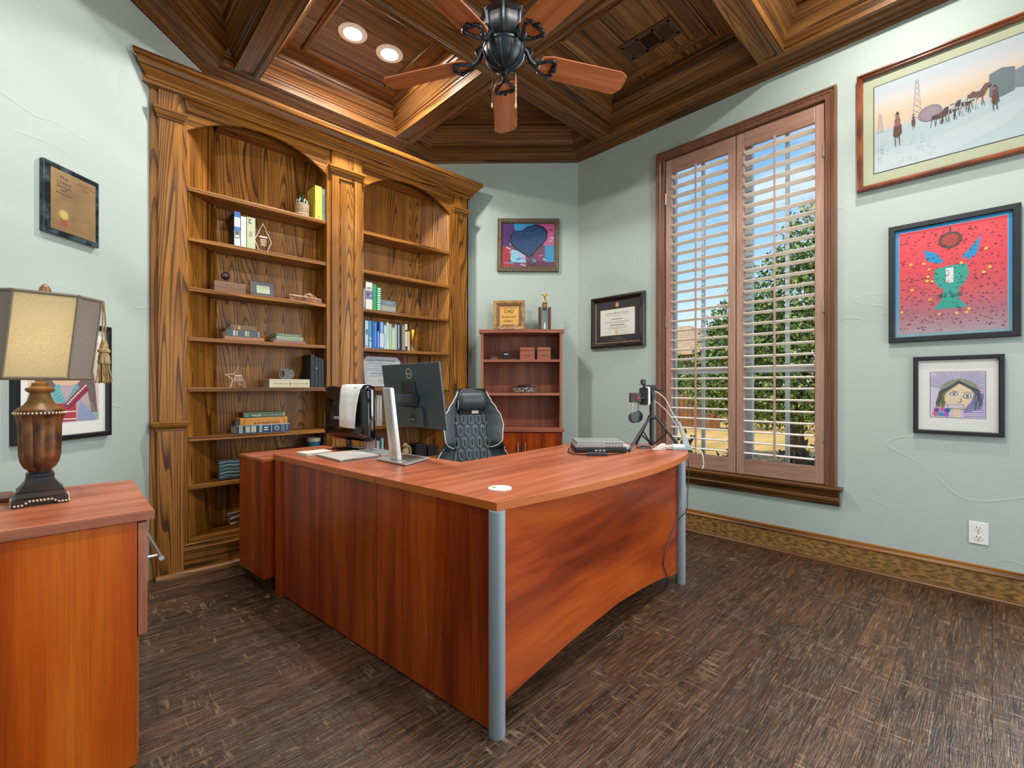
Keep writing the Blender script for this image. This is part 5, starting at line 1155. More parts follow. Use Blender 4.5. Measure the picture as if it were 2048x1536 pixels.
m = MB(BLACK); m.tube([desk_pt(1.57, -0.040, .70), desk_pt(1.575, -0.042, .62), desk_pt(1.545, -0.047, .50), desk_pt(1.515, -0.052, .42), desk_pt(1.47, -0.010, .35), desk_pt(1.38, -0.007, .27), desk_pt(1.30, -0.007, .18), desk_pt(1.345, -0.007, .10), desk_pt(1.36, -0.004, .05), desk_pt(1.40, 0.03, .005)], 0.0024, 7, smooth=6)
tag(m.build('cable', None, smooth=True), 'thin black cable trailing down the right end of the desk front', 'cable')

# ------------------------------------------------------------------ office chair
LE = noisy('black_leather', '#30363b', '#41484e', 120.0, 0.34, 3.0, 0.12); LEG = noisy('grey_black_leather', '#4a5258', '#5f686e', 110.0, 0.34, 3.0, 0.12); PIPE = P('#d8dad8', 0.5)
c0 = thing('office_chair', 'black leather executive chair with white piping and quilted back behind the desk', 'chair', (1.961, 2.33, 0), rad(-24))
HW = [(0.46, 0.262), (0.56, 0.272), (0.64, 0.256), (0.70, 0.222), (0.74, 0.203), (0.80, 0.209), (0.86, 0.218), (0.92, 0.204), (0.98, 0.170), (1.03, 0.136), (1.07, 0.113), (1.10, 0.101), (1.115, 0.086)]
def hwid(z):
    for (a, wa), (b, wb) in zip(HW, HW[1:]):
        if a <= z <= b: t = (z - a) / (b - a); t = t * t * (3 - 2 * t); return wa + (wb - wa) * t
    return HW[-1][1]
def yrec(z): return 0.17 + (z - 0.46) * 0.20
def wing(s_): q_ = max(0.0, (abs(s_) - 0.50) / 0.50); return 0.085 * q_ ** 1.4
NS, NT = 33, 34
def bpt(s_, z, off=0.0): return (s_ * hwid(z), yrec(z) - wing(s_) * (1.0 if z > 0.7 else 0.55) - off, z)
zs = [0.46 + (1.112 - 0.46) * k / NT for k in range(NT + 1)]
m = MB(LE); rs = []
for z in zs:
    f = [bpt(-1 + 2 * k / NS, z) for k in range(NS + 1)]; g = [(x * 0.98, yrec(z) + 0.055 - 0.03 * abs(x) / hwid(z) - wing(x / hwid(z)) * .5, z - 0.0) for x, y, _ in f][::-1]
    rs.append(f + g)
m.rings(rs, caps=True); m.build('back_shell', c0, smooth=True)
for s_ in (-1, 1):
    m = MB(LEG); rs = []
    for z in [0.735 + (1.095 - 0.735) * k / 20 for k in range(21)]:
        e = math.sin(PI * min(1, max(0, (z - 0.735) / 0.36))) ** 0.5
        inner, outer = 0.50 + 0.10 * max(0, (z - 1.0) / 0.1), 0.985; row = []
        for k in range(9):
            t = k / 8; sg = s_ * (inner + (outer - inner) * t); b = bpt(sg, z); row.append((b[0], b[1] - 0.004 - 0.022 * math.sin(PI * t) * e, z))
        rs.append(row)
    m.rings(rs, closed=False); m.build('side_bolster', c0, smooth=True)
    m = MB(PIPE); pp = [bpt(s_ * 0.985, z, 0.004) for z in [1.092 - k * 0.018 for k in range(20)]]; pp += [bpt(s_ * 0.85, 0.722, 0.008), bpt(s_ * 0.68, 0.705, 0.008), bpt(s_ * 0.55, 0.700, 0.008)]
    m.tube(pp, 0.0036, 8); m.build('piping', c0, smooth=True)
    m = MB(PIPE); m.tube([bpt(s_ * 0.97, z, 0.004) for z in [0.705 - k * 0.02 for k in range(12)]], 0.0034, 8); m.build('piping', c0, smooth=True)
m = MB(LEG); rs = []
for z in [0.47 + (0.935 - 0.47) * k / 22 for k in range(23)]: rs.append([(bpt(-0.52 + 1.04 * k / 12, z)[0], bpt(-0.52 + 1.04 * k / 12, z)[1] - 0.012 - 0.004 * math.sin(PI * k / 12), z) for k in range(13)])
m.rings(rs, closed=False); qp = m.build('quilted_panel', c0, smooth=True)
m = MB(P('#15191d', 0.5)); mu_ = MB(P('#5d666c', 0.35))
def qpt(x, z, off=0.017): return (x, yrec(z) - off, z)
cw, chh = 0.054, 0.104
for r_ in range(5):
    for c_ in range(-2, 3):
        x = c_ * cw + (cw / 2 if r_ % 2 else 0); zc = 0.90 - r_ * chh * 0.78
        if abs(x) > 0.115: continue
        hx = [(x, zc + chh * .52), (x + cw / 2, zc + chh * .26), (x + cw / 2, zc - chh * .26), (x, zc - chh * .52), (x - cw / 2, zc - chh * .26), (x - cw / 2, zc + chh * .26)]
        hx = [(a_, min(b_, 0.932)) for a_, b_ in hx]
        m.tube([qpt(*p) for p in hx + hx[:1]], 0.0022, 6)
        for s_ in (-1, 1): mu_.tube([qpt(x + s_ * cw * .30, min(zc + chh * .22, .93), .018), qpt(x + s_ * cw * .30, zc - chh * .24, .018), qpt(x, zc - chh * .38, .018)], 0.0034, 6)
        m.tube([qpt(x, min(zc + chh * .2, .93), .0185), qpt(x, zc - chh * .2, .0185)], 0.003, 6)
m.build('quilting_seams', qp); mu_.build('quilting_ridges', qp, smooth=True)
m = MB(LE); rs = []
for k in range(15):
    x = -0.105 + 0.21 * k / 14; e = min(1.0, math.sin(PI * (k + .35) / 14.7) * 1.9) ; row = []
    for j in range(18):
        q_ = 2 * PI * j / 18; row.append((x, yrec(1.03) - 0.040 + 0.042 * math.cos(q_) * (0.6 + .4 * e), 1.030 + (0.073 * math.sin(q_)) * (0.82 + .18 * e) - 0.0))
    rs.append(row)
m.rings(rs, caps=True); m.build('headrest_pillow', c0, smooth=True)
m = MB(PIPE)
for x in (-0.1, ): m.tube([(x, yrec(1.03) - 0.040 + 0.040 * math.cos(2 * PI * j / 18), 1.030 + 0.069 * math.sin(2 * PI * j / 18)) for j in range(9, 19)], 0.0022, 6)
m.build('pillow_piping', c0, smooth=True)
MB(P('#0f1113', 0.7)).box(-0.085, 0.085, yrec(.945) - 0.024, yrec(.945) - 0.006, 0.930, 0.962).build('dark_hole_patch', c0, bevel=0.004)  # dark block painted in for the shaded hole in the back
MB(P('#b9a898', 0.35, 0.4)).box(0.005, 0.055, yrec(.945) - 0.027, yrec(.945) - 0.024, 0.936, 0.960).build('maker_plate', c0, bevel=0.001)
for ch_ in c0.children: ch_.location.z -= 0.02
m = MB(LE); m.box(-0.255, 0.255, -0.33, 0.20, 0.42, 0.52); m.build('seat', c0, bevel=0.04, seg=4)
m = MB(BLACK); m.box(-0.12, 0.12, -0.14, 0.12, 0.38, 0.42); m.build('seat_plate', c0, bevel=0.006)
m = MB(STEEL); m.tube([(0, 0, 0.09), (0, 0, 0.385)], 0.025, 16); m.build('gas_column', c0, smooth=True)
for k in range(5):
    q_ = 2 * PI * k / 5 + 0.3; ex, ey = 0.29 * math.cos(q_), 0.29 * math.sin(q_)
    m = MB(BLACK); m.tube([(0, 0, 0.105), (ex * .6, ey * .6, 0.09), (ex, ey, 0.07)], 0.024, 10, smooth=3, taper=0.014); lg = m.build('leg', c0, smooth=True)
    m = MB(BLACK); m.at((ex, ey, 0.0265), q_, PI / 2).lathe([(0, -0.02), (0.024, -0.02), (0.026, -0.014), (0.026, 0.014), (0.024, 0.02), (0, 0.02)], seg=18); m.build('caster', lg, smooth=True)

# ------------------------------------------------------------------ ceiling fan
FX, FY = 1.528, 1.638
fan = thing('ceiling_fan', 'five-blade ceiling fan with ornate black motor and brown wooden blades', 'fan', (FX, FY, 3.45))
IRON = noisy('wrought_iron', '#0e1318', '#232d36', 16.0, 0.38, 3.0, 0.15, 0.3)
def fz(z): return z - 3.45
m = MB(IRON); m.lathe([(0, fz(3.45)), (0.075, fz(3.45)), (0.075, fz(3.43)), (0.05, fz(3.39)), (0.02, fz(3.375)), (0, fz(3.375))], seg=28); m.build('canopy', fan, smooth=True)
m = MB(IRON); m.tube([(0, 0, fz(3.38)), (0, 0, fz(2.87))], 0.012, 14); m.lathe([(0, fz(2.93)), (0.022, fz(2.93)), (0.028, fz(2.915)), (0.022, fz(2.90)), (0, fz(2.90))], seg=20); m.build('downrod', fan, smooth=True)
m = MB(IRON)
m.lathe([(0, fz(2.889)), (0.03, fz(2.890)), (0.06, fz(2.882)), (0.094, fz(2.879)), (0.112, fz(2.876)), (0.118, fz(2.865)), (0.103, fz(2.851)), (0.104, fz(2.832)), (0.100, fz(2.799)), (0.086, fz(2.770)), (0.070, fz(2.756)), (0.068, fz(2.741)), (0, fz(2.740))][::-1], seg=48, flute=0.05, nf=8); mh = m.build('motor_housing', fan, smooth=True)
m = MB(IRON)
for k in range(8):
    q_ = 2 * PI * k / 8; c, s_ = math.cos(q_), math.sin(q_)
    m.tube([(0.118 * c, 0.118 * s_, fz(2.871)), (0.109 * c, 0.109 * s_, fz(2.839)), (0.104 * c, 0.104 * s_, fz(2.799)), (0.090 * c, 0.090 * s_, fz(2.770)), (0.073 * c, 0.073 * s_, fz(2.753))], 0.007, 8, smooth=4)
m.build('housing_ribs', mh, smooth=True)
m = MB(IRON); m.lathe([(0, fz(2.745)), (0.094, fz(2.745)), (0.102, fz(2.738)), (0.102, fz(2.730)), (0.098, fz(2.726)), (0.097, fz(2.718)), (0.088, fz(2.686)), (0.066, fz(2.656)), (0.036, fz(2.640)), (0.014, fz(2.632)), (0.012, fz(2.622)), (0.016, fz(2.614)), (0.010, fz(2.606)), (0, fz(2.602))][::-1], seg=40); sw = m.build('switch_housing', fan, smooth=True)
m = MB(IRON)
for k in range(10):
    q_ = 2 * PI * k / 10; c, s_ = math.cos(q_), math.sin(q_); m.tube([(0.098 * c, 0.098 * s_, fz(2.718)), (0.090 * c, 0.090 * s_, fz(2.686)), (0.067 * c, 0.067 * s_, fz(2.655)), (0.030 * c, 0.030 * s_, fz(2.637))], 0.005, 7, smooth=4)
m.build('switch_ribs', sw, smooth=True)
BL = laminate('x', 'blade', 16.0, 1.2, 0.4); ZBL = fz(2.695)
def add_blade(ang):
    rot = rad(ang - 43.97)
    m = MB(BL); o = [(0.185, -0.050), (0.23, -0.064), (0.61, -0.070), (0.648, -0.050), (0.655, 0.0), (0.655, 0.030), (0.625, 0.070), (0.23, 0.064), (0.185, 0.050)]
    m.at((0, 0, ZBL), 0, rad(-11)); m.prism(o, -0.003, 0.003); bo = m.build('blade', fan, (0, 0, 0), rot, bevel=0.0015)
    m = MB(IRON); m.at((0, 0, ZBL), 0, rad(-11))
    m.tube([(0.215, -0.040, -0.008), (0.238, -0.046, -0.010), (0.255, -0.030, -0.010), (0.245, -0.010, -0.010), (0.262, 0.0, -0.011), (0.245, 0.010, -0.010), (0.255, 0.030, -0.010), (0.238, 0.046, -0.010), (0.215, 0.040, -0.008), (0.188, 0.026, -0.008), (0.165, 0.012, -0.008)], 0.0075, 8, smooth=4)
    m.tube([(0.165, -0.012, -0.008), (0.188, -0.026, -0.008), (0.215, -0.040, -0.008)], 0.0075, 8, smooth=4)
    for p in ((0.238, -0.046), (0.238, 0.046), (0.262, 0.0)): m.ball((p[0], p[1], -0.010), 0.011, 10, 8)
    m.at(); m.tube([(0.070, 0, fz(2.752)), (0.108, 0, fz(2.752)), (0.135, 0, fz(2.705)), (0.168, 0, fz(2.688))], 0.012, 10, smooth=5); m.tube([(0.075, 0.0, fz(2.765)), (0.12, 0.0, fz(2.775)), (0.145, 0, fz(2.755)), (0.132, 0, fz(2.73))], 0.007, 8, smooth=4)
    m.build('blade_iron', bo, smooth=True)
for k in range(5): add_blade(18 + 72 * k)
for q_ in (rad(-43.97 + 55), rad(-43.97 + 128)):
    c, s_ = math.cos(q_), math.sin(q_); m = MB(P('#8a7a5c', 0.35, 0.8)); m.tube([(0.096 * c, 0.096 * s_, fz(2.722)), (0.10 * c, 0.10 * s_, fz(2.62)), (0.10 * c, 0.10 * s_, fz(2.52))], 0.0016, 6); m.lathe([(0, 0), (0.004, 0.002), (0.005, 0.012), (0.003, 0.028), (0, 0.03)], (0.10 * c, 0.10 * s_, fz(2.495)), 12); m.build('pull_chain', fan, smooth=True)

# ------------------------------------------------------------------ recessed lights and vent
LENS = emit('lamp_lens', (1.0, 0.93, 0.82), 14.0)
def can(label, u, v, power, group=None):
    t = thing('recessed_light', label, 'ceiling light', (u, v, 3.45), 0, group)
    m = MB(P('#ffffff', 0.5)); m.lathe([(0.056, -0.0005), (0.092, -0.0005), (0.092, -0.004), (0.086, -0.0075), (0.060, -0.010), (0.056, -0.006)], seg=40); m.v = m.v; m.build('trim_ring', t, smooth=True)
    m = MB(LENS); m.lathe([(0, -0.003), (0.058, -0.003), (0.058, -0.005), (0, -0.0055)], seg=32); m.build('lens', t, smooth=True)
    ld = bpy.data.lights.new('recessed_lamp', 'AREA'); ld.shape = 'DISK'; ld.size = 0.10; ld.energy = power; ld.color = (1.0, 0.94, 0.86)
    lo = bpy.data.objects.new('recessed_lamp', ld); COL.objects.link(lo); lo.parent = t; lo.location = (0, 0, -0.012)
    return t
CANP = 27
can('left of the two glowing recessed ceiling lights above the bookcase', 1.373, 2.942, CANP)
can('right of the two glowing recessed ceiling lights above the bookcase', 1.644, 2.945, CANP)
for u, v in ((1.373, 0.34), (1.644, 0.34), (0.20, 1.66), (2.74, 0.34)):  # more cans out of view, added to fill the room
    can('unseen recessed ceiling light added as fill in a coffer', u, v, CANP, 'recessed lights outside the view')
vt = thing('air_vent', 'brown slatted air vent in the ceiling coffer near the window', 'vent', (2.84, 1.605, 3.4495))
VM = noisy('vent_brown', '#3a2114', '#4a2c1b', 20.0, 0.4)
m = MB(VM); m.rings([[(x, y, 0) for x, y in ((-.092, -.19), (.092, -.19), (.092, .19), (-.092, .19))], [(x, y, -.006) for x, y in ((-.092, -.19), (.092, -.19), (.092, .19), (-.092, .19))], [(x, y, -.009) for x, y in ((-.078, -.176), (.078, -.176), (.078, .176), (-.078, .176))]])
for y0, y1 in ((-.176, -.160), (-.066, -.050), (.050, .066), (.160, .176)): m.box(-.078, .078, y0, y1, -.009, -.004)
for x0 in (-.078, .060): m.box(x0, x0 + .018, -.176, .176, -.009, -.004)
m.build('frame', vt); MB(P('#0c0705', 0.9)).box(-.08, .08, -.178, .178, -.002, -.0005).build('duct', vt)
for y0, y1, tilt in ((-.158, -.068, 40), (-.048, .048, -20), (.068, .158, 55)):
    for k in range(9):
        x = -.052 + k * .013; m = MB(VM); m.at((x, (y0 + y1) / 2, -.006), 0, 0, rad(tilt)); m.box(-.005, .005, (y0 - y1) / 2, (y1 - y0) / 2, -.0007, .0007); m.build('slat', vt)

# ------------------------------------------------------------------ low bookshelf by the back wall (local x to the viewer's right, y towards the wall)
BSR = -PI / 4
def bwall(s, d):        # s = distance left of the window corner along the back wall, d = distance in front of it
    return (3.45 - s * R2 - d * R2, 2.686 + s * R2 - d * R2)
bs0 = bwall(0.53, 0.165)
bs = thing('bookshelf', 'narrow reddish cherry bookshelf unit standing against the back wall', 'bookshelf', (bs0[0], bs0[1], 0), BSR)
hx = 0.355
for x in (-hx, hx - 0.022): MB(PINKZ).box(x, x + 0.022, -0.13, 0.14, 0.745, 1.575).build('side_panel', bs, bevel=0.001)
MB(laminate('z', 'pink', 16.0, 0.9, 0.4)).box(-hx + 0.022, hx - 0.022, 0.13, 0.14, 0.745, 1.575).build('back_panel', bs)
topo = [(-hx - 0.016, 0.145), (-hx - 0.016, -0.135)] + [(-hx - 0.016 + (2 * hx + 0.032) * k / 12, -0.135 - 0.03 * math.sin(PI * k / 12)) for k in range(1, 12)] + [(hx + 0.016, -0.135), (hx + 0.016, 0.145)]
MB(PINKX).prism(topo, 1.575, 1.606).build('top', bs, bevel=0.002)
for z in (1.345, 1.052): MB(PINKX).box(-hx + 0.022, hx - 0.022, -0.128, 0.13, z - 0.022, z).build('shelf', bs, bevel=0.001)
MB(PINKX).box(-hx - 0.014, hx + 0.014, -0.160, 0.145, 0.715, 0.745).build('counter_top', bs, bevel=0.0015)
MB(LAMZ).box(-hx, hx, -0.130, 0.14, 0.0, 0.715).build('lower_cabinet', bs)
for x0, x1, hxn in ((-hx + .002, -0.002, -0.03), (0.002, hx - .002, 0.03)):
    d_ = MB(LAMZ).box(x0, x1, -0.148, -0.1305, 0.06, 0.708).build('door', bs, bevel=0.001)
    m = MB(STEEL); m.tube([(hxn, -0.175, 0.52), (hxn, -0.175, 0.62)], 0.005, 8); m.tube([(hxn, -0.148, 0.53), (hxn, -0.175, 0.53)], 0.004, 8); m.tube([(hxn, -0.148, 0.61), (hxn, -0.175, 0.61)], 0.004, 8); m.build('handle', d_, smooth=True)
def onbs(s, d=0.18): return bwall(s, d)
def bsthing(name, label, cat, s, z, d=0.18, rot=0.0): p = onbs(s, d); return thing(name, label, cat, (p[0], p[1], z), BSR + rot)
# top: plaque on a scroll easel, bowling trophy
pz = 1.606
pl = bsthing('wall_plaque', 'wooden framed gold plaque for dad standing on the bookshelf', 'plaque', 0.642, pz + 0.010, 0.17)
pl.rotation_euler = (rad(-8), 0, BSR)
fm = noisy('antique_frame', '#7a5636', '#b08a5c', 14.0, 0.5, 4.0, 0.2)
m = MB(fm); w_, h_ = 0.142, 0.272
rs = []
for ins, y in ((0, 0.012), (0, -0.014), (0.008, -0.020), (0.022, -0.016), (0.034, -0.004), (0.038, 0.0)): rs.append([(-w_ + ins, y, ins), (w_ - ins, y, ins), (w_ - ins, y, h_ - ins), (-w_ + ins, y, h_ - ins)])
m.rings(rs); m.box(-w_, w_, 0.010, 0.014, 0, h_); m.build('frame', pl)
a = Art(0.004); a.rect(-w_ + .03, .03, w_ - .03, h_ - .03, P('#6d5236', 0.6)); a.layer(); a.rect(-.082, .052, .086, .218, P('#c69a4c', 0.35, 0.25)); a.layer()
a.rect(-.066, .205, .070, .210, P('#5a3614', 0.6)); IK = P('#54300f', 0.6)
a.text('DAD', 0, .160, .046, IK, bold=True, width=.088); a.text('THE', 0, .148, .010, IK); a.text('G', -.060, .112, .034, IK, bold=True); a.text('REATEST', .012, .114, .024, IK, bold=True, width=.108); a.text('H', -.036, .074, .034, IK, bold=True); a.text('ERO', .012, .076, .025, IK, bold=True, width=.062)
a.build('inscription', pl)
es = bsthing('display_easel', 'cream scroll-foot wire easel holding the gold dad plaque', 'easel', 0.642, pz, 0.17)
m = MB(P('#d8c6a4', 0.4))
for x in (-0.062, 0.070):
    sp = [(x - .004 + (0.004 + 0.0022 * k) * math.cos(k * .55), -0.034, 0.040 + (0.004 + 0.0022 * k) * math.sin(k * .55)) for k in range(12)]
    m.tube(sp + [(x + 0.024, -0.034, 0.012), (x + 0.022, -0.030, 0.003), (x + .022, 0.0, 0.004), (x + .01, 0.05, 0.004)], 0.0034, 7, smooth=3)
m.tube([(-0.05, 0.05, 0.004), (0.0, 0.062, 0.10), (0.09, 0.05, 0.004)], 0.0034, 7)
m.build('scroll_legs', es, smooth=True)
tr_ = bsthing('bowling_trophy', 'wooden column trophy with a small gold bowler figure on the bookshelf', 'trophy', 0.322, pz, 0.17)
m = MB(noisy('walnut_columns', '#3f2414', '#6b432a', 3.0, 0.35, 3.0, stretch=(60, 60, 1)))
m.box(-.056, .056, -.03, .03, 0, .012)
for x in (-.056, .030): m.box(x, x + .026, -.026, .026, .012, .212)
m.box(-.02, .022, -.032, .026, .196, .252)
m.build('columns', tr_, bevel=0.002); MB(P('#b9c4c8', 0.08, 0.9)).box(-.030, .030, .004, .010, .012, .196).build('mirror', tr_)
m = MB(P('#dfe3e2', 0.4)); m.lathe([(0, 0), (.008, 0), (.011, .018), (.009, .034), (.0045, .046), (.006, .056), (.004, .062), (0, .064)], (0, -.012, .012), 16); m.build('bowling_pin', tr_, smooth=True)
m = MB(GOLD); m.at((0.001, -.0325, .224), 0, PI / 2).lathe([(0, -.001), (.014, -.001), (.014, .001), (0, .001)], seg=24); m.build('medallion', tr_)
# the little gold figure: one skinned body
bm = bmesh.new(); J = dict(pel=(0, 0, .292), ch=(.004, -.002, .320), nk=(.006, -.003, .333), hd=(.007, -.004, .344), shl=(-.012, 0, .330), ell=(-.030, .004, .326), hal=(-.040, -.004, .334), shr=(.018, 0, .330), elr=(.034, .006, .322), har=(.048, .010, .328), hl=(-.006, 0, .288), kl=(-.010, -.006, .272), fl=(-.006, 0, .254), hr=(.006, 0, .288), kr=(.012, .004, .274), fr=(.020, .010, .260))
E_ = [('pel', 'ch'), ('ch', 'nk'), ('nk', 'hd'), ('ch', 'shl'), ('shl', 'ell'), ('ell', 'hal'), ('ch', 'shr'), ('shr', 'elr'), ('elr', 'har'), ('pel', 'hl'), ('hl', 'kl'), ('kl', 'fl'), ('pel', 'hr'), ('hr', 'kr'), ('kr', 'fr')]
RR = dict(pel=.008, ch=.010, nk=.004, hd=.0075, shl=.005, ell=.0035, hal=.0032, shr=.005, elr=.0035, har=.0032, hl=.0065, kl=.0045, fl=.004, hr=.0065, kr=.0045, fr=.004)
me = bpy.data.meshes.new('figure'); ks = list(J); me.from_pydata([J[k] for k in ks], [(ks.index(a_), ks.index(b_)) for a_, b_ in E_], []); me.materials.append(GOLD)
fo = bpy.data.objects.new('figure', me); COL.objects.link(fo); fo.parent = tr_
sk = fo.modifiers.new('skin', 'SKIN'); 
for i_, k in enumerate(ks): me.skin_vertices[0].data[i_].radius = (RR[k], RR[k]); me.skin_vertices[0].data[i_].use_root = (k == 'pel')
fo.modifiers.new('sub', 'SUBSURF').render_levels = 2
m = MB(GOLD); m.lathe([(0, .252), (.02, .252), (.018, .257), (0, .258)], seg=16); m.build('figure_base', tr_)
# shelf items
z = 1.345
ca = bsthing('wooden_box', 'small brown card box on the left of the upper bookshelf shelf', 'box', 0.775, z)
MB(P('#6a4634', 0.5)).box(-.034, .034, -.03, .03, 0, .030).build('body', ca, bevel=0.004); MB(P('#3c2018', 0.5)).box(-.038, .030, -.032, .032, .030, .042).build('lid', ca, bevel=0.003)
bd_ = bsthing('black_gadget', 'black upright gadget with a silver stripe on the upper bookshelf shelf', 'gadget', 0.668, z)
MB(P('#111216', 0.3)).box(-.029, .029, -.025, .025, 0, .075).build('body', bd_, bevel=0.006); MB(P('#c4ccd0', 0.3)).box(-.018, .018, -.0262, -.025, .048, .058).build('stripe', bd_)
TER = noisy('copper_wood', '#8a4a34', '#b4705a', 6.0, 0.5, 4.0, stretch=(1, 1, 6))
for s_, w_, l_ in ((0.478, .066, 'left reddish wooden keepsake box on the upper bookshelf shelf'), (0.332, .060, 'right reddish wooden keepsake box on the upper bookshelf shelf')):
    t = bsthing('keepsake_box', l_, 'box', s_, z); MB(TER).box(-w_, w_, -.05, .05, 0, .084).build('body', t, bevel=0.003); MB(TER).box(-w_ - .001, w_ + .001, -.051, .051, .0855, .112).build('lid', t, bevel=0.003)
z = 1.052
bw = bsthing('crystal_bowl', 'faceted dark crystal bowl on the middle bookshelf shelf', 'bowl', 0.505, z)
m = MB(noisy('cut_crystal', '#2a2a2c', '#d4d6d6', 90.0, 0.12, 1.0, 0.4, lo=.42, hi=.58)); m.lathe([(0, 0), (.07, 0), (.085, .006), (.108, .040), (.112, .050), (.104, .050), (.08, .012), (0, .008)], seg=36, flute=0.08, nf=18); m.build('bowl', bw)
m = MB(P('#1d1210', 0.3)); m.lathe([(.100, .048), (.114, .048), (.114, .054), (.100, .054)], seg=36); m.build('rim', bw, smooth=True)
m = MB(P('#2c1a14', 0.3))
for k in range(8): m.ball((-.05 + .014 * k, .01 * math.sin(k * 2.1), .058 + .003 * (k % 2)), .012, 10, 8)
m.build('contents', bw, smooth=True)

# ------------------------------------------------------------------ framed things on the walls
def framed(name, label, cat, loc, rz, w, h, fw, dep, fmat, prof=None, glass=True, lean=0.0):
    t = thing(name, label, cat, loc, rz, rot=(0, lean, rz))
    m = MB(fmat); rs = []
    for ins, y in (prof or ((0, 0), (0, -dep + .003), (.003, -dep), (fw - .004, -dep), (fw, -dep + .004), (fw, -dep + .014))):
        rs.append([(-w / 2 + ins, y, ins), (w / 2 - ins, y, ins), (w / 2 - ins, y, h - ins), (-w / 2 + ins, y, h - ins)])
    m.rings(rs); m.build('frame', t)
    if glass: MB(PICGLASS).box(-w / 2 + fw - .002, w / 2 - fw + .002, -dep + .006, -dep + .008, fw - .002, h - fw + .002).build('glass', t)
    return t
# heart painting
hp0 = bwall(0.469, 0.001)
HF = noisy('carved_gilt_frame', '#2e2620', '#84725a', 110.0, 0.5, 3.0, 0.9)
t = framed('framed_painting', 'blue heart painting in a carved bronze frame on the back wall', 'painting', (hp0[0], hp0[1], 2.180), BSR, 0.575, 0.494, 0.045, 0.03, HF, ((0, 0), (0, -.022), (.006, -.030), (.018, -.026), (.030, -.030), (.040, -.020), (.045, -.014), (.045, -.006)), glass=False, lean=rad(0.6))
a = Art(-.008); W_, Hh = 0.485, 0.404
def A(x, y): return (-W_ / 2 - .0025 + W_ * 1.01 * x, .045 - .002 + Hh * 1.01 * y)
CP_ = {k: P(v, 0.45) for k, v in dict(pu='#4a2468', bl='#2a86b8', pk='#b4528a', rd='#93282e', lb='#7fb4d0', ma='#6a3a5a', nv='#123a68', dk='#0d1a30', lp='#c49ab4', wine='#572338').items()}
a.poly([A(0, 0), A(1, 0), A(1, 1), A(0, 1)], CP_['ma']); a.layer()
for pts, c in (([(0, .45), (.3, .55), (.35, 1), (0, 1)], 'pu'), ([(.25, .8), (.62, .88), (.6, 1), (.22, 1)], 'bl'), ([(.78, .5), (1, .5), (1, 1), (.72, 1)], 'pk'), ([(0, 0), (.22, 0), (.16, .4), (0, .5)], 'rd'), ([(.82, .12), (1, .12), (1, .5), (.82, .5)], 'bl'), ([(.16, .12), (.46, .1), (.44, .36), (.18, .4)], 'lb'), ([(.46, 0), (1, 0), (.98, .12), (.52, .14)], 'wine')): a.poly([A(*p) for p in pts], CP_[c])
a.layer()
rnd = random.Random(2)
for k in range(60):
    x, y = rnd.random() * .9 + .05, rnd.random() * .88 + .06; L = .05 + .07 * rnd.random(); c = rnd.choice(['pk', 'lb', 'bl', 'pu', 'rd', 'lp', 'wine']); q_ = rnd.uniform(-.5, .9)
    if .2 < x < .85 and .3 < y < .95: continue
    a.line([A(x, y), A(min(.98, x + L * math.cos(q_)), min(.98, max(.02, y + L * math.sin(q_))))], .012, CP_[c])
a.layer()
hpts = [(.52, .22), (.40, .30), (.24, .42), (.14, .58), (.16, .74), (.26, .83), (.38, .84), (.47, .93), (.62, .97), (.78, .94), (.87, .82), (.86, .66), (.78, .52), (.66, .38), (.58, .26)]
a.poly([A(*p) for p in hpts], CP_['dk']); a.layer(); c0_ = (.51, .62); a.poly([A(c0_[0] + (x - c0_[0]) * .90, c0_[1] + (y - c0_[1]) * .90) for x, y in hpts], CP_['nv']); a.layer()
for k in range(16): x, y = .32 + .4 * rnd.random(), .5 + .35 * rnd.random(); a.line([A(x, y), A(x + .02, y + .03)], .004, P('#3a6a9a', 0.4))
a.line([A(.52, .22), A(.56, .12), A(.60, .02)], .008, CP_['dk']); a.line([A(.56, .2), A(.66, .04)], .005, CP_['dk']); a.line([A(.48, .16), A(.50, .05)], .012, CP_['wine'])
a.build('canvas', t)
# diploma on the right wall, local x = viewer's right, loc x at the wall
def rwall(v): return (3.4492, v)
v0 = (2.525 + 1.985) / 2
t = framed('framed_diploma', 'university diploma in a dark mahogany frame left of the window', 'diploma', (*rwall(v0), 1.445), -PI / 2, 0.54, 0.455, 0.042, 0.03, P('#1c1214', 0.25, coat=0.5), ((0, 0), (0, -.020), (.008, -.030), (.020, -.032), (.034, -.022), (.042, -.018), (.042, -.008)))
a = Art(-.009); a.rect(-.23, .040, .23, .415, P('#2c2c34', 0.6)); a.layer()
for (x0, z0, x1, z1, c) in ((-.226, .044, -.219, .411, '#c4a468'), (-.226, .044, .226, .050, '#b48a64'), (.219, .044, .226, .411, '#6a2430'), (-.226, .405, .226, .411, '#5a2430')): a.rect(x0, z0, x1, z1, P(c, 0.4))
a.rect(-.175, .108, .175, .338, P('#b4945c', 0.4)); a.layer(); a.rect(-.172, .111, .172, .335, P('#d9dcd6', 0.8)); a.layer()
a.ell(0, .372, .020, .022, P('#b4825a', 0.35, 0.3)); a.text('Southern Methodist University', 0, .294, .024, P('#6a7474', 0.8), width=.225)
for w_, z_, c in ((.22, .280, '#a0a8a4'), (.05, .268, '#a0a8a4'), (.24, .226, '#a8aeac'), (.24, .218, '#a8aeac'), (.16, .210, '#a8aeac'), (.22, .178, '#a8aeac'), (.20, .170, '#a8aeac'), (.12, .162, '#a8aeac')): a.rect(-w_ / 2, z_, w_ / 2, z_ + .0035, P(c, 0.8))
a.rect(-.055, .246, .055, .2515, P('#5a625e', 0.8)); a.rect(-.078, .194, .078, .1995, P('#5a625e', 0.8))
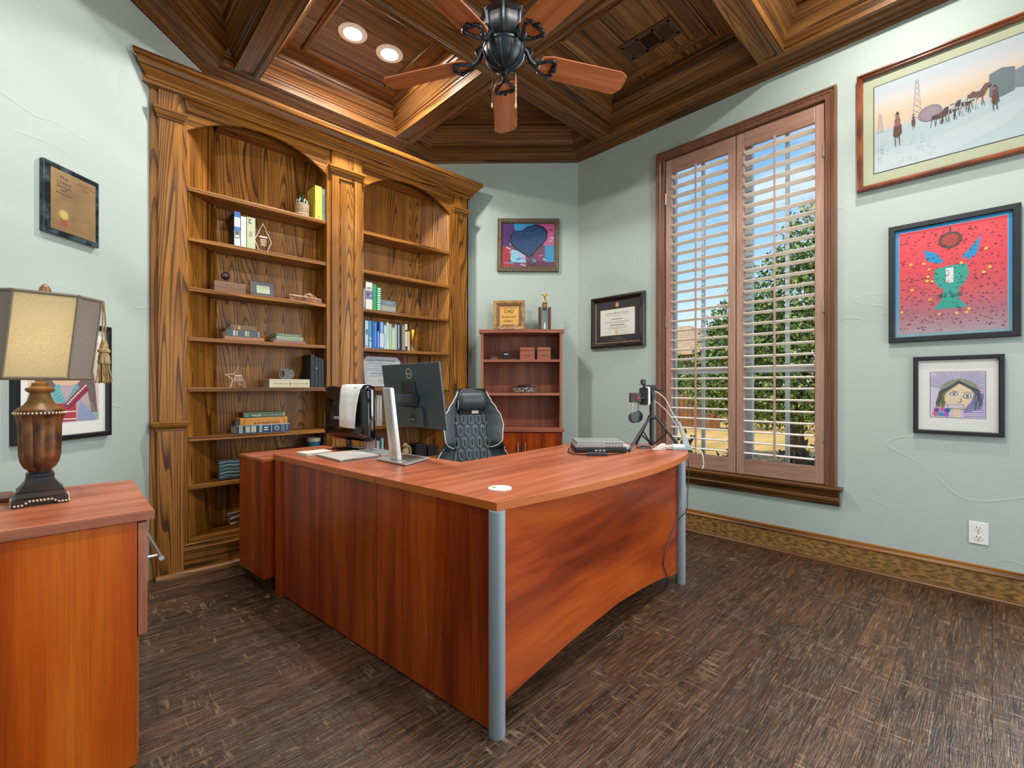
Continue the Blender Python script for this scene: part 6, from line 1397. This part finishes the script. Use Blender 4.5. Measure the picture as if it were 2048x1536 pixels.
a.ell(-.005, .136, .019, .019, P('#d8b49c', 0.6)); a.line([(-.13, .130), (-.11, .136), (-.09, .131), (-.06, .137)], .0025, P('#9ab0c0', 0.7)); a.line([(.04, .140), (.06, .148), (.10, .141)], .0025, P('#8aa0b0', 0.7)); a.rect(.05, .126, .12, .129, P('#9aa4a4', 0.7))
a.text('Cox School of Business', 0, .082, .014, P('#a08a5c', 0.5), width=.12); a.text('Southern Methodist University', 0, .062, .014, P('#a08a5c', 0.5), width=.17); a.layer(); a.ell(0, .372, .013, .015, P('#d8b48c', 0.35, 0.3))
a.build('certificate', t)
# western winter print
w_, h_ = 1.10, 0.690; vl = 0.566
t = framed('framed_print', 'wide snowy oilfield print with horses in a red wooden frame, high on the right wall', 'picture', (*rwall(vl - w_ / 2), 2.270), -PI / 2, w_, h_, 0.030, 0.045, noisy('cherry_frame', '#5e2a16', '#8f4a2c', 8.0, 0.25, 3.0, stretch=(1, 1, 1)), ((0, 0), (0, -.032), (.004, -.044), (.012, -.045), (.018, -.034), (.024, -.034), (.028, -.022), (.030, -.016)), glass=False)
Q = lambda h, r_=0.8: P(dim(h, 0.60), r_)
a = Art(-.010); a.rect(-w_ / 2 + .028, .028, w_ / 2 - .028, h_ - .028, Q('#c9d2b4', 0.8)); a.layer()
px0, px1, pz0, pz1 = -w_ / 2 + .082, w_ / 2 - .082, .092, h_ - .092; PW, PH = px1 - px0, pz1 - pz0
a.rect(px0 - .005, pz0 - .005, px1 + .005, pz1 + .005, Q('#4a5250', 0.7)); a.layer()
def B(x, y): return (px0 + 0.605 * x, pz0 + PH * y)
sky = ['#cfe0ea', '#d4e0e8', '#dcdfe4', '#e2dedc', '#e8dcd0', '#ecd9c2', '#edd6b8', '#ecd6bc', '#e6d6c8', '#dcd8d2']
for k, c in enumerate(sky[::-1]): a.rect(px0, pz0 + PH * (.40 + .06 * k), px1, pz0 + PH * (.40 + .06 * (k + 1)), Q(c, 0.8))
a.layer(); a.poly([B(0, 0), (px1, pz0), (px1, pz0 + PH * .5), B(1, .50), B(.85, .47), B(.74, .44), B(.6, .44), B(.45, .45), B(.3, .46), B(.15, .47), B(0, .46)], Q('#c6dce4', 0.8)); a.layer()
a.poly([B(0, .0), B(.5, 0), B(.9, .16), B(1, .3), B(1, .38), B(.7, .28), B(.4, .2), B(0, .22)], Q('#cfe2e8', 0.8)); a.layer()
def derrick(x, y, w, h, c):
    mm_ = Q(c, 0.8); a.line([B(x - w, y), B(x - w * .25, y + h)], .002, mm_); a.line([B(x + w, y), B(x + w * .25, y + h)], .002, mm_)
    for k in range(7):
        t0, t1 = k / 7, (k + 1) / 7; wa, wb = w * (1 - .75 * t0), w * (1 - .75 * t1); a.line([B(x - wa, y + h * t0), B(x + wb, y + h * t1)], .0013, mm_); a.line([B(x + wa, y + h * t0), B(x - wb, y + h * t1)], .0013, mm_)
derrick(.315, .46, .034, .46, '#a4a8ba'); derrick(.045, .45, .024, .22, '#b0b6c2'); derrick(1.02, .60, .03, .32, '#ccbab0')
for x0, x1, y0, y1, c in ((.78, .93, .44, .70, '#76868e'), (.93, 1.08, .46, .66, '#8894a0')):
    a.poly([B(x0, y0 + .03), B((x0 + x1) / 2, y0), B(x1, y0 + .03), B(x1, y1), B((x0 + x1) / 2, y1 + .03), B(x0, y1)], Q(c, 0.8))
a.layer()
a.ell(*B(.405, .50), .050, .044, Q('#988c98', 0.8)); a.layer(); a.ell(*B(.405, .495), .040, .034, Q('#a89aa4', 0.8)); a.layer()
DKH = {0: Q('#5a4a4c', 0.8), 1: Q('#d4dadc', 0.8), 2: Q('#7a5c50', 0.8), 3: Q('#4c4a54', 0.8)}
def horse(x, y, s_, c):
    a.layer(); mt = DKH[c]; q = lambda dx, dy: B(x + dx * s_, y + dy * s_)
    a.poly([q(-.05, .05), q(-.045, .09), q(.03, .095), q(.06, .15), q(.085, .155), q(.10, .12), q(.075, .11), q(.055, .05), q(.0, .035)], mt)
    for dx, k in ((-.045, -.012), (-.03, .012), (.035, .02), (.048, -.01)): a.line([q(dx, .055), q(dx + k * .6, .0), q(dx + k, -.055)], .0028 * s_, mt)
for x, y, s_, c in ((.455, .385, .8, 3), (.49, .39, .85, 2), (.53, .40, .9, 0), (.575, .42, .95, 1), (.615, .43, .95, 3), (.655, .455, 1.0, 1), (.695, .47, 1.0, 2)): horse(x, y, s_, c)
a.line([B(.44, .44), B(.55, .47), B(.70, .55)], .0015, DKH[0])
def rider(x, y, s_, cc):
    q = lambda dx, dy: B(x + dx * s_, y + dy * s_)
    a.poly([q(-.03, -.05), q(-.025, .04), q(0, .06), q(.028, .04), q(.032, -.04), q(.0, -.08)], Q('#6a4e44', 0.8))
    for dx in (-.018, .012): a.line([q(dx, -.05), q(dx + .004, -.17)], .004 * s_, Q('#5c443c', 0.8))
    a.layer(); a.poly([q(-.018, .03), q(-.02, .11), q(0, .13), q(.02, .11), q(.02, .03)], Q(cc, 0.8)); a.ell(*q(0, .145), .0075 * s_, .009 * s_, Q('#b08a78', 0.8)); a.layer(); a.poly([q(-.022, .155), q(.022, .155), q(.01, .165), q(.008, .185), q(-.008, .185), q(-.01, .165)], Q('#4a3c38', 0.8))
rider(.175, .43, 1.05, '#9a6a62'); rider(.815, .44, .7, '#7a4c50'); rider(.29, .46, .45, '#5c5662')
a.layer()
rnd = random.Random(6)
for k in range(46): x, y = rnd.uniform(.01, .42), rnd.uniform(.04, .34); a.line([B(x, y), B(x + rnd.uniform(.006, .03), y + rnd.uniform(-.008, .012))], .0018, Q('#aebcc4' if k % 3 else '#98a4a8', 0.8))
a.build('print', t)
# red confetti picture (plain abstract stand-in)
w_, h_ = 0.517, 0.667; vc = (0.417 - 0.100) / 2
t = framed('framed_painting', 'red confetti painting with a turquoise shape, black frame, middle of the right wall', 'painting', (*rwall(vc), 1.356), -PI / 2, w_, h_, 0.030, 0.028, P('#1b2228', 0.4))
a = Art(-.010)
def grad(x0, z0, x1, z1, stops, nb=26):
    for k in range(nb):
        f = (k + .5) / nb; j = min(int(f * (len(stops) - 1)), len(stops) - 2); u_ = f * (len(stops) - 1) - j; c = '#%02x%02x%02x' % tuple(int(int(stops[j][i:i + 2], 16) * (1 - u_) + int(stops[j + 1][i:i + 2], 16) * u_) for i in (1, 3, 5))
        a.rect(x0, z0 + (z1 - z0) * k / nb, x1, z0 + (z1 - z0) * (k + 1) / nb, P(c, 0.6))
grad(-w_ / 2 + .028, .028, w_ / 2 - .028, h_ - .028, ['#7fa4b4', '#3a9ac4', '#1a90cc', '#1a90cc']); a.layer()
x0, x1, z0, z1 = -w_ / 2 + .046, w_ / 2 - .046, .046, h_ - .046
a.rect(x0 - .002, z0 - .002, x1 + .002, z1 + .002, P('#a4b4d0', 0.6)); a.layer(); grad(x0, z0, x1, z1, ['#a0909c', '#a86878', '#c4505c', '#d04652', '#d84652', '#d84a56']); a.layer()
def C_(x, y): return (x0 + (x1 - x0) * x, z0 + (z1 - z0) * y)
TE = P('#2a9a8c', 0.6); BLU = P('#1a8ac4', 0.6)
a.ell(*C_(.50, .86), .048, .045, P('#5c4440', 0.7)); a.line([C_(.50, .92), C_(.50, .985)], .008, P('#5c4440', 0.7))
vase = [(.36, .62), (.34, .52), (.38, .44), (.44, .40), (.42, .30), (.34, .22), (.66, .22), (.58, .30), (.58, .40), (.64, .45), (.67, .53), (.65, .62)]
a.poly([C_(*p) for p in vase], TE); a.poly([C_(*p) for p in ((.40, .64), (.27, .70), (.25, .80), (.36, .76), (.44, .67))], BLU); a.poly([C_(*p) for p in ((.58, .66), (.66, .74), (.78, .86), (.74, .70), (.66, .64))], BLU)
a.layer(); a.poly([C_(*p) for p in ((.34, .60), (.66, .64), (.66, .68), (.34, .65))], P('#c84a52', 0.6)); a.ell(*C_(.50, .86), .034, .032, P('#a8423f', 0.7)); a.poly([C_(*p) for p in ((.46, .60), (.53, .60), (.53, .46), (.46, .46))], P('#ccd0d4', 0.6)); a.layer()
a.text('#1 Sub', *C_(.50, .325), .034, P('#24504c', 0.7), bold=True)
rnd = random.Random(8)
for k in range(430):
    x, y = rnd.uniform(.01, .97), rnd.uniform(.02, .97); q_ = rnd.uniform(-.6, .9); L = rnd.uniform(.010, .024); p = C_(x, y); e = (p[0] + L * .45 * math.cos(q_), p[1] + L * .45 * math.sin(q_))
    a.line([p, (min(e[0], x1), min(e[1], z1))], rnd.uniform(.0022, .0045), P(('#5a3a48', '#3f4048', '#6a3a4c', '#4a3a5c')[k % 4], 0.7))
for x, y in ((.12, .68), (.25, .67), (.30, .61), (.29, .54), (.28, .50), (.33, .49), (.13, .43), (.82, .73), (.80, .52), (.85, .56), (.31, .32), (.40, .17), (.56, .17), (.65, .17), (.67, .20), (.03, .22), (.60, .63)): a.ell(*C_(x, y), .0075, .0072, P('#e0b45a', 0.6), 10)
a.build('canvas', t)
# child's portrait
w_, h_ = 0.353, 0.425; vc = (0.309 - 0.043) / 2
t = framed('framed_drawing', 'crayon portrait drawing of a toothy face in a black frame, low on the right wall', 'drawing', (*rwall(vc), 0.846), -PI / 2, w_, h_, 0.022, 0.026, P('#1a2126', 0.4))
a = Art(-.010); a.rect(-w_ / 2 + .02, .02, w_ / 2 - .02, h_ - .02, P('#d4d8d6', 0.85)); a.layer()
x0, x1, z0, z1 = -.105, .108, .092, .338
def D(x, y): return (x0 + (x1 - x0) * x, z0 + (z1 - z0) * y)
a.rect(x0 - .002, z0 - .002, x1 + .002, z1 + .002, P('#3a3c44', 0.7)); a.layer(); a.rect(x0, z0, x1, z1, P('#c4bcd4', 0.85)); a.layer()
rnd = random.Random(11)
for k in range(70):
    q_ = PI * (.02 + k / 70 * .96); c = ('#b88ac0', '#8fb8d0', '#cf90a8', '#9a98cc', '#a8d0d4')[k % 5]; r1 = .5; p = (.52 + .30 * math.cos(q_), .62 + .22 * math.sin(q_)); e = (.52 + .62 * math.cos(q_), .62 + .5 * math.sin(q_))
    a.line([D(min(1, max(0, p[0])), min(1, max(0, p[1]))), D(min(1, max(0, e[0])), min(1, max(0, e[1])))], .0024, P(c, 0.85))
for k in range(14): y = .03 + k * .045; a.line([D(.62, y), D(.99, y + .012)], .0045, P(('#8a86c4', '#b48ac4', '#6a8cc8')[k % 3], 0.85))
a.layer(); a.ell(*D(.54, .54), .078, .076, P('#858a7e', 0.85)); a.poly([D(*p) for p in ((.1, .3), (.16, .55), (.3, .5), (.26, .2))], P('#9a985c', 0.85)); a.poly([D(*p) for p in ((.78, .62), (.98, .5), (.92, .2), (.62, .1), (.66, .3))], P('#7d7ca4', 0.85)); a.layer()
a.poly([D(*p) for p in ((.54, .74), (.30, .54), (.27, .38), (.34, .24), (.44, .17), (.62, .18), (.74, .34), (.80, .52), (.74, .62))], P('#d4c4ac', 0.85)); a.poly([D(*p) for p in ((.42, .2), (.56, .2), (.55, .0), (.44, .0))], P('#d4c4ac', 0.85)); a.layer()
for k in range(46):
    q_ = rnd.uniform(.1, .95); s_ = rnd.choice((-1, 1)); st_ = (.54, .82 - rnd.random() * .06); md = (.54 + s_ * (.28 + .1 * rnd.random()), .60 - .1 * rnd.random()); en = (.54 + s_ * (.26 + .18 * rnd.random()), .18 + .2 * rnd.random()); a.line([D(*st_), D(*md), D(*(min(.98, max(.02, en[0])), en[1]))], .0011, P(('#3f4a48', '#5a6450', '#4a4a5c')[k % 3], 0.8))
BK = P('#2a2c34', 0.8)
a.ell(*D(.44, .52), .017, .009, BK); a.ell(*D(.68, .47), .016, .012, BK); a.line([D(.38, .56), D(.44, .58), D(.52, .565)], .002, BK); a.line([D(.62, .54), D(.70, .56), D(.77, .53)], .002, BK); a.line([D(.57, .42), D(.575, .36), D(.54, .325), (D(.50, .335))], .0024, BK)
a.rect(*D(.34, .19), *D(.62, .29), BK); a.layer(); a.ell(*D(.44, .52), .014, .0065, P('#d8dce0', 0.8)); a.ell(*D(.68, .47), .013, .009, P('#d8dce0', 0.8))
for k in range(9): a.rect(*D(.345 + k * .03, .197), *D(.37 + k * .03, .283), P('#d0ccd4', 0.8))
a.layer(); a.ell(*D(.445, .52), .006, .0055, P('#4a7a9a', 0.8)); a.ell(*D(.685, .47), .006, .0065, P('#4a5a6a', 0.8))
for x, y, c in ((.12, .16, '#6a4a94'), (.24, .18, '#c05a8c'), (.32, .16, '#2a5aa0'), (.10, .08, '#c85a80'), (.20, .075, '#2f8ac8'), (.30, .07, '#9a5ab0')): a.ell(*D(x, y), .011, .011, P(c, 0.8))
a.build('drawing', t)
# left wall pictures: local x to the viewer's right runs along (1,1), y into the wall
def lwall(s): return (s * R2 + 0.001, 2.99 + s * R2 - 0.001)
w_, h_ = 0.268, 0.322; p = lwall(0.018)
t = thing('wall_plaque', 'brown certificate plaque with a gold seal and marbled dark border on the left wall', 'plaque', (p[0], p[1], 1.790), PI / 4)
MRB = noisy('marbled_border', '#141c22', '#4a6068', 26.0, 0.25, 6.0, lo=.45, hi=.75)
m = MB(MRB); m.box(-w_ / 2, w_ / 2, -.020, 0, 0, h_); m.build('board', t, bevel=0.003)
a = Art(-.0205); a.rect(-w_ / 2 + .030, .024, w_ / 2 - .020, h_ - .024, noisy('bronze_plate', '#8a7050', '#a88a64', 7.0, 0.35, 4.0, 0.0, 0.35)); a.layer()
for k, (ww, z_) in enumerate(((.07, .275), (.10, .266), (.04, .254), (.03, .246))): a.rect(.06 - ww / 2, z_, .06 + ww / 2, z_ + .0022, P('#4a3a28', 0.6))
for k, (tx_, z_) in enumerate((('The', .262), ('United', .240), ('States', .222), ('of', .206), ('America', .190))): a.text(tx_, -.045, z_, .018, P('#3f3020', 0.6), width=.018 + .008 * len(tx_))
for k in range(9): a.rect(-.01, .168 - k * .010, .095, .1695 - k * .010, P('#8a7250', 0.6))
a.poly([(-.052, .090), (-.066, .048), (-.056, .052), (-.048, .046), (-.046, .09)], P('#93403c', 0.6)); a.poly([(-.042, .090), (-.024, .05), (-.030, .054), (-.038, .046), (-.048, .09)], P('#93403c', 0.6)); a.layer()
a.ell(-.046, .100, .0245, .0225, P('#c9b45c', 0.3, 0.4), 28); a.layer(); a.ell(-.046, .100, .016, .0148, P('#d8c880', 0.3, 0.4), 24)
a.build('plate', t)
w_, h_ = 0.455, 0.55; p = lwall(-0.008)
t = framed('framed_drawing', 'crayon drawing of a girl in a black frame on the left wall behind the lamp', 'drawing', (p[0], p[1], 0.857), PI / 4, w_, h_, 0.024, 0.026, P('#14181c', 0.4))
a = Art(-.010); a.rect(-w_ / 2 + .022, .022, w_ / 2 - .022, h_ - .022, P('#dfe2e2', 0.85)); a.layer()
x0, x1, z0, z1 = -.165, .168, .085, .47
def G(x, y): return (x0 + (x1 - x0) * x, z0 + (z1 - z0) * y)
a.rect(x0, z0, x1, z1, P('#cdbcae', 0.85)); a.layer()
for pts, c in (([(.02, .0), (.10, .6), (.3, .95), (.7, .95), (.92, .6), (.99, .0)], '#6c5f60'), ([(0, 0), (0, .10), (1, .10), (1, 0)], '#8ab0a0')): a.poly([G(*q_) for q_ in pts], P(c, 0.85))
a.layer(); a.ell(*G(.5, .66), .085, .105, P('#d8b49c', 0.85)); a.poly([G(*q_) for q_ in ((.12, 0), (.2, .36), (.42, .44), (.62, .44), (.82, .36), (.9, 0))], P('#b4a4ac', 0.85)); a.layer()
a.poly([G(*q_) for q_ in ((.24, .36), (.40, .46), (.5, .22), (.64, .46), (.76, .36), (.52, .06))], P('#6ab0b4', 0.85)); a.poly([G(*q_) for q_ in ((.36, 0), (.36, .22), (.64, .22), (.64, 0))], P('#a83a4a', 0.85)); a.poly([G(*q_) for q_ in ((.46, .2), (.76, .46), (.84, .38), (.54, .14))], P('#8a2c4a', 0.85)); a.poly([G(*q_) for q_ in ((.66, 0), (.7, .24), (.84, .16), (.96, .0))], P('#8a94bc', 0.85)); a.poly([G(*q_) for q_ in ((.16, 0), (.22, .24), (.34, .22), (.34, 0))], P('#2f8ab0', 0.85)); a.layer()
for k in range(11): a.ell(*G(.52 + k * .026, .215 + k * .022), .005, .005, P('#e0d8d4', 0.85), 8)
for k in range(9): a.ell(*G(.38 + k * .03, .12), .005, .004, P('#e0d8d4', 0.85), 8); a.ell(*G(.38 + k * .03, .03), .005, .004, P('#e0d8d4', 0.85), 8)
for k in range(8): a.line([G(.28 + k * .03, .38 - k * .03), G(.34 + k * .028, .42 - k * .035)], .002, P('#3a7a84', 0.85)); a.line([G(.5 + k * .018, .24 + k * .03), G(.58 + k * .018, .22 + k * .03)], .002, P('#3a7a84', 0.85))
for k in range(6): a.line([G(.72 + k * .03, .30 - k * .012), G(.80 + k * .025, .12)], .0016, P('#cfc4cc', 0.85))
a.line([G(.40, .56), G(.5, .53), G(.60, .56)], .003, P('#8a4a4c', 0.8)); a.ell(*G(.41, .72), .012, .008, BK); a.ell(*G(.59, .72), .012, .008, BK)
a.build('drawing', t)

# outlet
ot = thing('wall_outlet', 'white double electrical outlet low on the right wall', 'outlet', (*rwall(0.051), 0.337), -PI / 2)
MB(P('#e4e6e2', 0.35)).box(-.037, .037, -.006, 0, -.058, .058).build('cover_plate', ot, bevel=0.003)
for z_ in (.024, -.024):
    m = MB(P('#dfe1dd', 0.35)); m.at((0, -.007, z_), 0, PI / 2).lathe([(0, -.0012), (.0165, -.0012), (.0165, .0012), (0, .0012)], seg=24, sy=.85); r_ = m.build('receptacle', ot)
    m = MB(P('#1c1c1c', 0.7)); m.box(-.008, -.0055, -.0086, -.0082, z_ + .001, z_ + .010).box(.0055, .008, -.0086, -.0082, z_ + .001, z_ + .010).box(-.002, .002, -.0086, -.0082, z_ - .010, z_ - .005); m.build('slots', r_)
m = MB(STEEL); m.at((0, -.0068, 0), 0, PI / 2).lathe([(0, -.0008), (.003, -.0008), (.003, .0008), (0, .0008)], seg=12); m.build('screw', ot)

# ------------------------------------------------------------------ light
def area(name, loc, rot, sx, sy, e, col):
    ld = bpy.data.lights.new(name, 'AREA'); ld.shape = 'RECTANGLE'; ld.size = sx; ld.size_y = sy; ld.energy = e; ld.color = col
    o = bpy.data.objects.new(name, ld); COL.objects.link(o); o.location = loc; o.rotation_euler = rot; return o
# unseen area lamp added as room fill, set in the rear wall opening
area('rear_fill', (1.25, -1.62, 1.3), (rad(90), 0, 0), 2.3, 2.3, 32, (1.0, 0.99, 0.97))
# unseen area lamp added by the right wall to brighten the left side
area('side_fill', (3.40, -0.95, 1.75), (rad(90), 0, rad(90)), 1.1, 2.2, 100, (0.94, 0.98, 1.0))
bl = bpy.data.lights.new('bulb_light', 'POINT'); bl.energy = 8.0; bl.color = (1.0, 0.80, 0.52); bl.shadow_soft_size = 0.03
bo_ = bpy.data.objects.new('bulb_light', bl); COL.objects.link(bo_); bo_.parent = lp; bo_.location = (0, 0, 0.50)
sn = bpy.data.lights.new('sun', 'SUN'); sn.energy = 4.6; sn.angle = rad(0.6); sn.color = (1.0, 0.93, 0.80)
so = bpy.data.objects.new('sun', sn); COL.objects.link(so); so.rotation_euler = (rad(38), 0, rad(-122)); so.location = (0, 0, 8)
wd = bpy.data.worlds.new('sky'); SC.world = wd; wd.use_nodes = True; nt = wd.node_tree; bg = nt.nodes['Background']
tc = nd(nt, 'ShaderNodeTexCoord'); sp_ = nd(nt, 'ShaderNodeSeparateXYZ'); nt.links.new(tc.outputs['Generated'], sp_.inputs[0])
r = ramp(nt, [(0.0, rgb('#e4eef6')), (0.08, rgb('#d4e6f6')), (0.22, rgb('#a4ccf2')), (0.5, rgb('#5c9ee4')), (1.0, rgb('#3c7ccc'))]); nt.links.new(sp_.outputs['Z'], r.inputs['Fac'])
mp = nd(nt, 'ShaderNodeMapping'); mp.inputs['Scale'].default_value = (2.2, 2.2, 6.0); nt.links.new(tc.outputs['Generated'], mp.inputs['Vector'])
nz = nd(nt, 'ShaderNodeTexNoise', i_Scale=2.2, i_Detail=5.0, i_Distortion=0.4); nt.links.new(mp.outputs['Vector'], nz.inputs['Vector'])
cr_ = ramp(nt, [(0.46, (0, 0, 0)), (0.72, (0.75, 0.75, 0.75))]); nt.links.new(nz.outputs['Fac'], cr_.inputs['Fac'])
mx = nd(nt, 'ShaderNodeMix', data_type='RGBA'); nt.links.new(cr_.outputs['Color'], mx.inputs['Factor']); nt.links.new(r.outputs['Color'], mx.inputs['A']); mx.inputs['B'].default_value = rgb('#e6eef6')
nt.links.new(mx.outputs['Result'], bg.inputs['Color']); bg.inputs['Strength'].default_value = 1.3

# ------------------------------------------------------------------ camera
cd = bpy.data.cameras.new('camera'); cam = bpy.data.objects.new('camera', cd); COL.objects.link(cam)
cd.sensor_width = 36.0; cd.lens = 927.0 / 2048.0 * 36.0; cd.clip_start = 0.05; cd.clip_end = 200
cd.shift_y = 7.0 / 2048.0
cam.location = (0, 0, 1.10); cam.rotation_euler = (rad(90), 0, rad(46.03 - 90)); SC.camera = cam
SC.view_settings.view_transform = 'Standard'; SC.view_settings.look = 'None'; SC.view_settings.exposure = 0.0; SC.view_settings.gamma = 1.0; SC.view_settings.use_curve_mapping = False
SC.cycles.use_denoising = True; SC.cycles.max_bounces = 8; SC.cycles.diffuse_bounces = 5; SC.cycles.transparent_max_bounces = 12
SC.cycles.sample_clamp_indirect = 4.0
